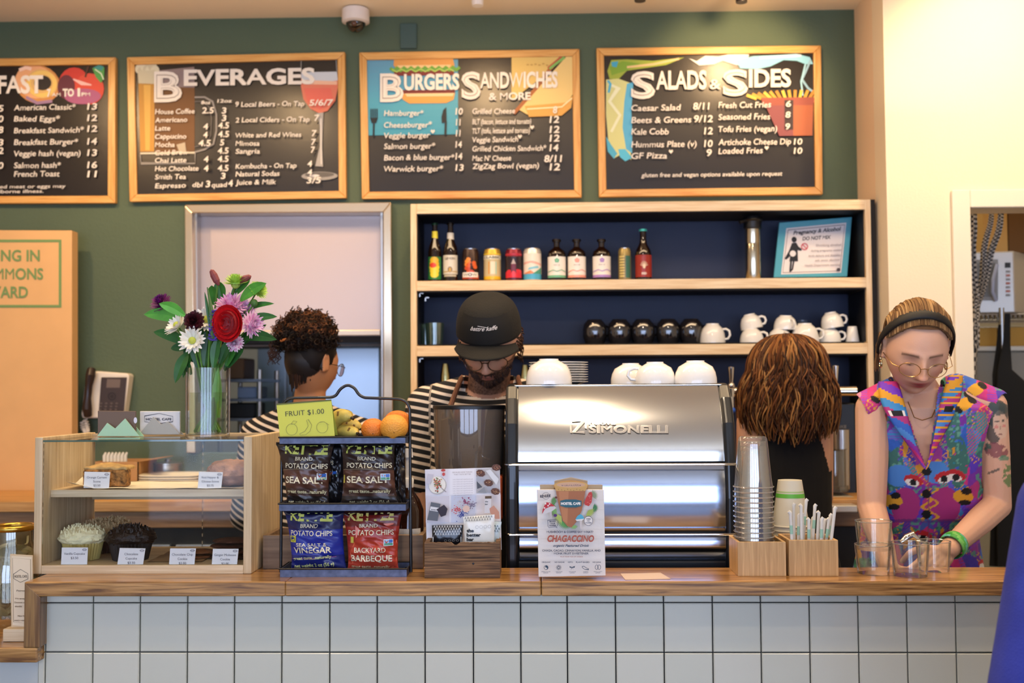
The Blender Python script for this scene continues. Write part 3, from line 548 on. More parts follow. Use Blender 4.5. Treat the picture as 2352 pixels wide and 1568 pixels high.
def L_red(ar, r, H):
    band(ar, .014, .102, r*1.3, '#9a3226')
    for k in range(7): ar.line([(0, .055), (.016*math.sin(-1.2+k*.4), .055+.022*math.cos(-1.2+k*.4))], .0022, '#e8cfa8')
    ar.disc(0, .056, .005, .009, '#e8cfa8'); ar.text('RED', -.009, .009, .024, -.008, '#ecdcc8', bold=.05)
bottle(1478, 528, 38, 'tall brown bottle with red label and teal cap beside the slim can', '#3fb0b0', 'long', L_red)
def can(cx, top, w, label, base, art, name='drink_can'):
    p = P(cx, 640, YI); H = P(cx, top, YI).z-ZT; r = w/2*scl(YI); t = thing(name, label, 'can', (p.x, YI, ZT), group='drink cans on the top shelf')
    MB().lathe([(r*.78, 0), (r, .007), (r, H-.013), (r*.86, H-.002), (r*.86, H), (r*.8, H-.004), (0, H-.004)], (p.x, YI, ZT), 30).obj('body', mat('can'+base, base, rough=.25, metal=.45), t, smooth=True)
    m = MB(); m.lathe([(r*.87, H-.003), (r*.88, H), (r*.84, H+.0006), (r*.8, H-.003)], (p.x, YI, ZT), 30, closed=True); m.obj('rim', M_steel, t, smooth=True)
    def wrap(x, y, d): return (p.x+(r+d+.0004)*math.sin(x/r), YI-(r+d+.0004)*math.cos(x/r), ZT+y)
    ar = Art(); art(ar, r, H); ar.split(.004); ar.build(wrap, 'print', t, PRINTG, eps=.0002)
def c_orange(ar, r, H):
    band(ar, .012, .03, r*1.4, '#c8502a')
    for k in range(14): ar.disc(random.uniform(-r, r), .035+random.random()*.055, .009, .008, random.choice(['#e8702c', '#f09038', '#c84a28', '#d8602a']), n=9)
    band(ar, .018, .038, r*1.0, '#e8e4da'); ar.text('WOW', -r*.8, r*.8, .023, -.011, '#3a3028', bold=.05)
def c_gold(ar, r, H):
    band(ar, .01, .022, r*1.4, '#e0b82a'); band(ar, .022, .09, r*1.4, '#c9b98c'); band(ar, .09, .105, r*1.4, '#f0ead2'); band(ar, .108, .112, r*1.4, '#f0d040'); ar.text('CLASSIC', -r*1.1, r*1.1, .093, -.009, '#4a4030', bold=.04); ar.rect(-.006, .03, .012, .08, '#e8dcc0'); ar.rect(-.014, .03, -.010, .08, '#d8902c'); ar.rect(.014, .03, .017, .08, '#9adad0')
def c_red(ar, r, H):
    band(ar, .01, .1, r*1.4, '#2a1c24'); band(ar, .104, .112, r*1.4, '#b02a3c'); ar.poly([(-r*1.2, .015), (r*1.2, .015), (r*1.2, .045), (r*.5, .05), (0, .042), (-r*.6, .048), (-r*1.2, .036)], '#d02a3a'); ar.rect(-.010, .03, .010, .07, '#6a2030'); ar.poly([(-.009, .07), (.009, .07), (0, .092)], '#b8a8a0'); ar.disc(0, .03, .009, .012, '#e03a44')
def c_white(ar, r, H):
    band(ar, .008, .03, r*1.4, '#4aa8cc'); band(ar, .03, .112, r*1.4, '#ece2d2'); ar.poly([(-r*1.2, .03), (-r*.2, .044), (r*.4, .03)], '#d88a5a'); ar.poly([(-r*1.2, .066), (-.2*r, .074), (r*1.2, .062), (r*1.2, .07), (0, .082), (-r*1.2, .076)], '#e8b0a0'); ar.poly([(0, .03), (r*1.2, .03), (r*1.2, .058)], '#4a9a80'); ar.poly([(-r*.5, .045), (r*.8, .054), (r*.6, .062), (-r*.4, .055)], '#8ac8d8')
def c_slim(ar, r, H):
    band(ar, .008, .1, r*1.4, '#8a7a50'); ar.rect(.002, .012, r, .1, '#3a6a58')
    for k in range(8): ar.rect(-r*.9, .016+k*.011, -r*.1, .022+k*.011, '#d8c070')
can(1081, 572, 38, 'dark can with orange circles and white name panel on the top shelf', '#3a2a28', c_orange)
can(1131, 572, 39, 'gold and cream can between the orange and the red can', '#c8a040', c_gold)
can(1180, 572, 38, 'dark red can with mountain tower picture on the top shelf', '#7a1c30', c_red)
can(1223, 571, 41, 'white can with blue base and pastel waves', '#dcd4c8', c_white)
can(1435, 570, 29, 'slim gold and green can beside the teal-capped bottle', '#a8935a', c_slim)
# airpot and framed notice
p = P(1730, 638, YI); t = thing('airpot', 'steel vacuum airpot with black pump lid on the top shelf', 'airpot', (p.x, YI, ZT)); r = .031; H = P(1730, 527, YI).z-ZT
MB().lathe([(r*.95, 0), (r, .004), (r, H*.7), (r*.97, H*.72), (r, H*.74), (r, H)], (p.x, YI, ZT), 36).obj('body', mat('airpot_steel', '#cbbfa6', rough=.16, metal=1), t, smooth=True)
m = MB(); m.lathe([(r*1.02, H), (r*1.15, H+.004), (r*1.15, H+.03), (r*1.35, H+.036), (r*1.25, H+.05), (0, H+.052)], (p.x, YI, ZT), 30); m.obj('lid', M_black, t, smooth=True)
m = MB(); m.tube([(p.x-.01, YI-.01, ZT+H+.03), (p.x-.035, YI-.02, ZT+H+.036), (p.x-.055, YI-.03, ZT+H+.024)], [.011, .009, .007]); m.obj('spout', M_black, t, smooth=True)
t = thing('framed_notice', 'tilted teal-framed notice about pregnancy and alcohol on the top shelf', 'framed sign', P(1865, 636, 4.36)-Vector((0, 0, 0)))
q = [(1790, 511), (1957, 498), (1946, 635), (1777, 637)]; YN = 4.37
m = MB(); ply(m, [q], YN, YN+.012); m.obj('frame', mat('teal_frame', '#4b9fb0', rough=.35), t, bevel=.002)
ar = Art(); ar.poly([(1806, 524), (1944, 511), (1932, 626), (1794, 630)], '#e4dcda'); ar.line([(1810, 528), (1940, 516), (1929, 622), (1798, 626)], 1.2, '#4a4450', closed=True)
ar.text('Pregnancy & Alcohol', 1822, 1933, 539, 9, '#2a2630', bold=.03, shear=.3, rot=-.09); ar.text('DO NOT MIX', 1843, 1909, 552, 8.5, '#2a2630', bold=.03, shear=.25, rot=-.06)
ar.disc(1824, 550, 6, 6.5, '#101014'); ar.poly([(1819, 558), (1829, 557), (1834, 566), (1842, 572), (1840, 576), (1832, 574), (1833, 600), (1813, 600), (1815, 588), (1806, 596), (1802, 594), (1812, 576)], '#101014'); ar.disc(1821, 582, 7, 7, '#e4dcda'); ar.line([(1817, 600), (1815, 622)], 4, '#101014'); ar.line([(1823, 600), (1820, 618), (1814, 624)], 3.5, '#101014'); ar.ring(1848, 566, 7, 7, 2, '#c8404a'); ar.line([(1843, 561), (1853, 571)], 2, '#c8404a')
for k, (a, b, y) in enumerate(((1875, 1932, 566), (1863, 1932, 578), (1858, 1931, 590), (1872, 1930, 600), (1849, 1929, 612))): ar.text(['Drinking alcohol', 'during pregnancy causes', 'birth defects and disability', 'ask your doctor', 'Health Department warning'][k], a, b, y, 5.5, '#8a8088', rot=-.03)
ar.disc(1926, 619, 4.5, 4, '#3a3640'); ar.build(lambda x, y, d: P(x, y, YN-.0006-d), 'printed_sheet', t)
# shelf two: tumblers, smoked mugs, white cups
M_glass = glassy('clear_glass', '#f4faf6', gloss=.1); M_gglass = glassy('greenish_glass', '#9fc4b6', gloss=.22, tint=.06); M_smoke = glassy('smoked_glass', '#5a5660', gloss=.16, tint=.10)
def tumbler(name, cx, ybase, H, r0, r1, Y, m, label, z=None, group=None, base=True, cat='glass'):
    p = P(cx, ybase, Y); z = p.z if z is None else z
    k = MB(); k.lathe([(0, .0), (r0, 0), (r1, H), (r1-.002, H), (r0-.002, .008), (0, .009)], (p.x, Y, z), 32); return k.obj(name, m, smooth=True, label=label, cat=cat, group=group, ang=30)
for cx, Yq, n in ((979, 4.40, 'back'), (998, 4.33, 'front')): tumbler('green_tumbler', cx, 789, .088, .034, .038, Yq, M_gglass, 'greenish glass tumbler at the left end of the lower shelf, %s one' % n, z=ZM)
mugs = None
for i, cx in enumerate((1366, 1423, 1477, 1535, 1588)):
    p = P(cx, 787, 4.36); z = ZM; r = .047; H = .098; lb = 'smoked glass mug upside down, %s' % ['first from the left', 'second from the left', 'middle of the five', 'second from the white mug', 'beside the white mug'][i]
    if mugs is None:
        t = thing('smoked_mug', lb, 'mug', (p.x, 4.36, z), group='smoked glass mugs on the lower shelf'); mugs = t
        MB().lathe([(r*.78, 0), (r, .03), (r, .06), (r*.9, .082), (r*.6, H), (0, H), (0, H-.006), (r*.55, H-.006), (r*.86, .078), (r*.95, .06), (r*.95, .03), (r*.74, 0)], (p.x, 4.36, z), 30).obj('bowl', M_smoke, t, smooth=True)
        MB().lathe([(r*.6, H-.004), (r*.62, H+.001), (0, H+.001)], (p.x, 4.36, z), 30).obj('foot', mat('dark_base', '#08080b', rough=.15), t, smooth=True)
        MB().tube([(p.x+r*.9, 4.38, z+.075), (p.x+r*1.3, 4.40, z+.07), (p.x+r*1.35, 4.40, z+.045), (p.x+r*.95, 4.38, z+.03)], .005).obj('handle', M_smoke, t, smooth=True)
    else: dup(mugs, (p.x, 4.36, z), 0, lb)
def make_cup(name, label, loc, r, H, material=None, rot=(0, 0, 0), foot=.5, group=None, handle=True, wide=False, cat='cup'):
    """cup modelled mouth down, foot on top, handle toward +x"""
    material = material or M_white; t = thing(name, label, cat, (0, 0, 0), group=group); rf = r*foot
    pr = [(r*.97, 0), (r, .001), (r*.99, H*.25), (r*.93, H*.5), (r*.8, H*.74), (rf*1.08, H*.93), (rf, H*.94), (rf, H), (rf*.85, H), (rf*.82, H*.95), (0, H*.95), (0, H*.9), (r*.74, H*.72), (r*.9, H*.4), (r*.95, 0)]
    MB().lathe(pr, (0, 0, 0), 40).obj('bowl', material, t, smooth=True, ang=50)
    if handle: MB().tube([(r*.93, 0, H*.2), (r*1.2, 0, H*.22), (r*1.36, 0, H*.4), (r*1.3, 0, H*.62), (r*1.05, 0, H*.72), (r*.78, 0, H*.7)], [.0045]*6, n=10).obj('handle', material, t, smooth=True)
    t.location = loc; t.rotation_euler = rot; MW[t.name] = Matrix.Translation(Vector(loc)); return t
def cup_at(lb, cx, w, yb, H, Y=4.36, rz=0., z=ZM, rot=None, name='white_cup', group='white cups on the lower shelf', **k):
    p = P(cx, yb, Y); return make_cup(name, lb, (p.x, Y, z), w/2*scl(Y), H, rot=rot or (0, 0, rz), group=group, **k)
cup_at('large white mug upside down, right of the smoked mugs', 1637, 58, 784, .078, rz=-.3, Y=4.33)
cup_at('white cup on the shelf, lower of the first stacked pair', 1727, 54, 784, .058, rz=-.5, Y=4.32)
cup_at('white cup tilted on top of the first stacked pair', 1716, 50, 0, .06, z=ZM+.056, rot=(0, -.18, -.2), Y=4.34)
cup_at('white cup on the shelf, lower of the second stacked pair', 1791, 54, 784, .056, rz=-1.3, Y=4.32)
cup_at('white cup on top of the second stacked pair', 1791, 52, 0, .055, z=ZM+.054, rot=(0, .08, -1.2), Y=4.33)
cup_at('wide white cup with handle lying beside the second pair', 1849, 62, 784, .075, rz=-.05, Y=4.31)
cup_at('white cup on the shelf, lower of the third stacked pair', 1905, 52, 784, .06, rz=-.3, Y=4.35)
cup_at('white cup on top of the third stacked pair', 1899, 50, 0, .064, z=ZM+.058, rot=(0, -.15, -.1), Y=4.35)
cup_at('grey cup behind the wide white cup', 1843, 50, 784, .095, rz=2.4, Y=4.43, material=mat('grey_ceramic', '#5c6470', rough=.2))
k = MB(); p = P(1958, 784, 4.34); k.lathe([(.026, 0), (.027, .004), (.018, .062), (.016, .064), (0, .064)], (p.x, 4.34, ZM), 26); k.obj('small_cup', M_white, smooth=True, label='small white tapered cup at the right end of the lower shelf', cat='cup')
# tap tower and rinser in front of the shelf back
t = thing('tap_tower', 'horizontal chrome beer tap rail under the shelf', 'beer tap', (P(1820, 900, 4.1).x, 4.1, ZB))
M_chrome = mat('chrome', '#d9d4cc', rough=.1, metal=1)
a = P(1650, 900, 4.12); b = P(1966, 898, 4.12); MB().tube([(a.x, 4.12, a.z), (b.x, 4.12, a.z)], .019, n=20).obj('rail', M_chrome, t, smooth=True)
for xx in (1720, 1950): q_ = P(xx, 900, 4.12); MB().tube([(q_.x, 4.13, a.z), (q_.x, YB-.023, a.z)], .014, n=16).obj('wall_stub', M_chrome, t, smooth=True)
for xx, tp in ((1679, 843), (1800, 843), (1918, 840)):
    q_ = P(xx, tp, 4.05); z2 = P(xx, 880, 4.05).z; z3 = P(xx, 942, 4.05).z; f = MB().lathe([(.007, z2), (.012, q_.z-.008), (.0125, q_.z), (0, q_.z+.002)], (q_.x, 4.05, 0), 16).obj('tap_handle', M_chrome, t, smooth=True)
    m = MB(); m.ball((q_.x, 4.05, z2-.01), .014); m.tube([(q_.x, 4.05, z2), (q_.x, 4.05, z2-.05)], .012); m.tube([(q_.x, 4.05, z2-.02), (q_.x, 4.1, z2-.03)], .01); m.tube([(q_.x, 4.05, z2-.04), (q_.x, 4.04, z3)], [.009, .007]); m.obj('faucet', M_chrome, t, smooth=True)
    MB().ball((q_.x, 4.04, z3), (.013, .013, .012)).obj('nozzle_cap', mat('blue_cap', '#2458c8', rough=.3), t, smooth=True)
t = thing('cold_brew_dispenser', 'black dispenser with pale lettering under the right tap', 'dispenser', (P(1915, 1140, 4.12).x, 4.15, ZB))
m = MB(); pbox(m, 1862, 925, 1965, 1142, 4.16, 4.34); z = m; m.obj('housing', mat('dispenser_black', '#0d0d0e', rough=.4), t, bevel=.006)
ar = Art(); ar.text('FRANKE', 1906, 1944, 983, 7, '#6a6460', bold=.05); ar.text('BREWER', 1906, 1944, 993, 6, '#6a6460', bold=.05); ar.text('COLD', 1912, 1930, 1008, 4, '#4a4642'); ar.build(flat(4.159), 'lettering', t)
m = MB(); a = P(1912, 1138, 4.08); m.lathe([(.058, 0), (.058, .02), (.05, .022), (.05, .15), (.056, .155)], (a.x, 4.08, ZB+.015), 30); m.obj('clear_jug', glassy('jug_plastic', '#b8b4a6', gloss=.15, tint=.12), t, smooth=True)
m = MB(); a = P(1933, 1138, 4.1); m.lathe([(.03, 0), (.032, .22), (.028, .222)], (a.x, 4.1, ZB+.02), 24); m.obj('steel_cylinder', M_steel, t, smooth=True)
m = MB(); pbox(m, 1878, 1140, 1962, 1151, 4.0, 4.14); m.obj('drip_tray', mat('tray_pale', '#b9b3a4', rough=.35, metal=.4), t, bevel=.003)
m = MB(); pbox(m, 1560, 1160, 1970, 1178, 3.86, 3.93); m.obj('counter_edge_rail', mat('pale_steel', '#cfc8ba', rough=.3, metal=.5), label='pale metal ledge on the front of the back counter below the dispenser', cat='ledge', bevel=.004)
# salt-shaker like jars on the back counter beyond the barista
for i, (x, y0, y1, w) in enumerate(((1023, 835, 900, 12), (1206, 838, 905, 14))):
    q_ = P(x, y0, 4.3); m = MB(); h = q_.z-ZB; m.lathe([(.016, 0), (.02, .01), (.02, h*.9), (.012, h)], (q_.x, 4.3, ZB), 20); m.obj('steel_canister', mat('canister_steel', '#c8c08a', rough=.15, metal=1), smooth=True, label='narrow steel canister behind the capped barista, %s' % ['left side', 'right side'][i], cat='canister')
# ------------------------------------------------------------------ service items behind the pastry case
ZBT = ZB
t = thing('plate_stack', 'x', 'plate'); bpy.data.objects.remove(t)
for k in range(7):
    p = P(402, 1105, 4.2); m = MB(); z = ZB+k*.0095
    def pl(u, v, z=z, p=p):
        a = 2*PI*u; r = .125*(v)*(1-.0*v); sq = 1/max(abs(math.cos(a)), abs(math.sin(a)))**.6; return (p.x+r*math.cos(a)*sq, 4.2+r*math.sin(a)*sq*.85, z+.004+(.016*v**3))
    m.grid(pl, 36, 8, wrap=True); m.obj('square_plate', mat('cream_plate', '#e6dfcd', rough=.2), solid=.004, smooth=True, label='cream square plate in the stack behind the pastry case, %s' % ['lowest', 'second from bottom', 'third from bottom', 'middle one', 'third from top', 'second from top', 'topmost'][k], cat='plate', group='cream plates behind the pastry case')
t = thing('steel_canister_lidded', 'round lidded steel container on the back counter behind the plates', 'container', (P(386, 1060, 4.38).x, 4.38, ZB)); p = P(386, 1060, 4.38)
MB().lathe([(.055, 0), (.056, .002), (.056, .1), (.058, .102)], (p.x, 4.38, ZB), 30).obj('body', M_steel, t, smooth=True); MB().lathe([(.06, .102), (.06, .108), (.02, .114), (.012, .116), (.014, .124), (0, .126)], (p.x, 4.38, ZB), 30).obj('lid', M_steel, t, smooth=True)
t = thing('napkin_carton', 'open cardboard carton behind the case, holding white napkins', 'box', (P(275, 1100, 4.2).x, 4.25, ZB)); a = P(213, 1103, 4.18); b = P(318, 1060, 4.18)
m = MB(); m.box((a.x, 4.18, ZB), (b.x, 4.184, b.z)); m.box((a.x, 4.38, ZB), (b.x, 4.384, b.z)); m.box((a.x, 4.18, ZB), (a.x+.004, 4.384, b.z)); m.box((b.x-.004, 4.18, ZB), (b.x, 4.384, b.z)); m.box((a.x, 4.18, ZB), (b.x, 4.384, ZB+.004)); M_card = mat('cardboard', '#b98a5a', rough=.8); m.obj('carton', M_card, t)
m = MB(); m.prism([(b.x, b.z), (b.x+.07, b.z+.01), (b.x+.07, b.z+.012), (b.x, b.z+.003)], 4.19, 4.37); m.obj('flap', M_card, t)
for k in range(7):
    x = a.x+.02+k*.014; m = MB(); m.tube([(x, 4.25, ZB+.005), (x-.004, 4.25, b.z+.02), (x+.002, 4.25, b.z+.032)], [.006, .0065, .004]); m.obj('rolled_napkin', mat('napkin_white', '#e4dfd6', rough=.8), smooth=True, label='rolled white napkin standing in the cardboard carton', cat='napkin', group='rolled napkins in the carton')
t = thing('label_card_box', 'small tan block behind the napkins on the back counter', 'box', (P(280, 1050, 4.46).x, 4.46, ZB)); bpy.data.objects.remove(t)
# ------------------------------------------------------------------ desk phone
t = thing('desk_phone', 'white office phone with dark keypad hanging on the green wall', 'phone', P(240, 985, YB-.05))
Yp = YB-.06; M_ph = mat('phone_white', '#e2dacb', rough=.35); M_phd = mat('phone_dark', '#3a2e2a', rough=.35)
m = MB(); ply(m, [[(197, 856), (222, 852), (292, 857), (297, 862), (285, 948), (280, 960), (188, 960), (186, 950)]], Yp, YB-.004); m.obj('body', M_ph, t, bevel=.006)
m = MB(); ply(m, [[(232, 866), (291, 866), (284, 946), (226, 944)]], Yp-.006, Yp); m.obj('keypad_panel', M_phd, t, bevel=.003)
ar = Art(); ar.poly([(246, 870), (277, 871), (275, 890), (244, 890)], '#6c5f58'); ar.ring(257, 910, 8, 8, 2, '#1c1614'); ar.disc(257, 910, 4, 4, '#2a2220')
for r_ in range(3):
    for c_ in range(4): ar.disc(232+c_*12-r_, 926+r_*7, 3, 2, '#5c504a')
ar.build(flat(Yp-.0065), 'keys', t)
m = MB(); pts = [(209, 846), (205, 870), (200, 900), (197, 930), (203, 953)]; 
m.tube([P(210, 848, Yp-.02), P(208, 862, Yp-.035), P(204, 885, Yp-.03), P(201, 915, Yp-.03), P(200, 938, Yp-.035), P(202, 954, Yp-.02)], [.017, .02, .015, .015, .02, .017], n=12); m.obj('handset', mat('handset_brown', '#2c211e', rough=.3), t, smooth=True)
m = MB(); pp = []
for k in range(70): u = k/69; c_ = P(195+6*math.sin(u*5), 962+30*math.sin(u*PI*.95), Yp+.01); pp.append(c_+Vector((.008*math.cos(k*1.3), .008*math.sin(k*1.3), 0)))
m.tube(pp, .0035, n=6); m.obj('coiled_cord', M_ph, t, smooth=True)
# ================================================================== FRONT COUNTER
ZW = P(1200, 1335, 2.47).z; YE = 2.47; YTL = 2.505
t = thing('front_counter', 'square white tiled front of the order counter with dark grout', 'counter', (0, 2.6, 0)); x0 = P(93, 1400, YTL).x; x1 = 2.2
m = MB(); m.box((x0, YTL+.012, 0), (x1, 2.64, ZW-.034)); m.obj('counter_body', mat('grout_dark', '#23262c', rough=.8), t)
m = MB(); tx = [P(x, 1440, YTL).x for x in (104, 213, 321, 430, 538, 647, 757, 866, 976, 1087, 1196, 1303, 1414, 1525, 1637, 1748, 1860, 1972, 2084, 2196, 2308)]; pz = .112
zs = [P(1200, 1384, YTL).z-k*pz for k in range(0, 10)]; g = .0014
tx = [x0-.006]+tx+[tx[-1]+.112, tx[-1]+.224, tx[-1]+.336]
def tile(m, xa, xb, za, zb):
    e = .0022; vs = [(xa, YTL+.012, za), (xb, YTL+.012, za), (xb, YTL+.012, zb), (xa, YTL+.012, zb), (xa, YTL+e, za), (xb, YTL+e, za), (xb, YTL+e, zb), (xa, YTL+e, zb), (xa+e, YTL, za+e), (xb-e, YTL, za+e), (xb-e, YTL, zb-e), (xa+e, YTL, zb-e)]
    m.add(vs, [(0, 1, 5, 4), (1, 2, 6, 5), (2, 3, 7, 6), (3, 0, 4, 7), (4, 5, 9, 8), (5, 6, 10, 9), (6, 7, 11, 10), (7, 4, 8, 11), (8, 9, 10, 11)], mi=random.choice([0, 0, 1]))
for i in range(len(tx)-1):
    tile(m, tx[i]+g, tx[i+1]-g, zs[0]+g, ZW-.036)
    for j in range(len(zs)-1): tile(m, tx[i]+g, tx[i+1]-g, zs[j+1]+g, zs[j]-g)
m.obj('tiles', [mat('glazed_tile', '#c8c8b9', rough=.22, coat=.3), mat('glazed_tile_b', '#cccbbc', rough=.25, coat=.3)], t)
M_top = wood('fir_worktop', '#664220', '#c4955a', rough=.28, axis='x', coat=.5, ring=34, scale=4, c3='#a0743e', bump=.05)
M_topv = wood('fir_upright', '#644526', '#94703f', rough=.3, axis='z', coat=.4, ring=20, c3='#7d5a32')
xw = P(56, 1335, YE).x; xs_ = P(655, 1335, YE).x; xe_ = P(1243, 1350, YE).x
m = MB(); m.box((xw, YE, ZW-.033), (xs_, 3.0, ZW)); m.box((xs_, YE, ZW-.033), (xe_-.0006, 2.66, ZW)); m.box((xe_+.0006, YE, ZW-.033), (2.25, 2.66, ZW)); m.obj('order_worktop', M_top, label='varnished fir worktop along the order counter, striped grain on its edge', cat='worktop', bevel=.003)
m = MB(); zl = P(70, 1487, YE).z; xq = P(92, 1400, YE).x; m.prism([(xw, ZW-.0005), (xq, ZW-.034), (xq, zl), (xw, zl)], YE-.0005, 2.8); m.obj('worktop_end_board', M_topv, label='upright brown board closing the left end of the worktop', cat='board', bevel=.002)
t = thing('lower_ledge', 'low wooden ledge left of the order counter holding the tip jar', 'ledge', (-1.6, 2.65, 0)); xb = P(85, 1500, YE).x
MB().box((-2.3, YE, zl-.034), (xb, 3.05, zl)).obj('board', M_top, t, bevel=.003)
MB().box((-2.3, YTL, 0), (x0-.004, 2.98, zl-.034)).obj('support_panel', mat('panel_white', '#b9bdb9', rough=.5), t)
# low service counter on the staff side that carries the machine
xsv = P(1925, 1300, 2.7).x
t = thing('service_counter', 'lower staff-side counter behind the order ledge', 'counter', (.2, 2.95, 0))
MB().box((x0+.2, 2.665, .86), (xsv, 3.12, .9)).obj('worktop', M_steel, t, bevel=.003); MB().box((x0+.22, 2.665, 0), (xsv-.02, 3.08, .86)).obj('cabinet_body', M_dark, t)
ZSV = .9
# ------------------------------------------------------------------ espresso machine
t = thing('espresso_machine', 'large steel espresso machine with black side cheeks and embossed maker name', 'espresso machine', (P(1425, 1310, 2.72).x, 2.95, ZSV))
YM = 2.72; M_mir = mat('polished_panel', '#e2e2e0', rough=.15, metal=1); M_chk = mat('machine_black', '#0d1319', rough=.3, coat=.3)
def zx(px, py, Y=YM): return P(px, py, Y)
xa = P(1190, 1000, YM).x; xb = P(1664, 1000, YM).x; zt_ = P(1425, 884, YM+.1).z; z1_ = P(1425, 1064, YM).z; z2_ = P(1425, 1225, YM).z; z3_ = P(1425, 1287, YM).z; z4_ = ZSV+.005
def panel(prof, xa, xb, nm, n=24, mt=None):
    m = MB(); m.grid(lambda u, v: (xa+(xb-xa)*u, prof(v)[0]-.006*math.sin(PI*u)*0, prof(v)[1]), 2, n); return m.obj(nm, mt or M_mir, t, smooth=True)
def prof_top(v):   # leans back and rolls over onto the top
    z = z1_+.004+(zt_-z1_-.004)*v; return (YM+.012+.085*v**1.8+.02*max(0, v-.93)/.07*0, z)
panel(prof_top, xa, xb, 'upper_panel')
M_mir2 = mat('polished_panel_blue_reflection', '#bccbe8', rough=.15, metal=1)  # blue daylight reflection put into the steel colour of the two lower panels
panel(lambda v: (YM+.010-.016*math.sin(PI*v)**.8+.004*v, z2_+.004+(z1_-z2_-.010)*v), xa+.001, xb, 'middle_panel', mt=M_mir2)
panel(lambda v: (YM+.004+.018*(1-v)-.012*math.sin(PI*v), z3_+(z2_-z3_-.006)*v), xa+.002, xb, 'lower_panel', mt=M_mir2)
m = MB(); m.box((xa-.02, YM+.03, ZSV+.03), (xb+.02, YM+.36, z1_)); m.box((xa-.01, YM+.11, z1_), (xb+.01, YM+.36, zt_-.003)); m.obj('chassis', mat('chassis_dark', '#16181b', rough=.5), t)
m = MB(); m.box((xa-.012, YM+.094, zt_-.003), (xb+.012, YM+.365, zt_+.002)); m.obj('cup_tray', M_mir, t, bevel=.002)
m = MB(); m.box((xa-.022, YM+.015, ZSV+.02), (xb+.022, YM+.34, z3_-.002)); m.obj('base_skirt', M_chk, t, bevel=.006)
for sx, (p0, p1, q0, q1) in ((-1, (1160, 1190, 1165, 1192)), (1, (1664, 1692, 1662, 1690))):
    X0 = P(p0, 1000, YM).x; X1 = P(p1, 1000, YM).x; zt2 = zt_+.004
    pts = [(YM+.004, ZSV+.02), (YM-.006, z3_), (YM-.010, (z1_+z2_)/2), (YM-.004, z1_), (YM+.018, z1_+(zt2-z1_)*.5), (YM+.055, z1_+(zt2-z1_)*.82), (YM+.085, zt2-.006), (YM+.11, zt2), (YM+.36, zt2), (YM+.38, zt2-.03), (YM+.38, ZSV+.02)]
    m = MB(); m.prism(pts, X0, X1, axis='x'); m.obj('side_cheek', M_chk, t, bevel=.011, seg=4)
for zz, yy in ((z1_-.002, YM-.006), (z2_-.001, YM-.004)):
    m = MB(); m.tube([(P(1162, 1000, YM).x, YM+.06, zz), (P(1161, 1000, YM).x-.001, YM+.004, zz), (P(1170, 1000, YM).x, yy-.008, zz), (xa, yy-.006, zz), (xb, yy-.006, zz), (P(1684, 1000, YM).x, yy-.008, zz), (P(1692, 1000, YM).x+.001, YM+.004, zz), (P(1691, 1000, YM).x, YM+.06, zz)], .0028, n=8); m.obj('chrome_strip', M_chrome, t, smooth=True)
for xx in (xa+.05, xb-.05):
    for yy in (YM+.06, YM+.33): m = MB(); m.lathe([(.022, 0), (.016, .03)], (xx, yy, ZSV), 16); m.obj('foot', M_black, t, smooth=True)
# embossed name: relief shade and highlight painted as offset dark and light copies
ar = Art(); 
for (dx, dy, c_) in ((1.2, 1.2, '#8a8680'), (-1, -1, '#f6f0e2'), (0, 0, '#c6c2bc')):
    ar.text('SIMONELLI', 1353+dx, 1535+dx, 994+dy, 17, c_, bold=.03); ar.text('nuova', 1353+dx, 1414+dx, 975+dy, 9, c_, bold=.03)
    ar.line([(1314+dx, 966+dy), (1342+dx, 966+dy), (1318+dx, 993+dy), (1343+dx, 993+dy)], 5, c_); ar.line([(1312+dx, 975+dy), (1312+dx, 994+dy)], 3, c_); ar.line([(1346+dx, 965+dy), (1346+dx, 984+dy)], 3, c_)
def on_top(x, y, d):
    v = 0.0
    for _ in range(12):
        Yv, zv = prof_top(v); q_ = P(x, y, Yv); v = (q_.z-z1_-.004)/(zt_-z1_-.004); v = min(max(v, 0), 1)
    return P(x, y, prof_top(v)[0]-.0016-d)
ar.build(on_top, 'embossed_name', t, mat('painted_relief_steel', vc=True, metal=.85, rough=.25), eps=.0002)
# cups on the machine
def bowl(name, cx, w, top, lb, Y, rz=0, handle=False):
    p = P(cx, 882, Y); z = zt_+.0022; H = P(cx, top, Y).z-z; return make_cup(name, lb, (p.x, Y, z), w/2*Y/F, H, rot=(0, 0, rz), foot=.42, group='white latte bowls on the espresso machine', handle=handle)
bowl('latte_bowl', 1261, 106, 824, 'white bowl cup upside down in front of the saucer stack', 2.87, 0)
bowl('latte_bowl', 1449, 92, 834, 'white bowl cup partly hidden, second on the espresso machine', 2.995, 2.0)
bowl('latte_bowl', 1505, 92, 831, 'white bowl cup with handle at its left, third on the machine', 2.90, PI, True)
bowl('latte_bowl', 1598, 97, 828, 'rightmost white bowl cup on the espresso machine', 2.88, 0)
for k in range(9):
    p = P(1283, 880, 3.0); m = MB(); z = zt_+.0022+k*.0066; r = .082; m.lathe([(.045, 0), (.05, .0), (r, .008), (r, .0095), (.05, .003), (0, .0025)], (p.x, 3.0, z), 40); m.obj('white_saucer', M_white, smooth=True, label='white saucer in the stack on the espresso machine, %s' % ['lowest', 'second lowest', 'third lowest', 'fourth lowest', 'middle', 'fourth from top', 'third from top', 'second from top', 'topmost'][k], cat='saucer', group='white saucers stacked on the machine')
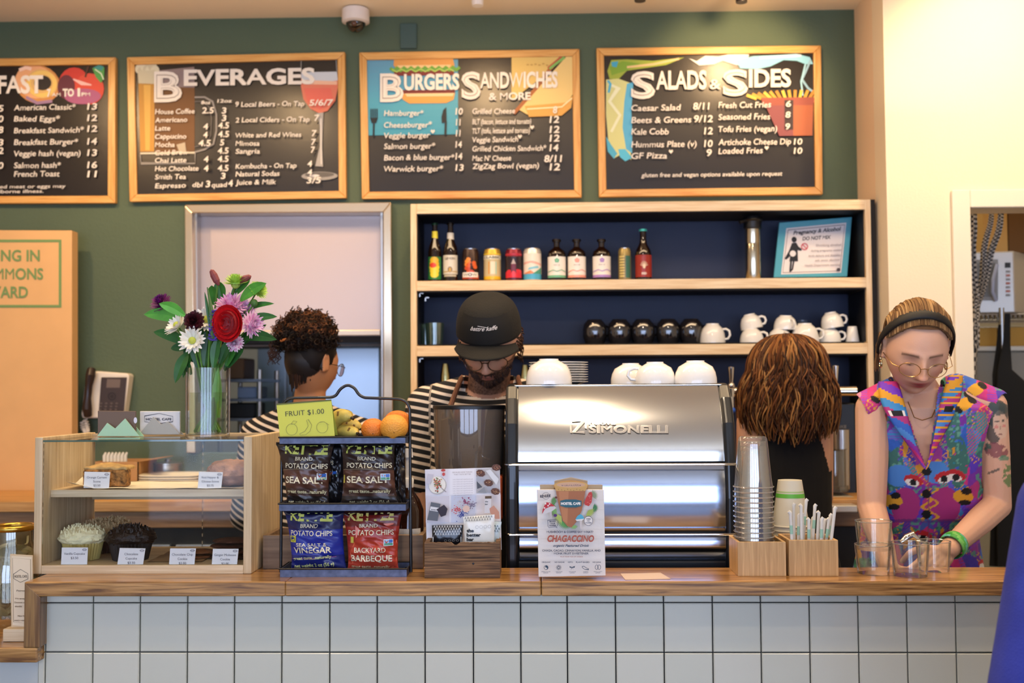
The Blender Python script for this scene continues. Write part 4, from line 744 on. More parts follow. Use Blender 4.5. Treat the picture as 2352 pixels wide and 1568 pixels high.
# ------------------------------------------------------------------ grinder
t = thing('coffee_grinder', 'coffee grinder with smoky hopper of ground coffee and black lid', 'grinder', (P(1080, 1200, 2.86).x, 2.86, ZSV)); p = P(1078, 1000, 2.86); r = 82*2.86/F; zt3 = P(1078, 938, 2.77).z; zb3 = P(1078, 1085, 2.77).z
MB().lathe([(r*.9, zb3-.02), (r*.97, zb3+.02), (r, zt3), (r-.003, zt3), (r*.94, zb3+.02), (r*.86, zb3-.015)], (p.x, 2.86, 0), 48, closed=True).obj('hopper', glassy('smoky_hopper', '#b5a595', gloss=.12, tint=.2), t, smooth=True)
MB().lathe([(r*1.015, zt3-.002), (r*1.02, zt3+.003), (r*1.01, zt3+.007), (0, zt3+.008)], (p.x, 2.86, 0), 48).obj('lid', M_black, t, smooth=True)
m = MB(); zc = P(1078, 1040, 2.8).z; m.grid(lambda u, v: (p.x+v*r*.93*math.cos(2*PI*u), 2.86+v*r*.93*math.sin(2*PI*u), zc+.012*noise.noise(Vector((v*math.cos(2*PI*u)*4, v*math.sin(2*PI*u)*4, 0)))-.008*(1-v)), 48, 14, wrap=True); m.lathe([(r*.93, zc-.002), (r*.88, zb3-.01)], (p.x, 2.86, 0), 48, closed=True)
o = m.obj('coffee_grounds', mat('ground_coffee', '#4a2a1a', rough=.9, noise_amt=.7, noise_scale=260, bump=1, bump_scale=260), t, smooth=True)
m = MB(); m.box((p.x-.07, 2.80, ZSV+.03), (p.x+.07, 3.0, zb3-.02)); m.box((p.x-.085, 2.78, ZSV), (p.x+.085, 3.03, ZSV+.03)); m.obj('body', M_black, t, bevel=.01)
m = MB(); m.box((p.x+.072, 2.78, zb3-.12), (p.x+.09, 2.86, zb3-.01)); m.obj('dose_lever', mat('orange_plastic', '#c0562c', rough=.4), t, bevel=.005)
# ================================================================== PASTRY CASE
M_pine = wood('pale_pine', '#c4aa84', '#dfcaa6', rough=.5, axis='x', ring=14, c3='#d2ba94'); M_pinev = wood('pale_pine_upright', '#bba27c', '#d8c4a0', rough=.5, axis='z', ring=14, c3='#cab48e')
YK = 2.575; YKB = 2.885; ZK = ZW
def X(px, Y, py=1150): return P(px, py, Y).x
xA, xB, xC, xD = X(78, YK), X(96, YK), X(559, YK), X(578, YK); zA = P(320, 1003, YK).z; zg = P(320, 1010, YK).z
t = thing('pastry_case', 'pale pine display case with glass top and front holding pastries', 'display case', ((xA+xD)/2, 2.73, ZK))
MB().box((xA, YK, ZK), (xB, YKB, zA)).obj('side_panel', M_pinev, t, bevel=.002); MB().box((xC, YK, ZK), (xD, YKB, zA)).obj('side_panel', M_pinev, t, bevel=.002)
zb1 = P(320, 1298, YK).z; MB().box((xB, YK+.001, ZK), (xC, YKB, zb1)).obj('bottom_board', M_pine, t, bevel=.001)
zs1 = P(330, 1124, YK+.045).z; zs0 = P(330, 1141, YK+.045).z; MB().box((xB, YK+.045, zs0), (xC, YKB-.012, zs1)).obj('shelf', M_pine, t, bevel=.001)
M_pane = glassy('case_glass', '#fdfefd', gloss=.003); M_gedge = mat('glass_edge', '#1c4a3c', rough=.1, coat=1)
MB().box((xB+.0005, YK+.004, zb1), (xC-.0005, YK+.007, zg-.0045)).obj('front_glass', M_pane, t)
m = MB(); m.box((xB+.0005, YK+.0015, zg-.004), (xC-.0005, YKB-.02, zg)); o = m.obj('top_glass', [M_pane, M_gedge], t)
m = MB(); m.box((xB+.0005, YK+.0005, zg-.004), (xC-.0005, YK+.0014, zg)); m.obj('glass_front_edge', M_gedge, t)
m = MB(); m.box((xB, YKB-.01, zs0-.07), (xC, YKB-.006, zg-.006)); m.box((xB+.05, YKB-.01, zb1), (xC, YKB-.006, zs0-.07)); m.obj('rear_glass', M_pane, t)
m = MB(); m.box((xB, YKB-.018, zs0-.03), (xC, YKB-.011, zs0-.001)); m.obj('rear_rail', M_pine, t)
m = MB(); m.box(((xB+xC)/2+.05, YKB-.012, zb1), ((xB+xC)/2+.054, YKB-.005, zg-.006)); m.obj('rear_door_edge', M_pane, t)
m = MB(); m.box((xB, YKB-.022, zg-.01), (xC, YKB, zg+.004)); m.obj('rear_top_rail', M_pine, t)
# parchment, scones
ZS2 = zs1
def sheet(name, x0, x1, y0, y1, z, label, col='#e6ddc8', seed=0, curl=.0, cat='paper'):
    m = MB(); m.grid(lambda u, v: (x0+(x1-x0)*u, y0+(y1-y0)*v, z+.0012+.004*abs(noise.noise(Vector((u*5+seed, v*3, seed))))+curl*max(0, .18-u)**1.2*(1+.5*math.sin(v*9+2))*4), 40, 12); m.obj(name, mat('paper'+col, col, rough=.8), smooth=True, label=label, cat=cat)
sheet('parchment_sheet', X(146, 2.63), X(556, 2.63), 2.625, 2.83, ZS2, 'crumpled parchment sheet under the scones on the upper case shelf', curl=.028)
def lumpy(name, cx, cy, z, r, h, col, label, cat, amp=.12, fr=3, mt=None, seed=0, sq=1, parent=None):
    m = MB()
    def fn(d): return 1+amp*noise.noise(Vector((d.x*fr+seed, d.y*fr, d.z*fr)))+amp*.5*noise.noise(Vector((d.x*fr*3+seed, d.y*fr*3, d.z*fr*3)))
    m.ball((cx, cy, z+h*.5), (r*sq, r*.8, h*.52), 48, 26, fn=fn); m.v = [(a, b, max(c, z)) for a, b, c in m.v]; return m.obj(name, mt, parent, smooth=True, label=label, cat=cat)
M_sc1 = mat('fruit_scone', '#a8743c', rough=.85, noise_amt=1.0, noise_scale=75, bump=.8, bump_scale=120); M_sc2 = mat('pepper_scone', '#b08a78', rough=.9, noise_amt=.35, noise_scale=70, bump=.7, bump_scale=90)
p = P(248, 1118, 2.68)
t = thing('orange_currant_scone', 'browned currant scone with pale crust on top behind the left upper tag', 'scone', (p.x, 2.68, ZS2+.004))
m = MB(); m.prism([(-.052, -.03), (.054, -.028), (.058, .0), (.02, .045), (-.05, .03)], 0, .042, axis='z'); m.v = [(x+p.x, y+2.68, z+ZS2+.004) for x, y, z in m.v]; m.obj('crumb', M_sc1, t, bevel=.006, seg=3)
m = MB(); m.grid(lambda u, v: (p.x-.05+.105*u, 2.655+.06*v, ZS2+.047+.010*math.sin(PI*u)*math.sin(PI*v)+.006*noise.noise(Vector((u*6, v*4, 3)))), 24, 10); m.obj('glazed_crust', mat('scone_top', '#c9a266', rough=.7, noise_amt=.3, noise_scale=60), t, smooth=True, solid=.006)
p = P(530, 1118, 2.68); lumpy('bell_pepper_scone', p.x, 2.69, ZS2+.004, .065, .062, None, 'pinkish craggy scone at the right end of the upper case shelf', 'scone', mt=M_sc2, seed=4)
# cupcakes and cookies
M_van = mat('vanilla_frosting', '#e9e0b4', rough=.6, bump=.3, bump_scale=120); M_tan2 = mat('coconut_frosting', '#cdb083', rough=.8, bump=.5, bump_scale=200); M_cho = mat('chocolate_frosting', '#20110b', rough=.5, bump=.4, bump_scale=150)
def cupcake(px, Y, r, fm, cm, label, cc):
    p = P(px, 1280, Y); t = thing('cupcake', label, 'cupcake', (p.x, Y, zb1)); n = 36; m = MB(); pr = [(.034, 0), (.043, .04)]
    m.grid(lambda u, v: (p.x+(r*.68+r*.16*v)*(1+.035*(1 if int(u*72+.5) % 2 else -1))*math.cos(2*PI*u), Y+(r*.68+r*.16*v)*(1+.035*(1 if int(u*72+.5) % 2 else -1))*math.sin(2*PI*u), zb1+.001+.042*v), 72, 3, wrap=True); m.obj('paper_case', cm, t)
    m = MB()
    def fr(d):
        a = math.atan2(d.y, d.x); return 1+.10*noise.noise(Vector((d.x*4+px, d.y*4, d.z*4)))+.06*noise.noise(Vector((d.x*11+px, d.y*11, d.z*11)))
    m.ball((p.x, Y, zb1+.055), (r, r*.92, .027), 60, 34, fn=fr)
    for k in range(90):
        a = random.random()*2*PI; q = math.sqrt(random.random()); x = p.x+r*.9*q*math.cos(a); y = Y+r*.84*q*math.sin(a); z = zb1+.055+.025*math.sqrt(max(0, 1-q*q*.85)); h = random.uniform(.004, .010)
        m.tube([(x, y, z-.004), (x+random.uniform(-.005, .005), y+random.uniform(-.005, .005), z+h)], [.005, .0012], n=5)
    m.obj('frosting', fm, t, smooth=True)
cupcake(232, 2.79, .056, M_tan2, mat('brown_case', '#4a2c1c', rough=.7), 'coconut-topped cupcake behind the vanilla and chocolate ones', 0)
cupcake(258, 2.83, .05, M_tan2, mat('brown_case'), 'farthest coconut-topped cupcake, beside the other coconut one', 0)
cupcake(190, 2.668, .056, M_van, mat('vanilla_case', '#b3a05c', rough=.7), 'vanilla cupcake with pale yellow frosting at left in the case', 0)
cupcake(300, 2.665, .060, M_cho, mat('chocolate_case', '#1c100b', rough=.6), 'chocolate cupcake with dark spiky frosting', 0)
M_ck = mat('cookie_brown', '#7a4a28', rough=.85, noise_amt=.4, noise_scale=70, bump=.5, bump_scale=90); M_ck2 = mat('molasses_brown', '#4a2716', rough=.8, noise_amt=.3, noise_scale=60, bump=.4, bump_scale=90)
for k in range(2): p = P(450, 1275, 2.68); lumpy('chocolate_chip_cookie', p.x+.006*k, 2.68+.004*k, zb1+.011*k, .042, .011, None, 'chocolate chip cookie on the lower case board, %s of two' % ['bottom', 'top'][k], 'cookie', amp=.06, mt=M_ck, seed=k)
for k in range(4): p = P(530, 1275, 2.68); lumpy('ginger_molasses_cookie', p.x+.007*(k % 2), 2.68, zb1+.0125*k, .05, .013, None, 'dark ginger molasses cookie in the right pile, %s' % ['lowest', 'second from bottom', 'second from top', 'topmost'][k], 'cookie', amp=.07, mt=M_ck2, seed=5+k)
sheet('brown_paper_sheet', X(345, 2.64), X(470, 2.64), 2.62, 2.8, zb1, 'thin brown paper under the cookies', col='#9a7d5c', seed=9)
def price_tag(q, Y, lines, label, lean=.006, z=0):
    (x0, y0), (x1, y1), (x2, y2), (x3, y3) = q; t = thing('price_tag', label, 'price tag', P((x3+x2)/2, y2, Y)); m = MB(); ply(m, [q], Y, Y+.0012); m.obj('card', mat('tag_white', '#e8e6e6', rough=.6), t)
    m = MB(); a = P((x0+x1)/2, y2-2, Y+.001); m.prism([(Y+.0012, a.z+.03), (Y+.002, a.z+.03), (Y+.02, a.z), (Y+.018, a.z)], a.x-.012, a.x+.012, axis='x'); m.obj('stand', mat('tag_white'), t)
    ar = Art(); h = (y2-y1)/4.6; 
    for k, s in enumerate(lines): ar.ctext(s, (x0+x3)/2+(x1-x0)/2, y0+h*1.9+k*h*1.15, h*.62, '#56525a', wmax=(x1-x0)*.86)
    ar.ring(x1-8, y1+5, 5, 2.5, .9, '#7a7680', n=6); ar.line([(x1-12, y1+5), (x1-4, y1+5)], .8, '#7a7680'); ar.build(flat(Y-.0004), 'lettering', t)
price_tag([(194, 1083), (253, 1084), (250, 1121), (192, 1120)], 2.632, ['Orange Currant', 'Scone', '$3.50'], 'price tag reading Orange Currant Scone')
price_tag([(457, 1083), (512, 1084), (508, 1121), (454, 1121)], 2.632, ['Red Pepper &', 'Cheese Scone', '$3.75'], 'price tag reading Red Pepper and Cheese Scone')
price_tag([(142, 1257), (202, 1257), (200, 1297), (140, 1297)], 2.590, ['Vanilla Cupcake', '$3.50'], 'price tag reading Vanilla Cupcake')
price_tag([(275, 1258), (334, 1259), (328, 1299), (269, 1299)], 2.590, ['Chocolate', 'Cupcake', '$3.50'], 'price tag reading Chocolate Cupcake')
price_tag([(391, 1259), (450, 1259), (446, 1299), (388, 1299)], 2.590, ['Chocolate Chip', 'Cookie', '$3.00'], 'price tag reading Chocolate Chip Cookie')
price_tag([(489, 1260), (548, 1260), (544, 1300), (486, 1300)], 2.590, ['Ginger Molasses', 'Cookie', '$3.00'], 'price tag reading Ginger Molasses Cookie')
# ------------------------------------------------------------------ cards on top
def mount(q, Y, col, cardcol, lb, px0, py0, px1, py1, text, cat='card holder'):
    t = thing('card_holder', lb, cat, (P((q[0][0]+q[-1][0])/2, q[0][1], Y).x, Y+.02, zg)); mm = mat('holder'+col, col, rough=.5)
    q2 = q; m = MB(); a = [P(x, y, Y) for x, y in q2]; base = min(v.z for v in a); m.prism([(v.x, max(v.z, zg+.0005)) for v in a], Y, Y+.003); m.prism([(v.x, max(v.z-.002, zg+.0005)) for v in a], Y+.030, Y+.033); m.box((a[0].x, Y+.003, zg+.0005), (a[-1].x, Y+.03, zg+.004)); m.obj('mountain_holder', mm, t)
def cards(q, Y, name, col, lb, text):
    t = thing(name, lb, 'card', (P(q[0][0], q[0][1], Y).x, Y, zg+.005)); m = MB(); a = [P(x, y, Y) for x, y in q]; m.prism([(v.x, max(v.z, zg+.005)) for v in a], Y, Y+.008); m.obj('card_stack', mat(name+'_paper', col, rough=.6), t, bevel=.0015)
    if text: ar = Art(); ar.line([(332, 955), (366, 949), (397, 956), (397, 968), (366, 972), (332, 968)], 1, '#4a464c', closed=True); ar.text(text, 335, 394, 965, 5.5, '#33303a', bold=.03); ar.build(flat(Y-.0004), 'lettering', t)
    else: ar = Art(); ar.disc(311, 965, 4, 7, '#d8d6e0'); ar.build(flat(Y-.0004), 'logo_spot', t)
mount([(223, 1001), (246, 971), (264, 984), (287, 961), (320, 1001)], 2.605, '#a9cfa9', 0, 'mint green mountain-shaped card holder on the case glass', 0, 0, 0, 0, '')
cards([(224, 943), (311, 944), (311, 1001), (224, 1001)], 2.618, 'brown_business_cards', '#6e5a4c', 'brown business cards in the mint green holder', '')
mount([(320, 997), (352, 957), (370, 975), (385, 968), (413, 997)], 2.645, '#aaa69a', 0, 'grey mountain-shaped card holder beside the flower vase', 0, 0, 0, 0, '')
cards([(321, 944), (413, 944), (413, 997), (321, 997)], 2.658, 'cafe_business_cards', '#d9d6d2', 'white cafe business cards with hexagon logo in the grey holder', 'HOSTEL CAFE')
# ------------------------------------------------------------------ vase of flowers
YV = 2.655; p = P(477, 995, YV); r = 50*YV/F; zt_v = P(477, 845, YV).z; H = zt_v-zg
t = thing('flower_vase', 'clear glass cylinder vase half full of water on the pastry case', 'vase', (p.x, YV, zg+.0005)); vx = p.x
MB().lathe([(0, 0), (r*.93, 0), (r, .004), (r, H), (r-.0035, H), (r-.0035, .011), (r*.8, .009), (0, .009)], (p.x, YV, zg+.0005), 48).obj('glass', glassy('vase_glass', '#fafcfa', gloss=.05), t, smooth=True)
zw_ = P(477, 901, YV).z
m = MB(); m.lathe([(r-.0045, .0115), (r-.0045, zw_-zg)], (p.x, YV, zg), 48); m.obj('water', glassy('vase_water', '#f0f4e6', gloss=.03), t, smooth=True)
def leafgeo(m, a, b, w, bend=.0, up=Vector((0, -1, 0)), col='#3c7a2a', n=8, fold=.25):
    a, b = Vector(a), Vector(b); d = b-a; s_ = d.cross(up).normalized(); nrm = s_.cross(d).normalized(); vs = []; 
    for i in range(n+1):
        u = i/n; c = a+d*u+Vector((0, 0, 1))*bend*math.sin(PI*u)*d.length; ww = w*math.sin(PI*min(1, u*.92+.06))**.8*(1 if u < 1 else .02)
        vs += [c+s_*ww+nrm*ww*fold, c, c-s_*ww+nrm*ww*fold]
    fs = []
    for i in range(n): fs += [(3*i, 3*i+1, 3*i+4, 3*i+3), (3*i+1, 3*i+2, 3*i+5, 3*i+4)]
    m.add(vs, fs, col)
M_leaf = mat('leaf_green', vc=True, rough=.4, noise_amt=.2, noise_scale=40); M_petal = mat('petal', vc=True, rough=.6, sss=0)
def F3(px, py, dy=0): return P(px, py, YV+dy)
def stem(px, py, dy, bx, by_, t, col='#4c7a2c', r_=.0022):
    a = F3(px, py, dy); mid = Vector((vx+(bx)*.4, YV+by_*.3, zt_v+.01)); b = Vector((vx-bx*.6, YV-by_*.5, zg+.014)); pts = [b]
    for k in range(1, 9): u = k/8; pts.append(b*(1-u)**2+mid*2*u*(1-u)*1.0+a*u*u)
    m = MB(); m.tube(pts, r_, n=6, col=col); return m.obj('stem', M_leaf, t, smooth=True)
def petals(m, c, R_, n, L_, w, col, tilt=.2, rows=1, col2=None, nrm=Vector((0, -1, .3)), curl=.2, ctr=.15):
    nrm = nrm.normalized(); u_ = nrm.orthogonal().normalized(); v_ = nrm.cross(u_)
    for rr in range(rows):
        for k in range(n):
            a = 2*PI*(k+.5*rr)/n+random.uniform(-.08, .08); d = u_*math.cos(a)+v_*math.sin(a); tl = tilt+.35*rr; L2 = L_*(1-.16*rr)*random.uniform(.9, 1.05)
            p0 = c+d*R_*ctr; p1 = c+d*L2*math.cos(tl)+nrm*L2*math.sin(tl); s_ = d.cross(nrm).normalized(); vs = []
            for i in range(5): q = i/4; ww = w*math.sin(PI*min(.93, q*.8+.15)); pt = p0.lerp(p1, q)+nrm*curl*L2*q*q*.4; vs += [pt+s_*ww, pt-s_*ww]
            m.add(vs, [(2*i, 2*i+1, 2*i+3, 2*i+2) for i in range(4)], col if not col2 or (k+rr) % 2 else col2)
def flower(name, label, px, py, dy, fn, bx=0, by_=0, head='petals'):
    c = F3(px, py, dy); t = thing(name, label, 'flower', (vx-bx*.6, YV-by_*.5, zg+.012)); stem(px, py, dy, bx, by_, t); m = MB(); fn(m, c); m.obj(head, M_petal, t, smooth=False); return t
def f_daisy(nr): 
    def f(m, c): petals(m, c, .03, 18, .036, .0052, '#efece2', .25, 2, '#e2ddd0', nrm=nr); m.ball(c+nr.normalized()*.006, (.009, .009, .009), 12, 8, '#b7c04a')
    return f
flower('white_daisy', 'white daisy facing forward low in the bouquet', 443, 783, -.05, f_daisy(Vector((0, -1, .2))), -.01)
flower('white_daisy', 'white daisy in profile left of the dark red carnation', 410, 750, -.02, f_daisy(Vector((-.5, -.6, .6))), -.02)
flower('white_daisy', 'white daisy half hidden between the dark red and purple flowers', 474, 735, .01, f_daisy(Vector((.1, -1, .3))), 0, .01)
def f_mum(c1, c2, R_, nr=Vector((0, -1, .3)), rows=5, n=22, w=.0042):
    def f(m, c):
        for k in range(rows): petals(m, c+nr.normalized()*.002*k, R_, n-2*k, R_*(1-.13*k), w, c1 if k % 2 else c2, .1+.28*k, 1, c2, nrm=nr)
        m.ball(c, R_*.35, 10, 8, c2)
    return f
flower('purple_aster', 'round purple aster reaching out at upper left', 372, 698, 0, f_mum('#7c1a70', '#5c1258', .030, Vector((-.3, -.7, .6)), 7, 30, .003), -.03)
flower('pink_chrysanthemum', 'large pink chrysanthemum above the red rose', 532, 706, .01, f_mum('#d884bc', '#e8b4d4', .046, Vector((0, -.7, .7))), .01, .01)
flower('pink_chrysanthemum', 'pink chrysanthemum at the right edge of the bouquet', 577, 745, -.01, f_mum('#dc94c4', '#edc4dc', .036, Vector((.8, -.6, 0))), .02)
flower('pink_chrysanthemum', 'small pink chrysanthemum under the red rose', 538, 786, -.02, f_mum('#d890bc', '#ecd0dc', .024, Vector((.2, -.9, -.2))), .01, -.01)
flower('pink_chrysanthemum', 'pale pink bloom between the rose and the right pink bloom', 562, 712, .02, f_mum('#d49ac4', '#e6c0da', .030, Vector((.4, -.7, .4))), .02, .01)
flower('green_chrysanthemum', 'lime green spider chrysanthemum at the top of the bouquet', 541, 652, .01, f_mum('#8fb83c', '#a9cc58', .034, Vector((0, -.3, 1)), 5, 26, .0028), .01, .01)
flower('green_chrysanthemum', 'lime green bloom at the upper right of the bouquet', 591, 668, .01, f_mum('#86b038', '#9cc44c', .028, Vector((.6, -.4, .5)), 5, 24, .0028), .02)
flower('dark_red_carnation', 'dark red frilly carnation left of centre', 446, 738, -.04, f_mum('#4c0c1c', '#38060f', .027, Vector((0, -1, .2)), 6, 16, .007), -.01)
def f_rose(m, c):
    nr = Vector((0, -1, .15)).normalized(); m.ball(c+Vector((0, .004, 0)), (.027, .02, .036), 20, 14, '#8c0810')
    for ring_, (n, R_, w, col) in enumerate(((5, .036, .026, '#b40c14'), (5, .03, .022, '#c81018'), (4, .022, .018, '#b80e16'), (4, .014, .013, '#d0141c'), (3, .008, .009, '#a80a12'))):
        for k in range(n):
            a = 2*PI*k/n+ring_*.7; dx, dz = math.cos(a), math.sin(a); base = c+Vector((dx*R_*.2, .018-.004*ring_, dz*R_*.25)); vs = []
            for j in range(5):
                for i in range(5):
                    u = (i/4-.5)*1.5; v = j/4; aa = a+u; vs.append(c+Vector((math.cos(aa)*R_*(.45+.6*v), .020-.034*v-.004*ring_+.006*v*v*(1 if ring_ < 2 else 0), math.sin(aa)*R_*1.22*(.45+.6*v)-.001)))
            m.add(vs, [(j*5+i, j*5+i+1, j*5+i+6, j*5+i+5) for j in range(4) for i in range(4)], col)
flower('red_rose', 'big red rose at the centre of the bouquet', 524, 742, -.05, f_rose)
def f_liat(m, c):
    for k in range(170): z = random.uniform(-.045, .028); a = random.random()*2*PI; r1 = .011*(1-.25*(z+.04)/.07); q = c+Vector((0, 0, z)); d = Vector((math.cos(a), math.sin(a), random.uniform(-.2, .6))); m.tube([q, q+d*r1], [.0016, .0006], n=4, col=random.choice(['#5a3aa8', '#6c48c0', '#482c8c']))
    m.tube([c+Vector((0, 0, -.04)), c+Vector((-.004, 0, .03)), c+Vector((-.014, 0, .085))], [.005, .006, .0015], n=6, col='#4c6a3a')
flower('blue_veronica', 'violet-blue veronica spike beside the red rose', 489, 740, -.05, f_liat)
def f_bud(m, c, d=Vector((-.3, 0, 1)), col='#7c3a3c'):
    d = d.normalized(); m.tube([c-d*.006, c+d*.006, c+d*.022, c+d*.034, c+d*.038], [.003, .0085, .009, .006, .001], n=10, col=col)
flower('lily_bud', 'brownish red closed bud at the top left', 500, 650, 0, lambda m, c: f_bud(m, c, Vector((-.5, 0, 1))), 0, .01, 'bud')
flower('lily_bud', 'brownish red closed bud at the top right leaning right', 545, 648, .02, lambda m, c: f_bud(m, c, Vector((1, 0, .45))), 0, .01, 'bud')
flower('green_bud', 'small round green bud right of the pink blooms', 584, 696, 0, lambda m, c: m.ball(c, (.009, .009, .01), 12, 8, '#3f6a30'), .02, 0, 'bud')
t = thing('leafy_stems', 'broad green leaves and stems filling the bouquet in the glass vase', 'foliage', (vx, YV, zg+.012)); m = MB()
G_ = ['#4f9a34', '#3a7a28', '#2c6424', '#24561f', '#5cab3e']
for (x0, y0, x1, y1, w, dy0, dy1, ci) in ((420, 735, 330, 722, .016, 0, -.02, 0), (425, 725, 365, 697, .013, -.02, -.04, 4), (430, 790, 352, 762, .014, 0, 0, 2), (425, 800, 392, 800, .01, 0, 0, 3), (548, 775, 636, 780, .014, 0, -.02, 3), (560, 740, 637, 727, .010, 0, 0, 2), (555, 715, 630, 697, .007, .02, .02, 1), (552, 690, 612, 650, .014, .0, -.02, 0), (532, 680, 575, 640, .013, .02, .02, 1), (510, 690, 500, 645, .015, .02, .01, 1), (492, 700, 486, 655, .013, .02, 0, 1), (484, 770, 470, 670, .004, -.03, -.04, 2), (430, 810, 402, 880, .014, .0, -.02, 2), (440, 800, 420, 868, .010, .01, 0, 1), (520, 840, 548, 760, .015, .0, -.02, 1), (505, 835, 530, 780, .012, -.02, -.03, 3), (470, 840, 480, 770, .013, -.02, -.02, 3), (490, 845, 500, 775, .012, -.03, -.03, 2), (455, 845, 440, 790, .010, -.01, -.02, 3), (515, 850, 560, 800, .012, .01, 0, 3), (410, 770, 440, 800, .012, 0, -.02, 1), (440, 860, 415, 820, .01, .0, 0, 3), (560, 790, 612, 745, .009, .02, .02, 3), (445, 830, 425, 795, .014, .02, .02, 3), (500, 800, 470, 760, .02, .03, .02, 3), (520, 800, 550, 740, .02, .03, .02, 3), (480, 790, 440, 750, .02, .03, .02, 3)):
    leafgeo(m, F3(x0, y0, dy0), F3(x1, y1, dy1), w, bend=.08, col=G_[ci])
o = m.obj('leaves', M_leaf, t, solid=.0006)
m = MB()
for k in range(16):
    a = k*2.4; bx = .032*math.cos(a); by_ = .03*math.sin(a); m.tube([(vx+bx, YV+by_, zg+.014+.003*(k % 3)), (vx-bx*.35, YV-by_*.3, zg+.09), (vx-bx*.9, YV-by_*.8, zt_v+.005), (vx-bx*1.6, YV-by_*1.2, zt_v+.07)], [.0028, .0025, .0022, .002], n=6, col=random.choice(['#5c8a3a', '#4a7430', '#7a9c4c']))
leafgeo(m, (vx+.018, YV-.015, zg+.02), (vx+.03, YV-.02, zt_v), .010, col='#5a9a3c'); leafgeo(m, (vx+.03, YV-.01, zg+.05), (vx+.022, YV-.01, zt_v+.02), .012, col='#6aa84a'); leafgeo(m, (vx+.02, YV-.02, zg+.10), (vx+.015, YV-.02, zg+.02), .008, col='#2c5a20')
m.obj('stems_in_water', M_leaf, t, smooth=True)
# ================================================================== SNACK RACK
M_rack = mat('rack_black', '#0c0c10', rough=.35, coat=.3); M_tray = mat('tray_blue_metal', '#565c72', rough=.45, metal=.5, noise_amt=.35, noise_scale=60)
YR = 2.53; YRB = 2.63; YM2 = 2.585
t = thing('snack_rack', 'three-tier black wire countertop rack with blue-grey metal trays', 'display rack', (P(790, 1325, 2.57).x, 2.58, ZW))
tz = []
for (y0, y1, x0, x1) in ((1003, 1019, 642, 931), (1156, 1173, 641, 932), (1306, 1325, 643, 934)):
    a = P(x0, y1, YR); b = P(x1, y0, YR); m = MB(); th = .0015; zf = a.z+.003; tz.append(zf+.0015)
    m.box((a.x, YR, a.z), (b.x, YR+th, b.z)); m.box((a.x, YRB-th, a.z), (b.x, YRB, b.z)); m.box((a.x, YR+th, a.z), (a.x+th, YRB-th, b.z)); m.box((b.x-th, YR+th, a.z), (b.x, YRB-th, b.z)); m.box((a.x+th, YR+th, zf), (b.x-th, YRB-th, zf+th)); m.obj('tray', M_tray, t)
    m = MB(); m.tube([(a.x-.002, YR-.001, b.z), (b.x+.002, YR-.001, b.z), (b.x+.002, YRB, b.z), (a.x-.002, YRB, b.z)], .0022, n=6, closed=True); m.obj('tray_edge', M_rack, t, smooth=True)
def rp(x, y, dy=0): return P(x, y, YM2+dy)
def arc(pts, k=6):
    out = [Vector(pts[0])]
    for i in range(1, len(pts)-1):
        a, b, c = Vector(pts[i-1]), Vector(pts[i]), Vector(pts[i+1]); l = min((b-a).length, (c-b).length)*.45; l = min(l, .03); p0 = b+(a-b).normalized()*l; p1 = b+(c-b).normalized()*l
        for j in range(k+1): u = j/k; out.append(p0*(1-u)**2+b*2*u*(1-u)+p1*u*u)
    return out+[Vector(pts[-1])]
wz = ZW+.003
m = MB(); hump = [rp(762, 914)]+[rp(797+0*k, 914) for k in ()]
pts = [Vector((rp(645, 1300).x, YM2, wz)), rp(648, 914), rp(762, 912)]; pts += [rp(772, 908), rp(782, 892), rp(798, 883), rp(814, 890), rp(824, 906), rp(836, 913)]; pts += [rp(941, 917), Vector((rp(944, 1300).x, YM2, wz))]
m.tube(arc(pts), .0036, n=10); m.obj('wire_frame', M_rack, t, smooth=True)
for x in (652, 925):
    for y in (YR+.012, YRB-.012): q_ = P(x, 1320, YR); MB().lathe([(.006, 0), (.006, .009)], (q_.x, y, ZW), 12).obj('foot', M_rack, t)
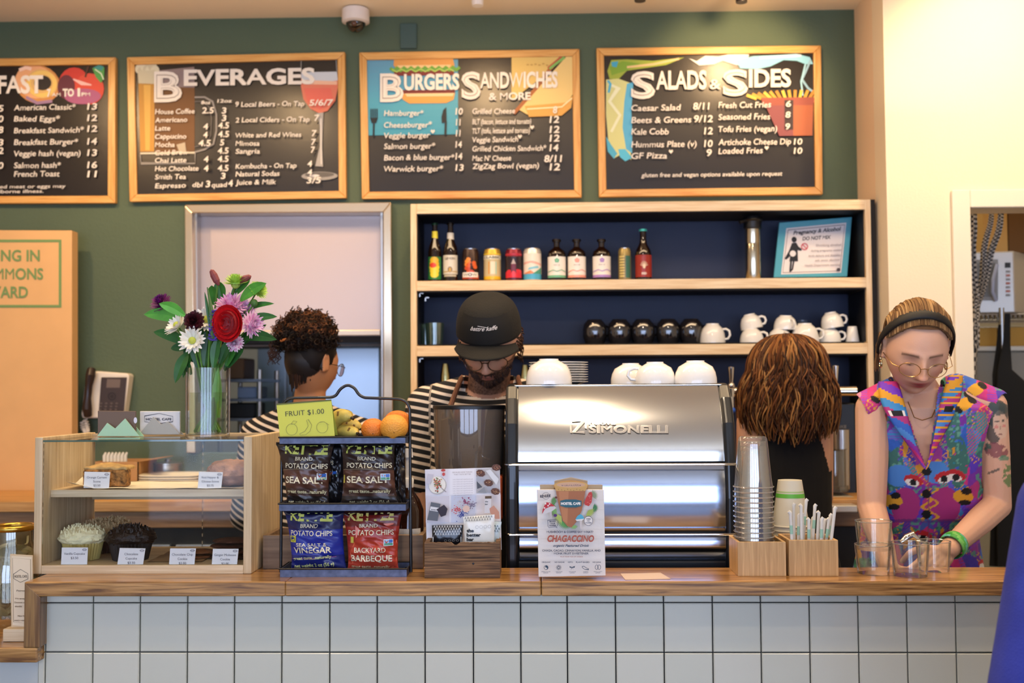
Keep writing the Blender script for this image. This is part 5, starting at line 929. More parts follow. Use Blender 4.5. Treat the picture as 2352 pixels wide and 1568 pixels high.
# chip bags
def bag(q, Y, cols, draw, label, thick=.03, zfl=None, lean=0, name='chip_bag'):
    """q: corner pixels tl,tr,br,bl"""
    tl, tr, br, bl = [P(x, y, Y) for x, y in q]; t = thing(name, label, 'chip bag', ((bl.x+br.x)/2, Y, min(bl.z, br.z)), group='potato chip bags on the rack'); sd = random.random()*50
    def surf(u, v, side, d=0):
        p = (tl*(1-v)+bl*v)*(1-u)+(tr*(1-v)+br*v)*u; e = (max(0, math.sin(PI*min(max(v, 0), 1)))**.45)*(max(0, math.sin(PI*min(max(u, 0), 1)))**.55)
        pinch = 1-.10*max(0, math.sin(PI*v))**.5; c = (tl*(1-v)+bl*v+tr*(1-v)+br*v)*.5; p = Vector((c.x+(p.x-c.x)*pinch, p.y, p.z))
        cr = .0035*noise.noise(Vector((u*5+sd, v*7, sd)))*1.6+.006*abs(noise.noise(Vector((u*2.2+sd, v*9-u*3, 3))))*(1-abs(2*v-1)*.3)*-1+.0008*noise.noise(Vector((u*12, v*9, sd)))
        return p+Vector((0, side*(thick*.5*e+(cr+d if e > 0 else d)), 0))
    def cf(u, v):
        for vmax, c in cols:
            if v < vmax: return c
        return cols[-1][1]
    m = MB(); m.grid(lambda u, v: surf(u, v, -1), 40, 56, colfn=cf); m.grid(lambda u, v: surf(1-u, v, 1), 20, 28, colfn=cf); m.obj('foil_body', M_bag, t, smooth=True, ang=180)
    m = MB()
    for (v, zz) in ((0, 1), (1, -1)):
        m.grid(lambda u, w, v=v, zz=zz: surf(u, v, -1)+Vector((0, .0006*math.sin(w*25), zz*.006*w)), 24, 6, colfn=lambda u, w, v=v: cf(u, v))
    m.obj('crimped_seam', M_bag, t)
    ar = Art(); draw(ar)
    (x0, y0), (x1, y1), (x2, y2), (x3, y3) = q
    def fn(x, y, d):
        v = min(max((y-(y0+y1)/2)/((y2+y3)/2-(y0+y1)/2), .015), .985); xl_ = x0*(1-v)+x3*v; xr_ = x1*(1-v)+x2*v; pinch = 1-.10*math.sin(PI*min(max(v, 0), 1))**.5; u = .5+((x-xl_)/(xr_-xl_)-.5)/pinch; u = min(max(u, .02), .98); return surf(u, v, -1, .0006+d)
    ar.build(fn, 'print', t, M_bag, eps=.0002)
M_bag = mat('foil_bag', vc=True, rough=.36, metal=.0, coat=.2)
YL = '#c9cf62'; CR = '#e3d9b8'
def kettle(ar, x0, x1, y, s=1., c=YL, slope=0):
    w = x1-x0; ar.text('KETTLE', x0, x1, y, 24*s, c, bold=.045, rot=slope); ar.text('BRAND', x0+w*.26, x0+w*.66, y+16*s, 8.5*s, CR, bold=.01, rot=slope); ar.text('POTATO CHIPS', x0+w*.02, x1, y+33*s, 11.5*s, CR, bold=.012, rot=slope)
def badge(ar, x, y, s=1, leftc=YL):
    ar.rect(x, y, x+21*s, y+15*s, '#e8ecea'); ar.rect(x+1, y+1, x+11*s, y+9*s, '#7fb0d8'); ar.rect(x+1, y+9*s, x+20*s, y+14*s, '#3f8a64'); ar.rect(x+12*s, y+1, x+20*s, y+8*s, '#2f62b8'); ar.line([(x+3*s, y+2*s), (x+6*s, y+8*s), (x+11*s, y+3*s)], 2*s, '#b8503a')
def sea(ar, dx=0, x0=655, sc_=1.):
    def T(s, a, b, y, c, col, bold=.01): ar.text(s, x0+(a-640)*sc_, x0+(b-640)*sc_, y, c, col, bold=bold, rot=dx)
    kettle(ar, x0+4*sc_, x0+106*sc_, 1040, 1., YL, dx); T('SEA SALT', 646, 740, 1107, 15, CR, .02); T('great taste...naturally', 650, 743, 1130, 8, '#cfc79c', .02); T('net weight 2 oz (56 g)', 652, 740, 1155, 8, '#cfc79c', .02); badge(ar, x0+82*sc_, 1086); ar.rect(x0-6, 1090, x0+2, 1108, '#c9b84a'); ar.line([(x0-4, 1078), (x0+40, 1075), (x0+100, 1079)], 1, '#8a7a60'); 
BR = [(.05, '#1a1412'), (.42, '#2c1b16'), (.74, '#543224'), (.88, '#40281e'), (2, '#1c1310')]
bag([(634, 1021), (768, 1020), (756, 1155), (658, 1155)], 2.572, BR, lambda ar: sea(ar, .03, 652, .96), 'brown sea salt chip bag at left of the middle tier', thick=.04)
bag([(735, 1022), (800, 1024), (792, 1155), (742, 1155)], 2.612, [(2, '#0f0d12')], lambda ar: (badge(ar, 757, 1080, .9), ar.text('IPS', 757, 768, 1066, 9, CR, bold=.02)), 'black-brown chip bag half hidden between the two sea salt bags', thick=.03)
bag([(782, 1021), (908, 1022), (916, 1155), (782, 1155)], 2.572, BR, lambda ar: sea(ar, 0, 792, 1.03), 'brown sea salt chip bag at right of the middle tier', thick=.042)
bag([(895, 1022), (932, 1024), (934, 1155), (898, 1155)], 2.612, [(2, '#1a1412')], lambda ar: ar.rect(905, 1120, 918, 1126, '#8a8468'), 'dark crumpled chip bag squeezed in at the right end of the middle tier', thick=.024)
def vin(ar):
    kettle(ar, 668, 766, 1193, 1.02, YL, .02); badge_y = 1228; ar.rect(668, 1228, 683, 1243, '#cfc94a'); ar.ring(675.5, 1235.5, 4.5, 4.5, 1.5, '#6a7a2a'); ar.text('SEA SALT &', 684, 754, 1252, 8, CR, bold=.01); ar.text('VINEGAR', 677, 765, 1268, 14, CR, bold=.02, rot=-.02); ar.text('great taste...naturally', 676, 764, 1284, 7, '#c9cf8a', bold=.02, rot=-.06); ar.text('net weight 2 oz (56 g)', 678, 770, 1303, 8.5, '#d0d488', bold=.02, rot=-.07); ar.line([(670, 1281), (720, 1280), (775, 1276)], 1, '#a04a8a')
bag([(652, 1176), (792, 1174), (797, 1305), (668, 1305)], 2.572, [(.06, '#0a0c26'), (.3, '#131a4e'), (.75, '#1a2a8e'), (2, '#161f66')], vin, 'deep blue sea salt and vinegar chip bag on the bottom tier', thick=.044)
def bbq(ar):
    ar.poly([(818, 1205), (905, 1200), (914, 1240), (914, 1292), (903, 1303), (812, 1303), (806, 1268), (820, 1232)], '#d4623e'); kettle(ar, 800, 906, 1193, 1.0, '#cfc06a', .0); ar.text('BACKYARD', 816, 888, 1266, 11.5, CR, bold=.012); ar.text('BARBEQUE', 808, 902, 1286, 14.5, CR, bold=.02, rot=.01); ar.text('great taste...naturally', 808, 896, 1302, 7, '#e6c89a', bold=.02, rot=.02); badge(ar, 884, 1236); ar.rect(808, 1230, 815, 1244, '#c9b84a')
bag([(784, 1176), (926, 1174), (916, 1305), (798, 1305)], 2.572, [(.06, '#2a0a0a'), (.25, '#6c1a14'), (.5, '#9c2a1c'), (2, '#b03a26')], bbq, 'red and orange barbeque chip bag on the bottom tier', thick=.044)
# fruit sign
t = thing('fruit_price_sign', 'yellow fruit price card with line drawings on the rack top', 'sign', P(705, 1003, 2.545)); q = [(635, 929), (761, 919), (769, 1001), (643, 1003)]
m = MB(); ply(m, [q], 2.545, 2.5458); m.obj('front_sheet', mat('lime_yellow_card', '#cfd052', rough=.6), t); m = MB(); a, b, c_, d_ = [P(x, y, 2.546) for x, y in q]; m.add([a, b, (c_.x, 2.585, c_.z), (d_.x, 2.585, d_.z)], [(0, 1, 2, 3)]); m.obj('rear_sheet', mat('lime_yellow_card'), t)
ar = Art(); ar.poly([(635, 926.5), (761, 917), (761.3, 920), (635.3, 929.8)], '#5c5e22'); ar.text('FRUIT $1.00', 656, 745, 956, 12, '#3a3a2a', bold=-.005, rot=-.075)
gl = '#8a8c48'; ar.ring(670, 986, 13, 13, .9, gl); ar.line([(668, 974), (674, 966), (682, 968), (676, 974), (668, 974)], .8, gl); ar.line([(688, 996), (700, 990), (708, 978), (704, 965), (708, 963), (716, 976), (712, 990), (702, 998), (690, 999), (688, 996)], .9, gl); ar.ring(740, 981, 13, 13, .9, gl); ar.line([(734, 970), (744, 968), (756, 976)], .8, gl)
ar.build(flat(2.5445), 'lettering', t)
# bananas and oranges
M_ban = mat('banana_skin', vc=True, rough=.5, noise_amt=.3, noise_scale=50)
def banana(p0, p1, p2, r, label, end='#2e2414'):
    m = MB(); pts = []; rs = []; n = 16
    for k in range(n+1): u = k/n; pts.append(Vector(p0)*(1-u)**2+Vector(p1)*2*u*(1-u)+Vector(p2)*u*u); rs.append(r*(max(.22, math.sin(PI*min(1, .1+u*.82))**.5) if u < .93 else .2))
    b0 = len(m.f); m.tube(pts, rs, n=9); 
    for i, f in enumerate(m.f):
        u = (i//9)/n; c = '#c9b254' if u < .9 else end
        if u < .05: c = end
        if random.random() < .06: c = '#7a5c2a'
        m.c[i] = hx(c)
    m.obj('banana', M_ban, smooth=True, label=label, cat='banana', group='bananas on the rack', ang=70)
tp = tz[0]
def Bp(px, py, Y): return P(px, py, Y)
banana(Bp(757, 1000, 2.60), Bp(770, 935, 2.60), Bp(812, 962, 2.565), .018, 'pale yellow banana with brown nicks, upper one beside the fruit sign')
banana(Bp(772, 992, 2.61), Bp(790, 985, 2.60), Bp(824, 996, 2.555), .0165, 'greenish spotted banana, lower one beside the fruit sign')
banana(Bp(760, 978, 2.62), Bp(800, 956, 2.625), Bp(832, 988, 2.61), .014, 'banana at the back whose dark tip points to the oranges')
M_or = mat('orange_peel', '#dd7a24', rough=.42, bump=.35, bump_scale=260, noise_amt=.1, noise_scale=12); M_or2 = mat('orange_peel_pale', '#e39a36', rough=.42, bump=.35, bump_scale=260, noise_amt=.1, noise_scale=12)
for i, (cx, Y, w, mm, lb) in enumerate(((857, 2.565, 55, M_or, 'deep orange fruit nearest the bananas'), (905, 2.55, 65, M_or2, 'yellowish orange in front at the right of the rack top'), (913, 2.60, 64, M_or, 'orange behind the front pair at the right of the rack top'))):
    r = w/2*Y/F; p = P(cx, 980, Y); z = tp+r*.96+(.008 if i == 2 else 0); t = thing('orange', lb, 'orange', (p.x, Y, tp), group='oranges on the rack top'); MB().ball((p.x, Y, z), (r, r, r*.95), 32, 20, fn=lambda d: 1-.03*max(0, d.z)**8).obj('peel', mm, t, smooth=True); MB().ball((p.x+r*.12, Y-r*.90, z-r*.32), (.002, .0012, .002), 8, 6).obj('stem_scar', mat('scar', '#5a3a18', rough=.8), t)
# crate and syrup bottle behind the rack
M_crate = wood('greyed_crate', '#6c5540', '#8d745a', rough=.7, axis='x', ring=14)
t = thing('service_crate', 'greyed wooden box standing behind the snack rack', 'crate', (P(785, 1310, 2.66).x, 2.68, ZW)); a = P(604, 1308, 2.648); b = P(972, 1228, 2.648)
for (q0, q1, nm) in (((a.x, 2.645, ZW), (b.x, 2.657, b.z), 'front_board'), ((a.x, 2.79, ZW), (b.x, 2.80, b.z), 'rear_board'), ((a.x, 2.6575, ZW), (a.x+.012, 2.7895, b.z), 'end_board'), ((b.x-.012, 2.6575, ZW), (b.x, 2.7895, b.z), 'end_board'), ((a.x+.013, 2.6575, ZW), (b.x-.013, 2.7895, ZW+.01), 'floor_board')): MB().box(q0, q1).obj(nm, M_crate, t, bevel=.001)
t = thing('syrup_bottle', 'dark syrup bottle with white pump behind the right side of the rack', 'bottle', (P(935, 1300, 2.72).x, 2.72, ZW+.0105)); p = P(938, 1200, 2.72); r = .038; zb_ = P(938, 1128, 2.72).z; zz = ZW+.011
MB().lathe([(r*.95, zz), (r, zz+.006), (r, zb_-.045), (r*.75, zb_-.02), (.014, zb_), (.014, zb_+.01)], (p.x, 2.72, 0), 32).obj('glass_body', mat('amber_dark_glass', '#2a160c', rough=.08, coat=1), t, smooth=True)
m = MB(); x = P(929, 1080, 2.70).x; x = p.x-.012; m.lathe([(.013, zb_+.01), (.014, zb_+.03), (.011, zb_+.034)], (p.x-.0, 2.72, 0), 16); m.tube([(p.x, 2.72, zb_+.03), (p.x, 2.72, P(929, 1050, 2.72).z)], .0075); m.tube([(p.x, 2.72, P(929, 1050, 2.72).z), (p.x, 2.72, P(929, 1030, 2.72).z)], [.012, .010]); m.tube([(p.x, 2.72, P(929, 1040, 2.72).z), (p.x-.035, 2.70, P(929, 1042, 2.72).z)], .005); m.obj('pump', mat('pump_white', '#d8d6d0', rough=.35), t, smooth=True)
m = MB(); m.grid(lambda u, v: (p.x+(r+.0006)*math.sin(-1+2*u), 2.72-(r+.0006)*math.cos(-1+2*u), zz+.02+.06*v), 12, 1, col='#c9c4b8'); m.obj('paper_label', PRINT, t)
# ------------------------------------------------------------------ rustic box with bars and postcard
M_rust = wood('weathered_barn_wood', '#3a2a1e', '#8a6a4a', rough=.85, axis='x', ring=40, scale=5, bump=.8, c3='#664c36')
t = thing('rustic_bar_box', 'weathered dark wooden box with nail holding snack bars', 'box', (P(1065, 1322, 2.52).x, 2.56, ZW)); a = P(975, 1321, 2.515); b = P(1148, 1246, 2.515); c_ = P(1157, 1240, 2.6)
m = MB(); n = 40; top = [(a.x+(b.x-a.x)*i/n, b.z+.0015*noise.noise(Vector((i*.6, 1, 2)))-(.006 if i in (16, 17) else 0)-(.003 if i in (15, 18) else 0)) for i in range(n, -1, -1)]; m.prism([(a.x, ZW+.0005), (b.x, ZW+.0005)]+top, 2.515, 2.526); m.obj('front_board', M_rust, t)
for (q0, q1, nm) in (((a.x, 2.5262, ZW+.0005), (a.x+.01, 2.60, b.z+.001), 'end_board'), ((b.x-.01, 2.5262, ZW+.0005), (b.x, 2.60, b.z+.001), 'end_board'), ((a.x, 2.6002, ZW+.0005), (b.x, 2.61, b.z+.002), 'rear_board'), ((a.x+.0102, 2.5262, ZW+.0005), (b.x-.0102, 2.60, ZW+.008), 'floor_board')): MB().box(q0, q1).obj(nm, M_rust, t)
pn = P(1087, 1294, 2.515); MB().ball((pn.x, 2.5148, pn.z), (.0026, .0014, .0026), 10, 6).obj('nail_head', mat('nail', '#3c4048', rough=.3, metal=.9), t, smooth=True)
def sachet(q, Y, draw, label, base, dY=.02):
    t = thing('snack_bar', label, 'snack bar', P((q[3][0]+q[2][0])/2, q[2][1], Y)); tl, tr, br, bl = [P(x, y, Y) for x, y in q]; (x0, y0), (x1, y1), (x2, y2), (x3, y3) = q
    def surf(u, v, s, d=0): p = (tl*(1-v)+bl*v)*(1-u)+(tr*(1-v)+br*v)*u; e = (max(0, math.sin(PI*v))*max(0, math.sin(PI*u)))**.5; return p+Vector((0, s*(dY*.4*e+.001*noise.noise(Vector((u*6, v*5, x0))))+s*d, 0))
    m = MB(); m.grid(lambda u, v: surf(u, v, -1), 16, 14, col=base); m.grid(lambda u, v: surf(1-u, v, 1), 16, 14, col=base); m.obj('wrapper', PRINTG, t, smooth=True, ang=180)
    ar = Art(); draw(ar)
    def fn(x, y, d):
        v = (y-(y0+y1)/2)/((y2+y3)/2-(y0+y1)/2); xa_ = x0*(1-v)+x3*v; xb_ = x1*(1-v)+x2*v; u = (x-xa_)/(xb_-xa_); return surf(min(max(u, .01), .99), min(max(v, .01), .99), -1, .0004+d)
    ar.build(fn, 'print', t, PRINTG, eps=.00015)
def scale_pat(ar, x0, y0, x1, y1, bg, fg, sx=6, sy=7):
    ar.rect(x0, y0, x1, y1, bg); j = 0; y = y0+2
    while y < y1-2:
        x = x0+2+(3 if j % 2 else 0)
        while x < x1-2: ar.L.append(([(x-2.2, y+3), (x-1.4, y-1), (x, y-2.5), (x+1.4, y-1), (x+2.2, y+3), (x+1, y+3), (x, y), (x-1, y+3)], [(0, 1, 2, 3, 4, 5, 6, 7)], hx(fg), ar.n+1)); x += sx
        y += sy*.8; j += 1
    ar.n += 1
def bar1(ar):
    scale_pat(ar, 996, 1206, 1061, 1231, '#14161c', '#a8aaac'); ar.rect(994, 1232, 1060, 1262, '#d8d6cc'); ar.text('the', 1000, 1013, 1241, 6, '#1c1e24', bold=.04)
    for k in range(4): ar.ring(1024+k*9, 1240, 3, 2, .6, '#8a8a88')
def bar2(ar):
    scale_pat(ar, 1067, 1185, 1134, 1200, '#cfccc2', '#8a8a84'); 
    for k, s in enumerate(('the', 'better', 'bar')): ar.text(s, 1072, 1072+(17, 33, 17)[k], 1220+k*10.2, 7.4, '#1c2028', bold=.045)
    for k in range(4): ar.ring(1096+k*9.5, 1209, 3.4, 3.4, .7, '#9a9a94')
sachet([(992, 1206), (1064, 1205), (1060, 1262), (994, 1262)], 2.566, bar1, 'black-patterned snack bar wrapper standing at left in the rustic box', '#15171d')
sachet([(1064, 1186), (1136, 1181), (1135, 1262), (1069, 1262)], 2.552, bar2, 'cream snack bar wrapper with three-line lettering, front of the rustic box', '#dcdad0')
sachet([(1126, 1196), (1152, 1198), (1144, 1262), (1124, 1262)], 2.580, lambda ar: scale_pat(ar, 1135, 1205, 1150, 1222, '#b8c8cc', '#5a6a70'), 'pale blue snack bar wrapper behind the cream one', '#c0d0d2', .012)
t = thing('info_postcard', 'white grid postcard with food pictures standing behind the rustic box', 'postcard', P(1063, 1200, 2.592)); q = [(976, 1078), (1148, 1073), (1151, 1196), (979, 1201)]
m = MB(); ply(m, [[q[0], q[1], (1152, 1262), (980, 1262)]], 2.592, 2.593); m.obj('card', mat('card_white', '#e2e0e4', rough=.5), t)
ar = Art(-.029, 976)
for (x0, y0, x1, y1, c) in ((977, 1079, 1030, 1138, '#d9d6dc'), (1034, 1079, 1090, 1138, '#e9e7ea'), (1094, 1079, 1148, 1136, '#bcbcc0'), (978, 1140, 1032, 1201, '#cfcad0'), (1036, 1140, 1092, 1201, '#c5cbdc'), (1095, 1140, 1150, 1201, '#d8d2d4')): ar.rect(x0, y0, x1, y1, c)
ar.disc(1005, 1115, 21, 21, '#b9b4ae'); ar.disc(1004, 1114, 19.5, 19.5, '#ebe6da')
for k in range(46): ar.disc(1003+random.gauss(0, 5)+.0, 1113+random.gauss(0, 8), 1.9, 1.6, random.choice(['#b8423a', '#d06a54', '#7a6a3a', '#c9a05a', '#8a4a34', '#4a6a34']), n=6)
ar.line([(1014, 1122), (1025, 1131)], 1.5, '#8a8488'); ar.disc(1018, 1081, 5, 3, '#b84038'); ar.disc(1019, 1090, 3.4, 4, '#c44a44'); ar.poly([(980, 1110), (983, 1088), (996, 1090), (988, 1112)], '#c4c0c8')
for k, s in enumerate(('BECAUSE SOME THINGS', 'THAT TASTE BETTER')): ar.ctext(s, 1062, 1088+k*5, 3, '#a09a9e', wmax=50)
for k in range(9): ar.ctext('nuts, dates and superfoods and', 1063, 1104+k*5.2, 2.6, '#b4b0b6', wmax=54-(k > 6)*14)
for (x, y, a) in ((1104, 1090, .4), (1122, 1113, .3), (1138, 1133, .2), (1140, 1078, .1)): ar.disc(x, y, 11, 8, '#5a3422', n=8, rot=a); [ar.disc(x+random.gauss(0, 4), y+random.gauss(0, 3), 1.3, 1.1, random.choice(['#a8704c', '#8a5a3a', '#c09a6a']), n=5) for _ in range(14)]
ar.poly([(1116, 1085), (1126, 1082), (1146, 1105), (1140, 1118)], '#d6d8da'); ar.poly([(1095, 1108), (1108, 1122), (1096, 1126)], '#4a4e56'); ar.poly([(1096, 1134), (1112, 1122), (1118, 1136)], '#8a8e94')
ar.poly([(990, 1153), (1012, 1158), (1005, 1197), (981, 1194)], '#5c6068'); ar.poly([(989, 1163), (1010, 1167), (1008, 1176), (987, 1172)], '#d8d8da'); ar.text('the better bar', 990, 1006, 1171, 3, '#33363c', bold=.03, rot=.15); ar.poly([(1003, 1170), (1020, 1160), (1028, 1170), (1024, 1184), (1013, 1188)], '#2a1e2a')
for (x, y, c, n) in ((1068, 1155, '#8a2a5a', 34), (1083, 1163, '#7a7088', 34), (1050, 1174, '#c8444a', 40), (1062, 1184, '#2a3a8a', 44), (1054, 1156, '#c4c0c4', 20)):
    for k in range(n): ar.disc(x+random.gauss(0, 5.5), y+random.gauss(0, 4.5), 1.4, 1.3, c, n=5)
ar.disc(1071, 1171, 8, 8, '#d8b8a8'); ar.poly([(1113, 1147), (1128, 1147), (1128, 1182), (1113, 1182)], '#d0cccc'); ar.poly([(1114, 1143), (1129, 1143), (1129, 1149), (1114, 1149)], '#5a4428'); ar.text('the', 1114, 1121, 1157, 3, '#33363c', bold=.03); ar.text('bar', 1114, 1121, 1163, 3, '#33363c', bold=.03); ar.poly([(1124, 1172), (1134, 1165), (1146, 1180), (1148, 1196), (1138, 1196), (1126, 1182)], '#c08a72')
ar.build(flat(2.5915), 'printed_pictures', t, eps=.00012)
# ------------------------------------------------------------------ featured drink sign
t = thing('drink_sign', 'white plank sign with drink cup picture leaning before the espresso machine', 'sign', P(1312, 1325, 2.49)); q = [(1233, 1124), (1387, 1124), (1391, 1322), (1237, 1325)]; YG = 2.50
M_wp = mat('white_plank', '#dbd5cf', rough=.6, bump=.15, bump_scale=40); m = MB(); ply(m, [[q[0], q[1], (q[2][0], 1321.5), (q[3][0], 1324.5)]], YG, YG+.006); m.obj('front_board', M_wp, t, bevel=.0008)
m = MB(); ply(m, [[(1240, 1113), (1384, 1113), (1388, 1318), (1242, 1319)]], YG+.018, YG+.023); m.prism([(P(1272, 1100, YG+.018).x, P(1272, 1125, YG+.018).z), (P(1350, 1100, YG).x, P(1350, 1125, YG+.018).z), (P(1350, 1100, YG).x, P(1350, 1104, YG+.018).z), (P(1312, 1096, YG).x, P(1312, 1096, YG+.018).z), (P(1274, 1104, YG).x, P(1274, 1104, YG+.018).z)], YG+.018, YG+.023); m.obj('rear_board', mat('sign_back_tan', '#a8967a', rough=.7), t)
m = MB(); a = P(1300, 1300, YG); m.box((a.x-.03, YG+.0062, a.z), (a.x+.03, YG+.0178, a.z+.02)); m.obj('spacer_block', mat('sign_back_tan'), t)
m = MB(); cupq = [(1272, 1118), (1273, 1112), (1285, 1106), (1311, 1103), (1338, 1106), (1350, 1112), (1351, 1118), (1345, 1126), (1278, 1127)]; ply(m, [cupq], YG-.004, YG); m.obj('cup_cutout', mat('cutout_tan', '#b98a52', rough=.6), t)
ar = Art()
def lx(x): return 1220+x*200/1206
def ly(y): return 1080+y*260/1568
for k in range(5): ar.line([(lx(88+k*4), ly(410+k*135)), (lx(1005+k*6), ly(410+k*135))], .5, '#c4beb8')
random.seed(3)
for (cx, cy, n, L_, a0, a1, c1) in ((345, 430, 12, 75, 2.2, 4.3, '#5c8a4a'), (350, 560, 12, 95, 1.6, 4.4, '#7fae62'), (840, 350, 9, 85, -1.4, .6, '#8a9a7a'), (860, 520, 10, 70, -1.2, 1.5, '#3a7a4a'), (790, 560, 10, 95, -.3, 1.9, '#a0b050'), (640, 620, 10, 80, .2, 3.4, '#3a7a4a'), (480, 700, 14, 120, .5, 2.9, '#5a9a4a'), (420, 640, 10, 110, 1.6, 3.6, '#a8b85a'), (590, 760, 8, 60, .3, 2.8, '#7fae62')):
    for k in range(n): a = a0+(a1-a0)*k/(n-1); ar.line([(lx(cx), ly(cy)), (lx(cx+L_*.6*math.cos(a)), ly(cy+L_*.6*math.sin(a))), (lx(cx+L_*math.cos(a)), ly(cy+L_*math.sin(a)))], [1.5, 2.4, .3], c1)
CT = '#a0643e'; ar.poly([(lx(340), ly(270)), (lx(755), ly(270)), (lx(735), ly(380)), (lx(700), ly(560)), (lx(620), ly(720)), (lx(560), ly(790)), (lx(500), ly(770)), (lx(440), ly(700)), (lx(395), ly(540)), (lx(360), ly(380))], CT); ar.poly([(lx(380), ly(290)), (lx(520), ly(290)), (lx(500), ly(740)), (lx(440), ly(690)), (lx(410), ly(520))], '#b4784e')
ar.poly([(lx(310), ly(195)), (lx(790), ly(195)), (lx(770), ly(240)), (lx(755), ly(285)), (lx(345), ly(285)), (lx(330), ly(240))], '#c49a58'); ar.disc(lx(550), ly(200), 39, 8, '#c9a05c'); ar.disc(lx(550), ly(200), 33, 6, '#c8a080'); ar.text('vanilla', lx(420), lx(690), ly(215), 4, '#6a5a6a', shear=.3)
for k in range(9): ar.disc(lx(380+k*42), ly(262+(k % 3)*8), 1.2, 1, '#8a6a34', n=6)
ar.poly([(lx(402), ly(420)), (lx(480), ly(402)), (lx(620), ly(402)), (lx(698), ly(422)), (lx(698), ly(492)), (lx(620), ly(512)), (lx(480), ly(512)), (lx(402), ly(490))], '#1f5a6a'); ar.text('HOSTEL CAFE', lx(413), lx(684), ly(475), 5.6, '#eeeae2', bold=.05)
ar.text('RENUDE', lx(125), lx(272), ly(378), 6, '#1c2440', bold=.05, shear=.1, rot=-.08); ar.ring(lx(205), ly(352), 8.5, 7.5, .8, '#5a6070', a0=3.4, a1=6.0); ar.ring(lx(205), ly(352), 8.5, 7.5, .8, '#5a6070', a0=.5, a1=2.6)
ar.poly([(lx(250), ly(560)), (lx(285), ly(565)), (lx(290), ly(660)), (lx(262), ly(672))], '#b8b0b0'); ar.poly([(lx(150), ly(600)), (lx(160), ly(540)), (lx(190), ly(470)), (lx(250), ly(440)), (lx(330), ly(500)), (lx(350), ly(520)), (lx(280), ly(570)), (lx(190), ly(605))], '#c9c4c4'); ar.poly([(lx(150), ly(600)), (lx(160), ly(540)), (lx(190), ly(470)), (lx(215), ly(440)), (lx(265), ly(450)), (lx(330), ly(495)), (lx(260), ly(500)), (lx(190), ly(535)), (lx(160), ly(590))], '#b8252f')
for (x, y) in ((200, 462), (235, 488), (185, 520), (255, 465)): ar.disc(lx(x), ly(y), 1.9, 1.7, '#eee6e2', n=8)
ar.disc(lx(335), ly(622), 4, 3.5, '#4a1a6a'); ar.disc(lx(345), ly(375), 3, 2.6, '#5a2a1c')
ar.poly([(lx(735), ly(450)), (lx(760), ly(380)), (lx(800), ly(305)), (lx(835), ly(295)), (lx(848), ly(330)), (lx(838), ly(440)), (lx(800), ly(495)), (lx(745), ly(478))], '#b8342c')
for k in range(16): ar.disc(lx(770+random.random()*60), ly(340+random.random()*130), .7, .7, '#e8a898', n=5)
ar.poly([(lx(612), ly(680)), (lx(640), ly(630)), (lx(680), ly(605)), (lx(715), ly(625)), (lx(738), ly(670)), (lx(700), ly(690)), (lx(640), ly(695))], '#4aa4c0'); ar.poly([(lx(612), ly(680)), (lx(738), ly(668)), (lx(700), ly(700)), (lx(630), ly(700))], '#d8d8d4'); ar.line([(lx(685), ly(695)), (lx(695), ly(805))], 5, '#c9c0bc')
ar.disc(lx(793), ly(698), 10, 10.5, '#ded8d2'); ar.ring(lx(793), ly(698), 10, 10.5, .9, '#3a3c5a')
for k, s in enumerate(('THERE', 'NO', 'CALORIES')): ar.ctext(s, lx(793), ly(680+k*26), 2.6, '#2a2c4a', bold=.03, wmax=14)
ar.line([(lx(228), ly(690)), (lx(355), ly(682)), (lx(372), ly(700)), (lx(366), ly(765)), (lx(350), ly(775)), (lx(362), ly(795)), (lx(335), ly(780)), (lx(245), ly(792)), (lx(232), ly(770))], .9, '#3a3c5a', closed=True)
for k, s in enumerate(('BOOST', 'YOUR', 'COFFEE')): ar.ctext(s, lx(298), ly(716+k*28), 3.1, '#2a2c4a', bold=.04)
ar.text('MUSHROOM & COFFEE SAY WHAT?', lx(214), lx(860), ly(866), 5, '#2a3350', bold=.03); ar.text('CHAGACCINO', lx(224), lx(872), ly(985), 14.5, '#a8503c', bold=.045, shear=.2); ar.text('organic Featured Drink', lx(305), lx(805), ly(1056), 5.4, '#26405a', bold=.03, shear=.35)
ar.text('CHAGA, CACAO, CINNAMON, VANILLA, AND', lx(153), lx(962), ly(1122), 4.6, '#2c3a54', bold=.02); ar.text('MONK FRUIT SWEETENER', lx(315), lx(795), ly(1163), 4.6, '#2c3a54', bold=.02); ar.text('PLUS YOUR MILK OF CHOICE', lx(405), lx(715), ly(1202), 2.6, '#a86a5c', bold=.02)
for s, x0_, x1_ in (('ORGANIC', 147, 270), ('NO SUGAR', 325, 463), ('KETO', 510, 577), ('PLANT-BASED', 620, 808), ('NO JUNK', 852, 970)): ar.text(s, lx(x0_), lx(x1_), ly(1280), 3.1, '#3a4458', bold=.03)
NV = '#2a4054'; ar.ring(lx(207), ly(1345), 4.6, 4.8, 1, NV); ar.disc(lx(207), ly(1345), 4.4, 4.6, NV, a0=-1.57, a1=1.57); ar.disc(lx(207), ly(1333), 2, 2.2, NV); ar.disc(lx(207), ly(1357), 2, 2.2, '#dbd5cf')
for k in range(12): a = k*PI/6; ar.line([(lx(382)+3*math.cos(a), ly(1345)+3*math.sin(a)), (lx(382)+6.3*math.cos(a), ly(1345)+6.3*math.sin(a))], 1, NV)
ar.ring(lx(382), ly(1345), 2.4, 2.4, 1, NV); ar.poly([(lx(530), ly(1325)), (lx(565), ly(1338)), (lx(608), ly(1322)), (lx(600), ly(1348)), (lx(572), ly(1345)), (lx(590), ly(1375)), (lx(568), ly(1350)), (lx(548), ly(1378)), (lx(560), ly(1345)), (lx(536), ly(1348))], NV)
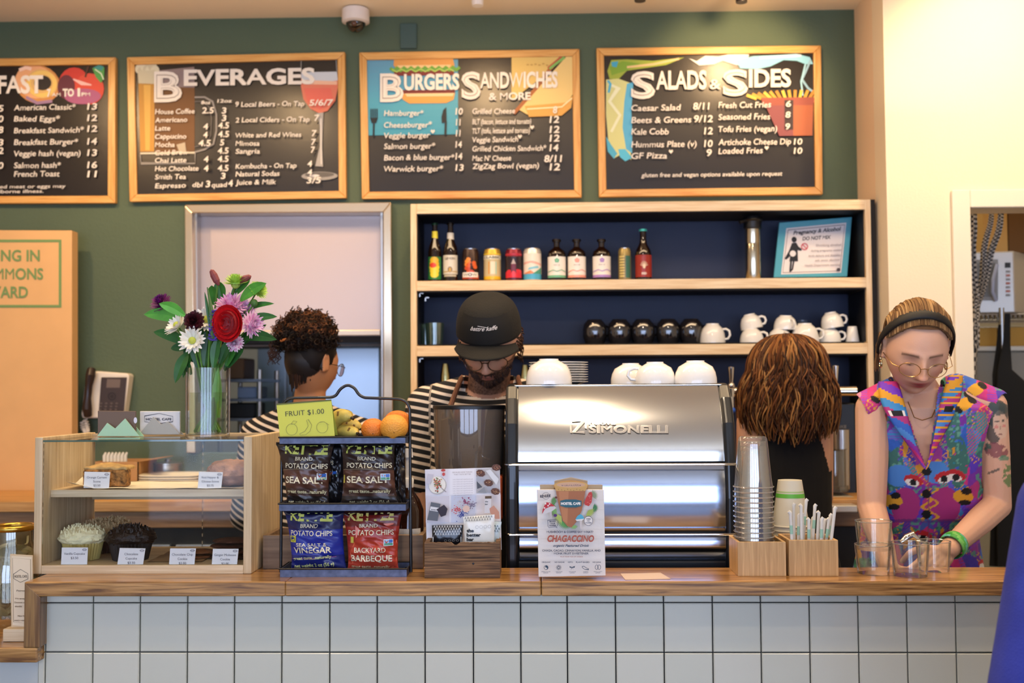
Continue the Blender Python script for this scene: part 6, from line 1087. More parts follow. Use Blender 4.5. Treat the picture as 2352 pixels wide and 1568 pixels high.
ar.line([(lx(708), ly(1330)), (lx(730), ly(1326)), (lx(765), ly(1350)), (lx(798), ly(1362)), (lx(796), ly(1374)), (lx(740), ly(1370)), (lx(708), ly(1345))], 1.1, NV, closed=True); ar.ring(lx(908), ly(1340), 3.6, 5.2, 1, NV); ar.ring(lx(942), ly(1340), 3.6, 5.2, 1, NV)
for k, (x, s) in enumerate(((205, 'ENERGY POWER'), (382, '1 LESS SUGAR'), (570, 'ANTI-AGING'), (755, 'SLEEPING'), (925, 'MENTAL CLARITY'))): ar.ctext(s, lx(x), ly(1408), 2, '#5a6474', bold=.02, wmax=20); ar.ctext('SUPPORT', lx(x), ly(1425), 2, '#5a6474', bold=.02, wmax=14)
ar.build(flat(YG-.0044), 'printed_picture', t, eps=.00008)
m = MB(); a, b, c_, d_ = [PZ(x, y, ZW+.0006) for x, y in ((1425, 1317), (1517, 1315), (1541, 1329), (1436, 1331))]; m.add([a, b, c_, d_], [(0, 1, 2, 3)]); o = m.obj('paper_slip', mat('slip_pink', '#c9b3a0', rough=.5), solid=.0004, label='pale paper slip lying on the worktop right of the drink sign', cat='paper')
# ------------------------------------------------------------------ cup boxes
M_bam = wood('bamboo_box', '#b08a58', '#cfa873', rough=.5, axis='z', ring=26, c3='#c09a66')
def cubebox(name, q, Y, D, lb):
    x0, y0, x1, y1 = q; a = P(x0, y1, Y); b = P(x1, y0, Y); t = thing(name, lb, 'box', ((a.x+b.x)/2, Y+D/2, ZW)); w_ = .007
    for q0, q1, nm in (((a.x, Y, ZW), (b.x, Y+w_, b.z), 'front_board'), ((a.x, Y+D-w_, ZW), (b.x, Y+D, b.z), 'rear_board'), ((a.x, Y+w_+.0002, ZW), (a.x+w_, Y+D-w_-.0002, b.z), 'end_board'), ((b.x-w_, Y+w_+.0002, ZW), (b.x, Y+D-w_-.0002, b.z), 'end_board'), ((a.x+w_, Y+w_, ZW), (b.x-w_, Y+D-w_, ZW+.008), 'floor_board')): MB().box(q0, q1).obj(nm, M_bam, t, bevel=.001)
    return t, a, b
YX = 2.535
tb, a1, b1 = cubebox('cup_box', (1695, 1244, 1805, 1317), YX, .115, 'light wooden box with clear plastic cups stacked in it')
tb, a2, b2 = cubebox('straw_box', (1813, 1240, 1925, 1316), YX, .115, 'light wooden box holding wrapped paper straws')
M_pet = glassy('clear_plastic_cup', '#fbfaf6', gloss=.14, tint=.05); yc_ = YX+.057; cxw = (a1.x+b1.x)/2-.006; r0, r1, Hc = .046, .032, .118; zs_ = P(1742, 1303, YX+.01).z-.004
first = None; zt5 = P(1742, 1002, yc_).z; n = 17; dz = (zt5-Hc-zs_)/(n-1)
ordn = ['lowest', 'second', 'third', 'fourth', 'fifth', 'sixth', 'seventh', 'eighth', 'ninth', 'tenth', 'eleventh', 'twelfth', 'thirteenth', 'fourteenth', 'fifteenth', 'next to top', 'topmost']
for k in range(n):
    lb = 'clear plastic cup upside down in the tall stack, %s from the bottom' % ordn[k] if k < 15 and k > 0 else 'clear plastic cup upside down in the tall stack, %s one' % ordn[k]
    if first is None:
        first = thing('plastic_cup', lb, 'cup', (cxw, yc_, zs_), group='clear plastic cups in the tall stack'); c_ = (cxw, yc_, zs_)
        MB().lathe([(r0*.965, 0), (r1+.003, Hc*.86), (r1+.001, Hc-.004), (r1-.002, Hc), (r1*.8, Hc-.002), (0, Hc-.004)], c_, 40, closed=True).obj('body', M_pet, first, smooth=True)
        MB().tube([(cxw+r0*math.cos(2*PI*j/40), yc_+r0*math.sin(2*PI*j/40), zs_+.001) for j in range(40)], .0019, n=6, closed=True).obj('rim', glassy('cup_rim', '#fbfaf6', gloss=.4, tint=.12), first, smooth=True)
    else: dup(first, (cxw, yc_, zs_+dz*k), k*.4, lb)
M_pap = mat('paper_cup_white', '#d2cbb4', rough=.55); xp = P(1815, 1150, 2.72).x; yp = 2.72; zb6 = ZSV; zt6 = P(1815, 1102, 2.72).z; r0, r1, Hc = .045, .029, .112; n = 24; dz = (zt6-Hc-zb6)/(n-1); first = None
for k in range(n):
    lb = 'upside-down cream paper cup with green stripe behind the straws, %s' % ('topmost of its stack' if k == n-1 else 'lowest of its stack' if k == 0 else 'number %d from the bottom' % (k+1))
    if first is None or k == 0:
        first = thing('paper_cup', lb, 'paper cup', (xp, yp, zb6), group='paper cups stacked behind the boxes')
        MB().lathe([(r0, 0), (r1, Hc), (r1-.002, Hc), (r1-.003, Hc-.006), (0, Hc-.006)], (xp, yp, zb6), 32, cols=['#d2cbb4']*4).obj('body', M_pap, first, smooth=True)
        MB().tube([(xp+r0*math.cos(2*PI*j/32), yp+r0*math.sin(2*PI*j/32), zb6+.001) for j in range(32)], .0022, n=6, closed=True).obj('rim', M_pap, first, smooth=True)
        m = MB(); f = lambda z: r0+(r1-r0)*z/Hc+.0004; m.lathe([(f(.070), .070), (f(.080), .080)], (xp, yp, zb6), 32, closed=True); m.obj('green_stripe', mat('stripe_green', '#5fae3c', rough=.5), first, smooth=True)
        m = MB(); m.lathe([(f(.083), .083), (f(.086), .086)], (xp, yp, zb6), 32, closed=True); m.obj('pale_stripe', mat('stripe_pale', '#a8c07a', rough=.5), first, smooth=True)
    else: dup(first, (xp, yp, zb6+dz*k), k*.3, lb)
M_str = mat('straw_paper', '#dedcd4', rough=.7)
sts = [(1815, 1174, 1822), (1823, 1156, 1836), (1835, 1180, 1838), (1840, 1158, 1846), (1852, 1146, 1850), (1842, 1178, 1852), (1858, 1190, 1860), (1868, 1186, 1866), (1872, 1158, 1870), (1881, 1174, 1878), (1888, 1188, 1884), (1895, 1192, 1890), (1904, 1190, 1896), (1918, 1164, 1905), (1908, 1180, 1900)]
words_ = ['farthest left', 'second from left', 'third from left', 'fourth from left', 'tallest of the left half', 'sixth from left', 'seventh from left', 'middle', 'hooked tip, behind the middle', 'rounded tip near the middle', 'sixth from right', 'fifth from right', 'short one near the right', 'tall one leaning to the right edge', 'third from right']
for i, (xt, yt, xb_) in enumerate(sts):
    Y1 = YX+.02+.075*((i*37) % 10)/10; p0 = P(xb_, 1300, Y1); p0.z = ZW+.009; x_ = a2.x+.012+(b2.x-a2.x-.024)*(i+.5)/15; p0.x = x_*.6+p0.x*.4; p1 = P(xt, yt, Y1); d = (p1-p0).normalized(); m = MB(); s_ = .0038; ux = Vector((1, 0, 0))
    m.tube([p0, p1-d*.012, p1-d*.004, p1+Vector((.003 if i % 3 else -.004, 0, 0))], [s_, s_, s_*1.15, s_*1.1], n=8)
    t = thing('wrapped_straw', 'white wrapped straw in the light wooden box, %s' % words_[i], 'straw', p0, group='wrapped straws in the wooden box'); m.obj('wrapper', M_str, t, smooth=True)
    if i % 2 == 0: m = MB(); q0 = p0.lerp(p1, .62); m.tube([q0+Vector((0, -.0006, 0)), q0+d*.02+Vector((0, -.0006, 0))], s_*.99+.0001, n=8); m.obj('green_lettering', mat('mint_print', '#9cc8b4', rough=.6), t, smooth=True)
# ------------------------------------------------------------------ water glasses
def wglass(x0, x1, y0, Y, z, lb):
    p = P((x0+x1)/2, 1300, Y); r1 = (x1-x0)/2*Y/F; H = P(x0, y0, Y).z-z; t = thing('water_glass', lb, 'glass', (p.x, Y, z), group='clear water glasses on the worktop'); r0 = r1*.86
    MB().lathe([(0, .0005), (r0, .0005), (r0*1.01, .004), (r1, H), (r1-.0022, H), (r0-.002, .010), (0, .009)], (p.x, Y, z), 40).obj('body', M_wg, t, smooth=True)
    MB().tube([(p.x+(r1-.001)*math.cos(2*PI*j/36), Y+(r1-.001)*math.sin(2*PI*j/36), z+H) for j in range(36)], .0012, n=6, closed=True).obj('rim', M_rim, t, smooth=True); return H
M_wg = glassy('water_glass_clear', '#fdfefc', gloss=.06, tint=.012); M_rim = glassy('glass_rim_bright', '#f8faf6', gloss=.45, tint=.1)
YW = 2.575; H1 = wglass(1965, 2046, 1250, YW, ZW, 'water glass at left, lower of the stacked pair'); z = ZW+H1-.012
wglass(1967, 2049, 1196, YW, z, 'water glass nested on top of the left one'); wglass(2048, 2133, 1246, 2.54, ZW, 'water glass in front, right of the stacked pair'); wglass(2108, 2183, 1242, 2.61, ZW, 'rightmost water glass near the wrist of the woman')
m = MB(); p = P(2090, 1235, 2.60); m.tube([P(2070, 1245, 2.60), P(2082, 1236, 2.60), P(2096, 1230, 2.60), P(2108, 1240, 2.6), P(2112, 1290, 2.6)], [.006, .010, .011, .006, .004], n=10); m.obj('spoon', M_chrome, smooth=True, label='metal spoon leaning behind the front glasses', cat='spoon')
# ------------------------------------------------------------------ tip jar and little sign on the lower ledge
pj = P(28, 1420, 2.72); rj = 62*2.72/F; t = thing('tip_jar', 'large glass tip jar with gold rim full of banknotes', 'jar', (pj.x, 2.72, zl)); zt7 = P(28, 1205, 2.72).z; Hj = zt7-zl; jx = pj.x
MB().lathe([(rj*.8, .002), (rj, .02), (rj*1.02, Hj*.55), (rj*.8, Hj*.78), (rj*.68, Hj*.84), (rj*.68, Hj*.96), (rj*.65, Hj*.96), (rj*.65, Hj*.84), (rj*.97, Hj*.55), (rj*.96, .024), (0, .012)], (jx, 2.72, zl), 48, closed=True).obj('glass', glassy('jar_glass', '#f2f0e4', gloss=.14), t, smooth=True)
MB().tube([(jx+rj*.72*math.cos(2*PI*j/40), 2.72+rj*.72*math.sin(2*PI*j/40), zl+Hj*.975) for j in range(40)], .0075, n=10, closed=True).obj('gold_rim', mat('gold_band', '#c8a24a', rough=.25, metal=1), t, smooth=True)
M_note = mat('banknote', vc=True, rough=.7); random.seed(11)
for k in range(46):
    z_ = zl+.02+.17*((k+.5)/46); rr = rj*.82*(1 if z_-zl < Hj*.55 else .72); a = k*2.4; c0_ = Vector((jx+rr*.55*math.cos(a), 2.72+rr*.55*math.sin(a), z_)); e = Euler((random.uniform(-1, 1), random.uniform(-1, 1), a)).to_matrix(); col = random.choice(['#7a8458', '#8f9670', '#5c6a44', '#a8a888', '#c4bda0', '#6e5c3c']); m = MB(); cv = random.uniform(.3, 1.4)
    m.grid(lambda u, v: c0_+e @ Vector(((u-.5)*.06, (v-.5)*.034, .012*cv*math.sin(u*6+k)*.6+.005*math.sin(v*7))), 10, 5, colfn=lambda u, v: col if (.15 < u < .85 and .2 < v < .8) else '#b8b494'); m.obj('banknote', M_note, smooth=True, solid=.0003, label='crumpled green-grey banknote inside the tip jar', cat='banknote', group='banknotes in the tip jar')
t = thing('cafe_info_sign', 'small upright cafe card in a wooden foot before the tip jar', 'sign', PZ(45, 1450, zl)); yq = 2.545
q = [(23, 1272), (75, 1275), (76, 1447), (26, 1441)]; m = MB(); ply(m, [q], yq, yq+.003); m.obj('card_holder', mat('clear_holder', '#d9bf98', rough=.2), t)
m = MB(); pbox(m, 6, 1428, 62, 1462, yq-.02, yq+.05); zz_ = [v[2] for v in m.v]; m.v = [(x, y, max(min(z, zl+.03), zl+.0005) if z > min(zz_)+1e-4 else zl+.0005) for x, y, z in m.v]; m.obj('wood_foot', M_pine, t, bevel=.002)
ar = Art(); ar.poly([(26, 1276), (73, 1279), (74, 1440), (29, 1435)], '#e6d3b4'); ar.line([(29, 1281), (70, 1284), (71, 1432), (31, 1428)], .8, '#a8916c', closed=True); ar.line([(31, 1318), (47, 1307), (64, 1317), (64, 1329), (47, 1337), (31, 1328)], .9, '#4a4038', closed=True); ar.text('HOSTEL CAFE', 33, 62, 1326, 6, '#4a4038', bold=.01)
for (s, x0_, x1_, y) in (('Patrons', 38, 62, 1358), ('We accept', 34, 60, 1376), ('Discount cards', 33, 64, 1385), ('thanks', 34, 50, 1394), ('New hours', 41, 66, 1416), ('every weekday', 33, 66, 1426)): ar.text(s, x0_, x1_, y, 4, '#6a5c4c', bold=.015)
ar.build(flat(yq-.0005), 'lettering', t)
random.seed(21)
# ------------------------------------------------------------------ back room seen through the staff doorway
zsl = P(2350, 1000, 4.95).z+.007
M_wire = mat('wire_shelf_chrome', '#a9a9a6', rough=.3, metal=.9)
t = thing('wire_shelving', 'chrome wire shelving in the back room carrying the microwave', 'shelving', (P(2330, 900, 5.0).x, 5.1, 0)); Yw = 4.95
for yy in (722, 1000):
    m = MB(); a = P(2236, yy, Yw); b = P(2480, yy, Yw); 
    for dz_ in (0, -.035): m.tube([(a.x, Yw, a.z+dz_), (b.x, Yw, a.z+dz_)], .004, n=6); m.tube([(a.x, Yw+.45, a.z+dz_), (b.x, Yw+.45, a.z+dz_)], .004, n=6)
    for k in range(24): x = a.x+(b.x-a.x)*k/23; m.tube([(x, Yw, a.z+.003), (x, Yw+.45, a.z+.003)], .002, n=4); 
    for k in range(23): x = a.x+(b.x-a.x)*k/23; m.tube([(x, Yw, a.z), (x+(b.x-a.x)/46, Yw, a.z-.035), (x+(b.x-a.x)/23, Yw, a.z)], .002, n=4)
    m.obj('wire_shelf', M_wire, t)
for x in (2299, 2470): a = P(x, 722, Yw); m = MB(); m.tube([(a.x, Yw-.006, 0), (a.x, Yw-.006, a.z+.03)], .0125, n=12); m.tube([(a.x, Yw+.455, 0), (a.x, Yw+.455, a.z+.03)], .0125, n=12); m.obj('post', M_wire, t, smooth=True)
zsh = P(2300, 722, Yw).z+.006
t = thing('microwave', 'silver commercial microwave on the wire shelf in the back room', 'microwave', (P(2290, 715, 4.96).x, 5.1, zsh)); a = P(2236, 716, 4.96); b = P(2322, 578, 4.96); M_mw = mat('microwave_silver', '#b9b5ac', rough=.35, metal=.4)
m = MB(); m.add([(a.x-.05, 4.98, zsh), (b.x, 4.93, zsh), (b.x, 4.93, b.z), (a.x-.05, 4.98, b.z), (a.x+.1, 5.4, zsh), (b.x+.34, 5.3, zsh), (b.x+.34, 5.3, b.z), (a.x+.1, 5.4, b.z)], [(0, 1, 2, 3), (1, 5, 6, 2), (5, 4, 7, 6), (4, 0, 3, 7), (3, 2, 6, 7), (0, 4, 5, 1)]); m.obj('body', M_mw, t, bevel=.006)
ym = 4.935; ar = Art(); ar.rect(2240, 596, 2290, 690, '#8c9093'); ar.rect(2246, 604, 2284, 682, '#6e7478'); ar.rect(2304, 604, 2316, 616, '#222629'); ar.rect(2302, 590, 2318, 700, '#a09c94') if 0 else None
for k in range(7): ar.rect(2306, 622+k*9, 2315, 627+k*9, '#b06a5c' if k % 2 else '#8a8a8a')
def mwf(x, y, d): pp_ = P(x, y, 4.955); u = (pp_.x-(a.x-.05))/(b.x-a.x+.05); return Vector((pp_.x, 4.98-.05*u-.0015-d, pp_.z))
ar.build(mwf, 'door_and_keypad', t); m = MB(); m.tube([P(2290, 608, 4.93), P(2281, 640, 4.91), P(2280, 670, 4.91), P(2288, 690, 4.93)], .008, n=10); m.obj('door_handle', mat('handle_pale_blue', '#a4aec8', rough=.3), t, smooth=True)
for (x0_, y0_, x1_, y1_, Y, c, nm, lb, cat_) in ((2240, 752, 2290, 800, 5.05, '#c49a4a', 'cardboard_box', 'tan carton on the lower back-room shelf behind the chrome post', 'box'), (2325, 750, 2420, 800, 5.05, '#c09444', 'cardboard_box', 'tan carton on the lower back-room shelf right of the aprons', 'box')): m = MB(); pbox(m, x0_, y0_, x1_, 996, Y, Y+.3); zl_ = min(v[2] for v in m.v); m.v = [(x, y, z if z > zl_+.01 else zsl) for x, y, z in m.v]; m.obj(nm, mat('carton'+c, c, rough=.8), label=lb, cat=cat_, bevel=.003)
t = thing('storage_tub', 'grey plastic tub with white lid on the back-room shelf', 'tub', P(2290, 996, 5.0)); m = MB(); pbox(m, 2246, 806, 2400, 990, 4.99, 5.04); zl_ = min(v[2] for v in m.v); m.v = [(x, y, z if z > zl_+.01 else zsl) for x, y, z in m.v]; m.obj('tub', mat('tub_grey', '#8c8c84', rough=.5), t, bevel=.008); m = MB(); pbox(m, 2242, 794, 2404, 806, 4.98, 5.042); m.obj('lid', mat('lid_white', '#d2d4cc', rough=.4), t, bevel=.004)
zt8 = P(2300, 573, 4.97).z; t = thing('shelf_carton', 'brown cardboard cartons piled above the microwave', 'box', (P(2300, 570, 5.1).x, 5.1, b.z)); m = MB(); m.box((P(2262, 500, 5.0).x, 5.02, b.z+.001), (P(2318, 500, 5.0).x, 5.28, b.z+.30)); m.obj('carton_tan', mat('carton_tan', '#c79f5e', rough=.8), t, bevel=.003); m = MB(); m.box((P(2320, 500, 5.0).x, 5.02, b.z+.001), (P(2440, 500, 5.0).x, 5.28, b.z+.34)); m.obj('carton_brown', mat('carton_brown', '#6a4a24', rough=.8), t, bevel=.003)
M_strap = mat('woven_strap', vc=True, rough=.9)
def strap(pts, w, lb, Y=4.42):
    m = MB(); n = 70; P3 = [P(x, y, Y) for x, y in pts]
    def at(u): k = u*(len(P3)-1); i = min(int(k), len(P3)-2); return P3[i].lerp(P3[i+1], k-i)
    m.grid(lambda u, v: at(v)+Vector(((u-.5)*w+.004*math.sin(v*14), .008*math.sin(u*9+v*5), 0)), 5, n, colfn=lambda u, v: '#2a2c30' if (int(u*5)+int(v*n)) % 2 else '#b8b2a8'); m.obj('hanging_strap', M_strap, smooth=True, solid=.003, label=lb, cat='strap', group='patterned straps in the doorway')
strap([(2236, 484), (2232, 560), (2236, 640), (2240, 720), (2236, 860), (2234, 1010)], .028, 'black and white patterned strap hanging straight at the door jamb')
strap([(2300, 486), (2290, 540), (2272, 600), (2256, 660), (2246, 710), (2242, 800)], .022, 'black and white patterned strap swinging in from upper right')
strap([(2278, 486), (2268, 540), (2256, 610), (2246, 690), (2240, 760)], .018, 'thin patterned strap between the other two')
m = MB(); P3 = [P(x, y, 4.55) for x, y in ((2314, 720), (2312, 790), (2308, 850), (2322, 880), (2330, 1000), (2335, 1300))]; m.tube(P3, [.012, .016, .03, .06, .075, .08], n=12); m.v = [(x, 4.55+(y-4.55)*.3, z) for x, y, z in m.v]; m.obj('hanging_apron', mat('black_cloth', '#0b0e12', rough=.9), smooth=True, label='black apron hanging in the back-room doorway', cat='apron')
m = MB(); P3 = [P(x, y, 4.6) for x, y in ((2296, 745), (2294, 800), (2290, 860), (2298, 1000), (2300, 1300))]; m.tube(P3, [.006, .012, .02, .03, .05], n=12); m.v = [(x, 4.6+(y-4.6)*.3, z) for x, y, z in m.v]; m.obj('hanging_apron', mat('black_cloth'), smooth=True, label='narrow folded black apron left of the larger one', cat='apron')
# ================================================================== PEOPLE
def proj(V):
    d = (V-np.array(CAM)) @ np.array(RC); return 1176-F*d[:, 0]/d[:, 2], 784+F*d[:, 1]/d[:, 2]
def G(x, s): return np.exp(-(x/s)**2)
def ap(M, V): V = np.asarray(V, dtype=float).reshape(-1, 3); m = np.array(M); return V @ m[:3, :3].T+m[:3, 3]
def headM(c, yaw=0, pitch=0, roll=0, s=1.): return Matrix.Translation(Vector(c)) @ Matrix.Rotation(yaw, 4, 'Z') @ Matrix.Rotation(pitch, 4, 'X') @ Matrix.Rotation(roll, 4, 'Y') @ Matrix.Scale(s, 4)
def head_mesh(mb, M, jaw=1., nose=1.):
    """face looks along local -y; eyes at z 0"""
    nu, nv = 132, 110; vs = []
    th = np.linspace(0.02, PI-.02, nv)[:, None]; ph = np.linspace(0, 2*PI, nu, endpoint=False)[None, :]
    x = np.sin(th)*np.cos(ph); y = np.sin(th)*np.sin(ph); z = np.cos(th)*np.ones_like(ph)
    low = np.clip(-z, 0, 1); w = .076*(1-.34*low**1.6/jaw); dep = np.where(y < 0, .094*(1-.06*low), .100*(1-.45*low**1.3))
    X = x*w; Y = y*dep; Z = z*.116+.004; fr = np.clip(-y, 0, 1)**.6*(y < 0)
    X = X*(1-.05*np.clip(z, 0, 1)**2); a = np.abs(X)
    Y = Y-fr*(.010*G(Z+.012, .03)*0)
    d = np.zeros_like(X)
    nz = np.clip((.016-Z)/.050, 0, 1); nzm = (Z < .018)*(Z > -.042)
    d += nose*(.004+.020*nz)*G(X, .0075+.004*nz)*np.where(Z > -.034, 1, G(Z+.034, .006))*np.where(Z < .016, 1, G(Z-.016, .01))
    d += .009*nose*G(a-.011, .006)*G(Z+.031, .008)
    d -= .010*G(a-.030, .016)*G(Z-.004, .013); d += .0055*G(a-.031, .010)*G(Z-.001, .008)
    d += .004*G(a-.028, .022)*G(Z-.024, .008); d += .0045*G(a-.046, .016)*G(Z+.022, .018)
    d += .0065*G(X, .020)*G(Z+.055, .0045)+.0075*G(X, .017)*G(Z+.066, .005)-.0045*G(X, .022)*G(Z+.0605, .0022)
    d += .010*G(X, .020)*G(Z+.096, .015)-.003*G(X, .02)*G(Z+.080, .007); d += .003*G(X, .03)*G(Z+.058, .02)
    Y = Y-d*fr
    V = ap(M, np.stack([X, Y, Z], -1)); fs = [(i*nu+k, (i+1)*nu+k, (i+1)*nu+(k+1) % nu, i*nu+(k+1) % nu) for i in range(nv-1) for k in range(nu)]
    fs += [tuple(range(nu)), tuple((nv-1)*nu+k for k in range(nu))[::-1]]; mb.add([tuple(v) for v in V], fs)
    for s_ in (-1, 1):
        E = MB(); 
        for k in range(12): a_ = -.9+k*.42; E.ball((s_*(.0775+.004*math.sin(a_)**2), .012+.016*math.cos(a_)*.8, .0+.030*math.sin(a_)), (.0055, .0065, .0065), 8, 6)
        E.ball((s_*.077, .010, -.002), (.006, .013, .024), 10, 8); mb.add([tuple(v) for v in ap(M, E.v)], E.f)
def hand(mb, wrist, d, n, s=1., curl=.6, side=1):
    """palm and five separate fingers; d points to the fingers, n is the back-of-hand normal"""
    d = Vector(d).normalized(); n = (Vector(n)-d*Vector(n).dot(d)).normalized(); u = d.cross(n)*side; w = Vector(wrist)
    for k in range(4): a = w+u*(.012*(k-1.5))*s+d*.02*s; b = w+u*(.0195*(k-1.5))*s+d*(.085-.004*abs(k-1.2))*s; mb.tube([w, a, b], [.018*s, .015*s, .0125*s], n=10); mb.ball(b, .0125*s, 10, 8)
    for k, L_ in enumerate((.068, .078, .073, .056)):
        b = w+u*(.0205*(k-1.5))*s+d*(.086-.004*abs(k-1.2))*s; p = b; dd = d+u*(.07*(k-1.5)); q = [b]
        for j, f in enumerate((.45, .32, .23)): dd = (dd-n*curl*(.5+.35*j)*.6).normalized(); p = p+dd*L_*f*s; q.append(p)
        limb(mb, q, [.0095*s, .0088*s, .008*s, .007*s])
    b = w+u*(-.024)*s+d*.028*s; q = [b, b+(d*.5-u*.8)*.032*s, b+(d*.9-u*.75-n*.4)*.055*s, b+(d*1.15-u*.6-n*.7)*.068*s]; limb(mb, q, [.014*s, .011*s, .0098*s, .008*s])
SKIN = mat('skin', vc=True, rough=.5, sss=.12, bump=.05, bump_scale=300)
HAIR = mat('hair', vc=True, rough=.6, spec=.25)
def colors(V, base): return np.tile(np.array(hx(base)), (len(V), 1))
def mixc(C_, m, col): m = np.clip(m, 0, 1)[:, None]; return C_*(1-m)+np.array(hx(col))*m
def face_paint(C_, V, M, lips='#a85a50', brow='#5a4232', beard=None, blush='#d08a70', lid='#8a5a48'):
    L = ap(M.inverted(), V); x, y, z = L.T; a = np.abs(x); fr = (y < -.03)*(a < .09)*(z > -.14)*(z < .14)
    C_ = mixc(C_, fr*.45*G(a-.042, .018)*G(z+.026, .02), blush); C_ = mixc(C_, fr*.35*G(x, .012)*G(z+.03, .014), blush)
    C_ = mixc(C_, fr*1.0*G(x, .021)**.7*(G(z+.0555, .0045)+G(z+.0655, .0056)), lips); C_ = mixc(C_, fr*.8*G(x, .022)*G(z+.0605, .0018), '#5a2420')
    C_ = mixc(C_, fr*.5*G(a-.030, .014)*G(z-.006, .008), lid); C_ = mixc(C_, fr*.95*G(a-.031, .0125)**2*G(z+.0045-.004*((a-.031)/.014)**2, .0022), '#1c1210')
    C_ = mixc(C_, fr*.85*(a > .012)*(a < .050)*G(z-.0195-.003*(1-((a-.03)/.02)**2), .0032), brow)
    C_ = mixc(C_, fr*.4*G(a-.010, .004)*G(z+.040, .003), '#5a2c20')
    if beard:
        nn = np.array([noise.noise(Vector(v)*260) for v in L]); m = (z < -.028-.010*(a < .03)+.9*np.clip(a-.050, 0, .1))*(z > -.135)*(y < .03); m = m & ~((a < .021)*(z > -.072)*(z < -.052)); m = m & ~((z > -.042)*(a < .040)); C_ = mixc(C_, m*(.78+.35*nn), beard)
        C_ = mixc(C_, fr*.8*(z > -.052)*(z < -.041)*(a < .034), beard)
    return C_
def glasses(M, parent, col, r=.024, rz_=.020, metal=.8, z0=-.004, tk=.0012):
    m = MB(); pts = []
    for s_ in (-1, 1):
        m.tube([tuple(v) for v in ap(M, [(s_*.033+r*math.cos(2*PI*k/28), -.108+.012*abs((s_*.033+r*math.cos(2*PI*k/28))/.05)**2, z0+rz_*math.sin(2*PI*k/28)) for k in range(28)])], tk, n=6, closed=True)
        m.tube([tuple(v) for v in ap(M, [(s_*(.033+r), -.096, z0+.004), (s_*.072, -.082, z0+.006), (s_*.080, -.02, z0+.007), (s_*.080, .012, z0+.004), (s_*.077, .024, z0-.012)])], tk, n=6)
    m.tube([tuple(v) for v in ap(M, [(-.033+r, -.107, z0+.004), (0, -.112, z0+.008), (.033-r, -.107, z0+.004)])], tk, n=6)
    g = m.obj('glasses', mat('frame'+col, col, rough=.25, metal=metal), parent, smooth=True)
    m = MB()
    for s_ in (-1, 1): m.add([tuple(v) for v in ap(M, [(s_*.033+r*.96*math.cos(2*PI*k/28), -.1075+.012*abs((s_*.033+r*.96*math.cos(2*PI*k/28))/.05)**2, z0+rz_*.96*math.sin(2*PI*k/28)) for k in range(28)])], [tuple(range(28))])
    m.obj('lenses', glassy('lens_glass', '#fbfaf8', gloss=.02), g)
def strand(m, pts, r0, r1, col, n=5):
    k = len(pts)-1; m.tube(pts, [r0+(r1-r0)*(i/k)**1.5 for i in range(k+1)], n=n, col=col)
def legs(mb, hx_, hy, top, rx=.09, foot=(0, -1)):
    for s_ in (-1, 1):
        x = hx_+s_*rx; limb(mb, [(x, hy, top), (x+s_*.01, hy-.01, .48), (x+s_*.01, hy+.02, .10)], [.088, .062, .042]); limb(mb, [(x+s_*.01, hy+.03*-foot[1], .045), (x+s_*.02, hy+.10*foot[1], .035), (x+s_*.02, hy+.17*foot[1], .03)], [.042, .038, .028])
def trousers(hx_, hy, top, parent, m_, rx=.09, hip=(.17, .12)):
    mb = MB(); loft(mb, [((hx_, hy, top-.12), hip[0]+.004, hip[1]+.006), ((hx_, hy, top-.02), hip[0]+.008, hip[1]+.008), ((hx_, hy, top+.06), hip[0], hip[1])])
    for s_ in (-1, 1): x = hx_+s_*rx; limb(mb, [(x, hy, top-.05), (x+s_*.01, hy-.01, .48), (x+s_*.01, hy+.02, .12)], [.10, .075, .062])
    V, f = remesh(mb, .012, 2); return vobj('trousers', V, f, colors(V, '#17181c'), m_, parent)
def shoes(hx_, hy, parent, foot=-1, rx=.09):
    for s_ in (-1, 1): x = hx_+s_*(rx+.012); m = MB(); m.ball((x, hy+.07*foot, .042), (.05, .14, .044), 20, 12); m.v = [(a, b, max(c, 0)) for a, b, c in m.v]; m.obj('shoe', mat('shoe_black', '#0f0f10', rough=.6), parent, smooth=True)
def stripe_mat():
    m = bpy.data.materials.new('striped_jersey'); m.use_nodes = True; nt, b, N, L = nodes(m); b.inputs['Roughness'].default_value = .85
    a = N('ShaderNodeAttribute'); a.attribute_name = 'stripe'; f = N('ShaderNodeMath'); f.operation = 'FRACT'; L(a.outputs['Fac'], f.inputs[0]); r = N('ShaderNodeValToRGB'); r.color_ramp.interpolation = 'LINEAR'
    E = r.color_ramp.elements; E[0].position = 0; E[0].color = (*hx('#0c0c10'), 1); E[1].position = .56; E[1].color = (*hx('#0c0c10'), 1)
    for p_, c_ in ((.60, '#d9c9b6'), (.96, '#d9c9b6'), (1., '#0c0c10')): e = r.color_ramp.elements.new(p_); e.color = (*hx(c_), 1)
    L(f.outputs[0], r.inputs[0]); L(r.outputs[0], b.inputs['Base Color']); n = N('ShaderNodeTexNoise'); n.inputs['Scale'].default_value = 14; bp = N('ShaderNodeBump'); bp.inputs['Strength'].default_value = .25; bp.inputs['Distance'].default_value = .02; L(n.outputs['Fac'], bp.inputs['Height']); L(bp.outputs[0], b.inputs['Normal']); return m
M_jersey = stripe_mat()
def segdist(V, a, b):
    a, b = A(a), A(b); ab = b-a; t_ = np.clip(((V-a) @ ab)/(ab @ ab), 0, 1); return np.linalg.norm(V-(a+t_[:, None]*ab), axis=1), t_*np.linalg.norm(ab)
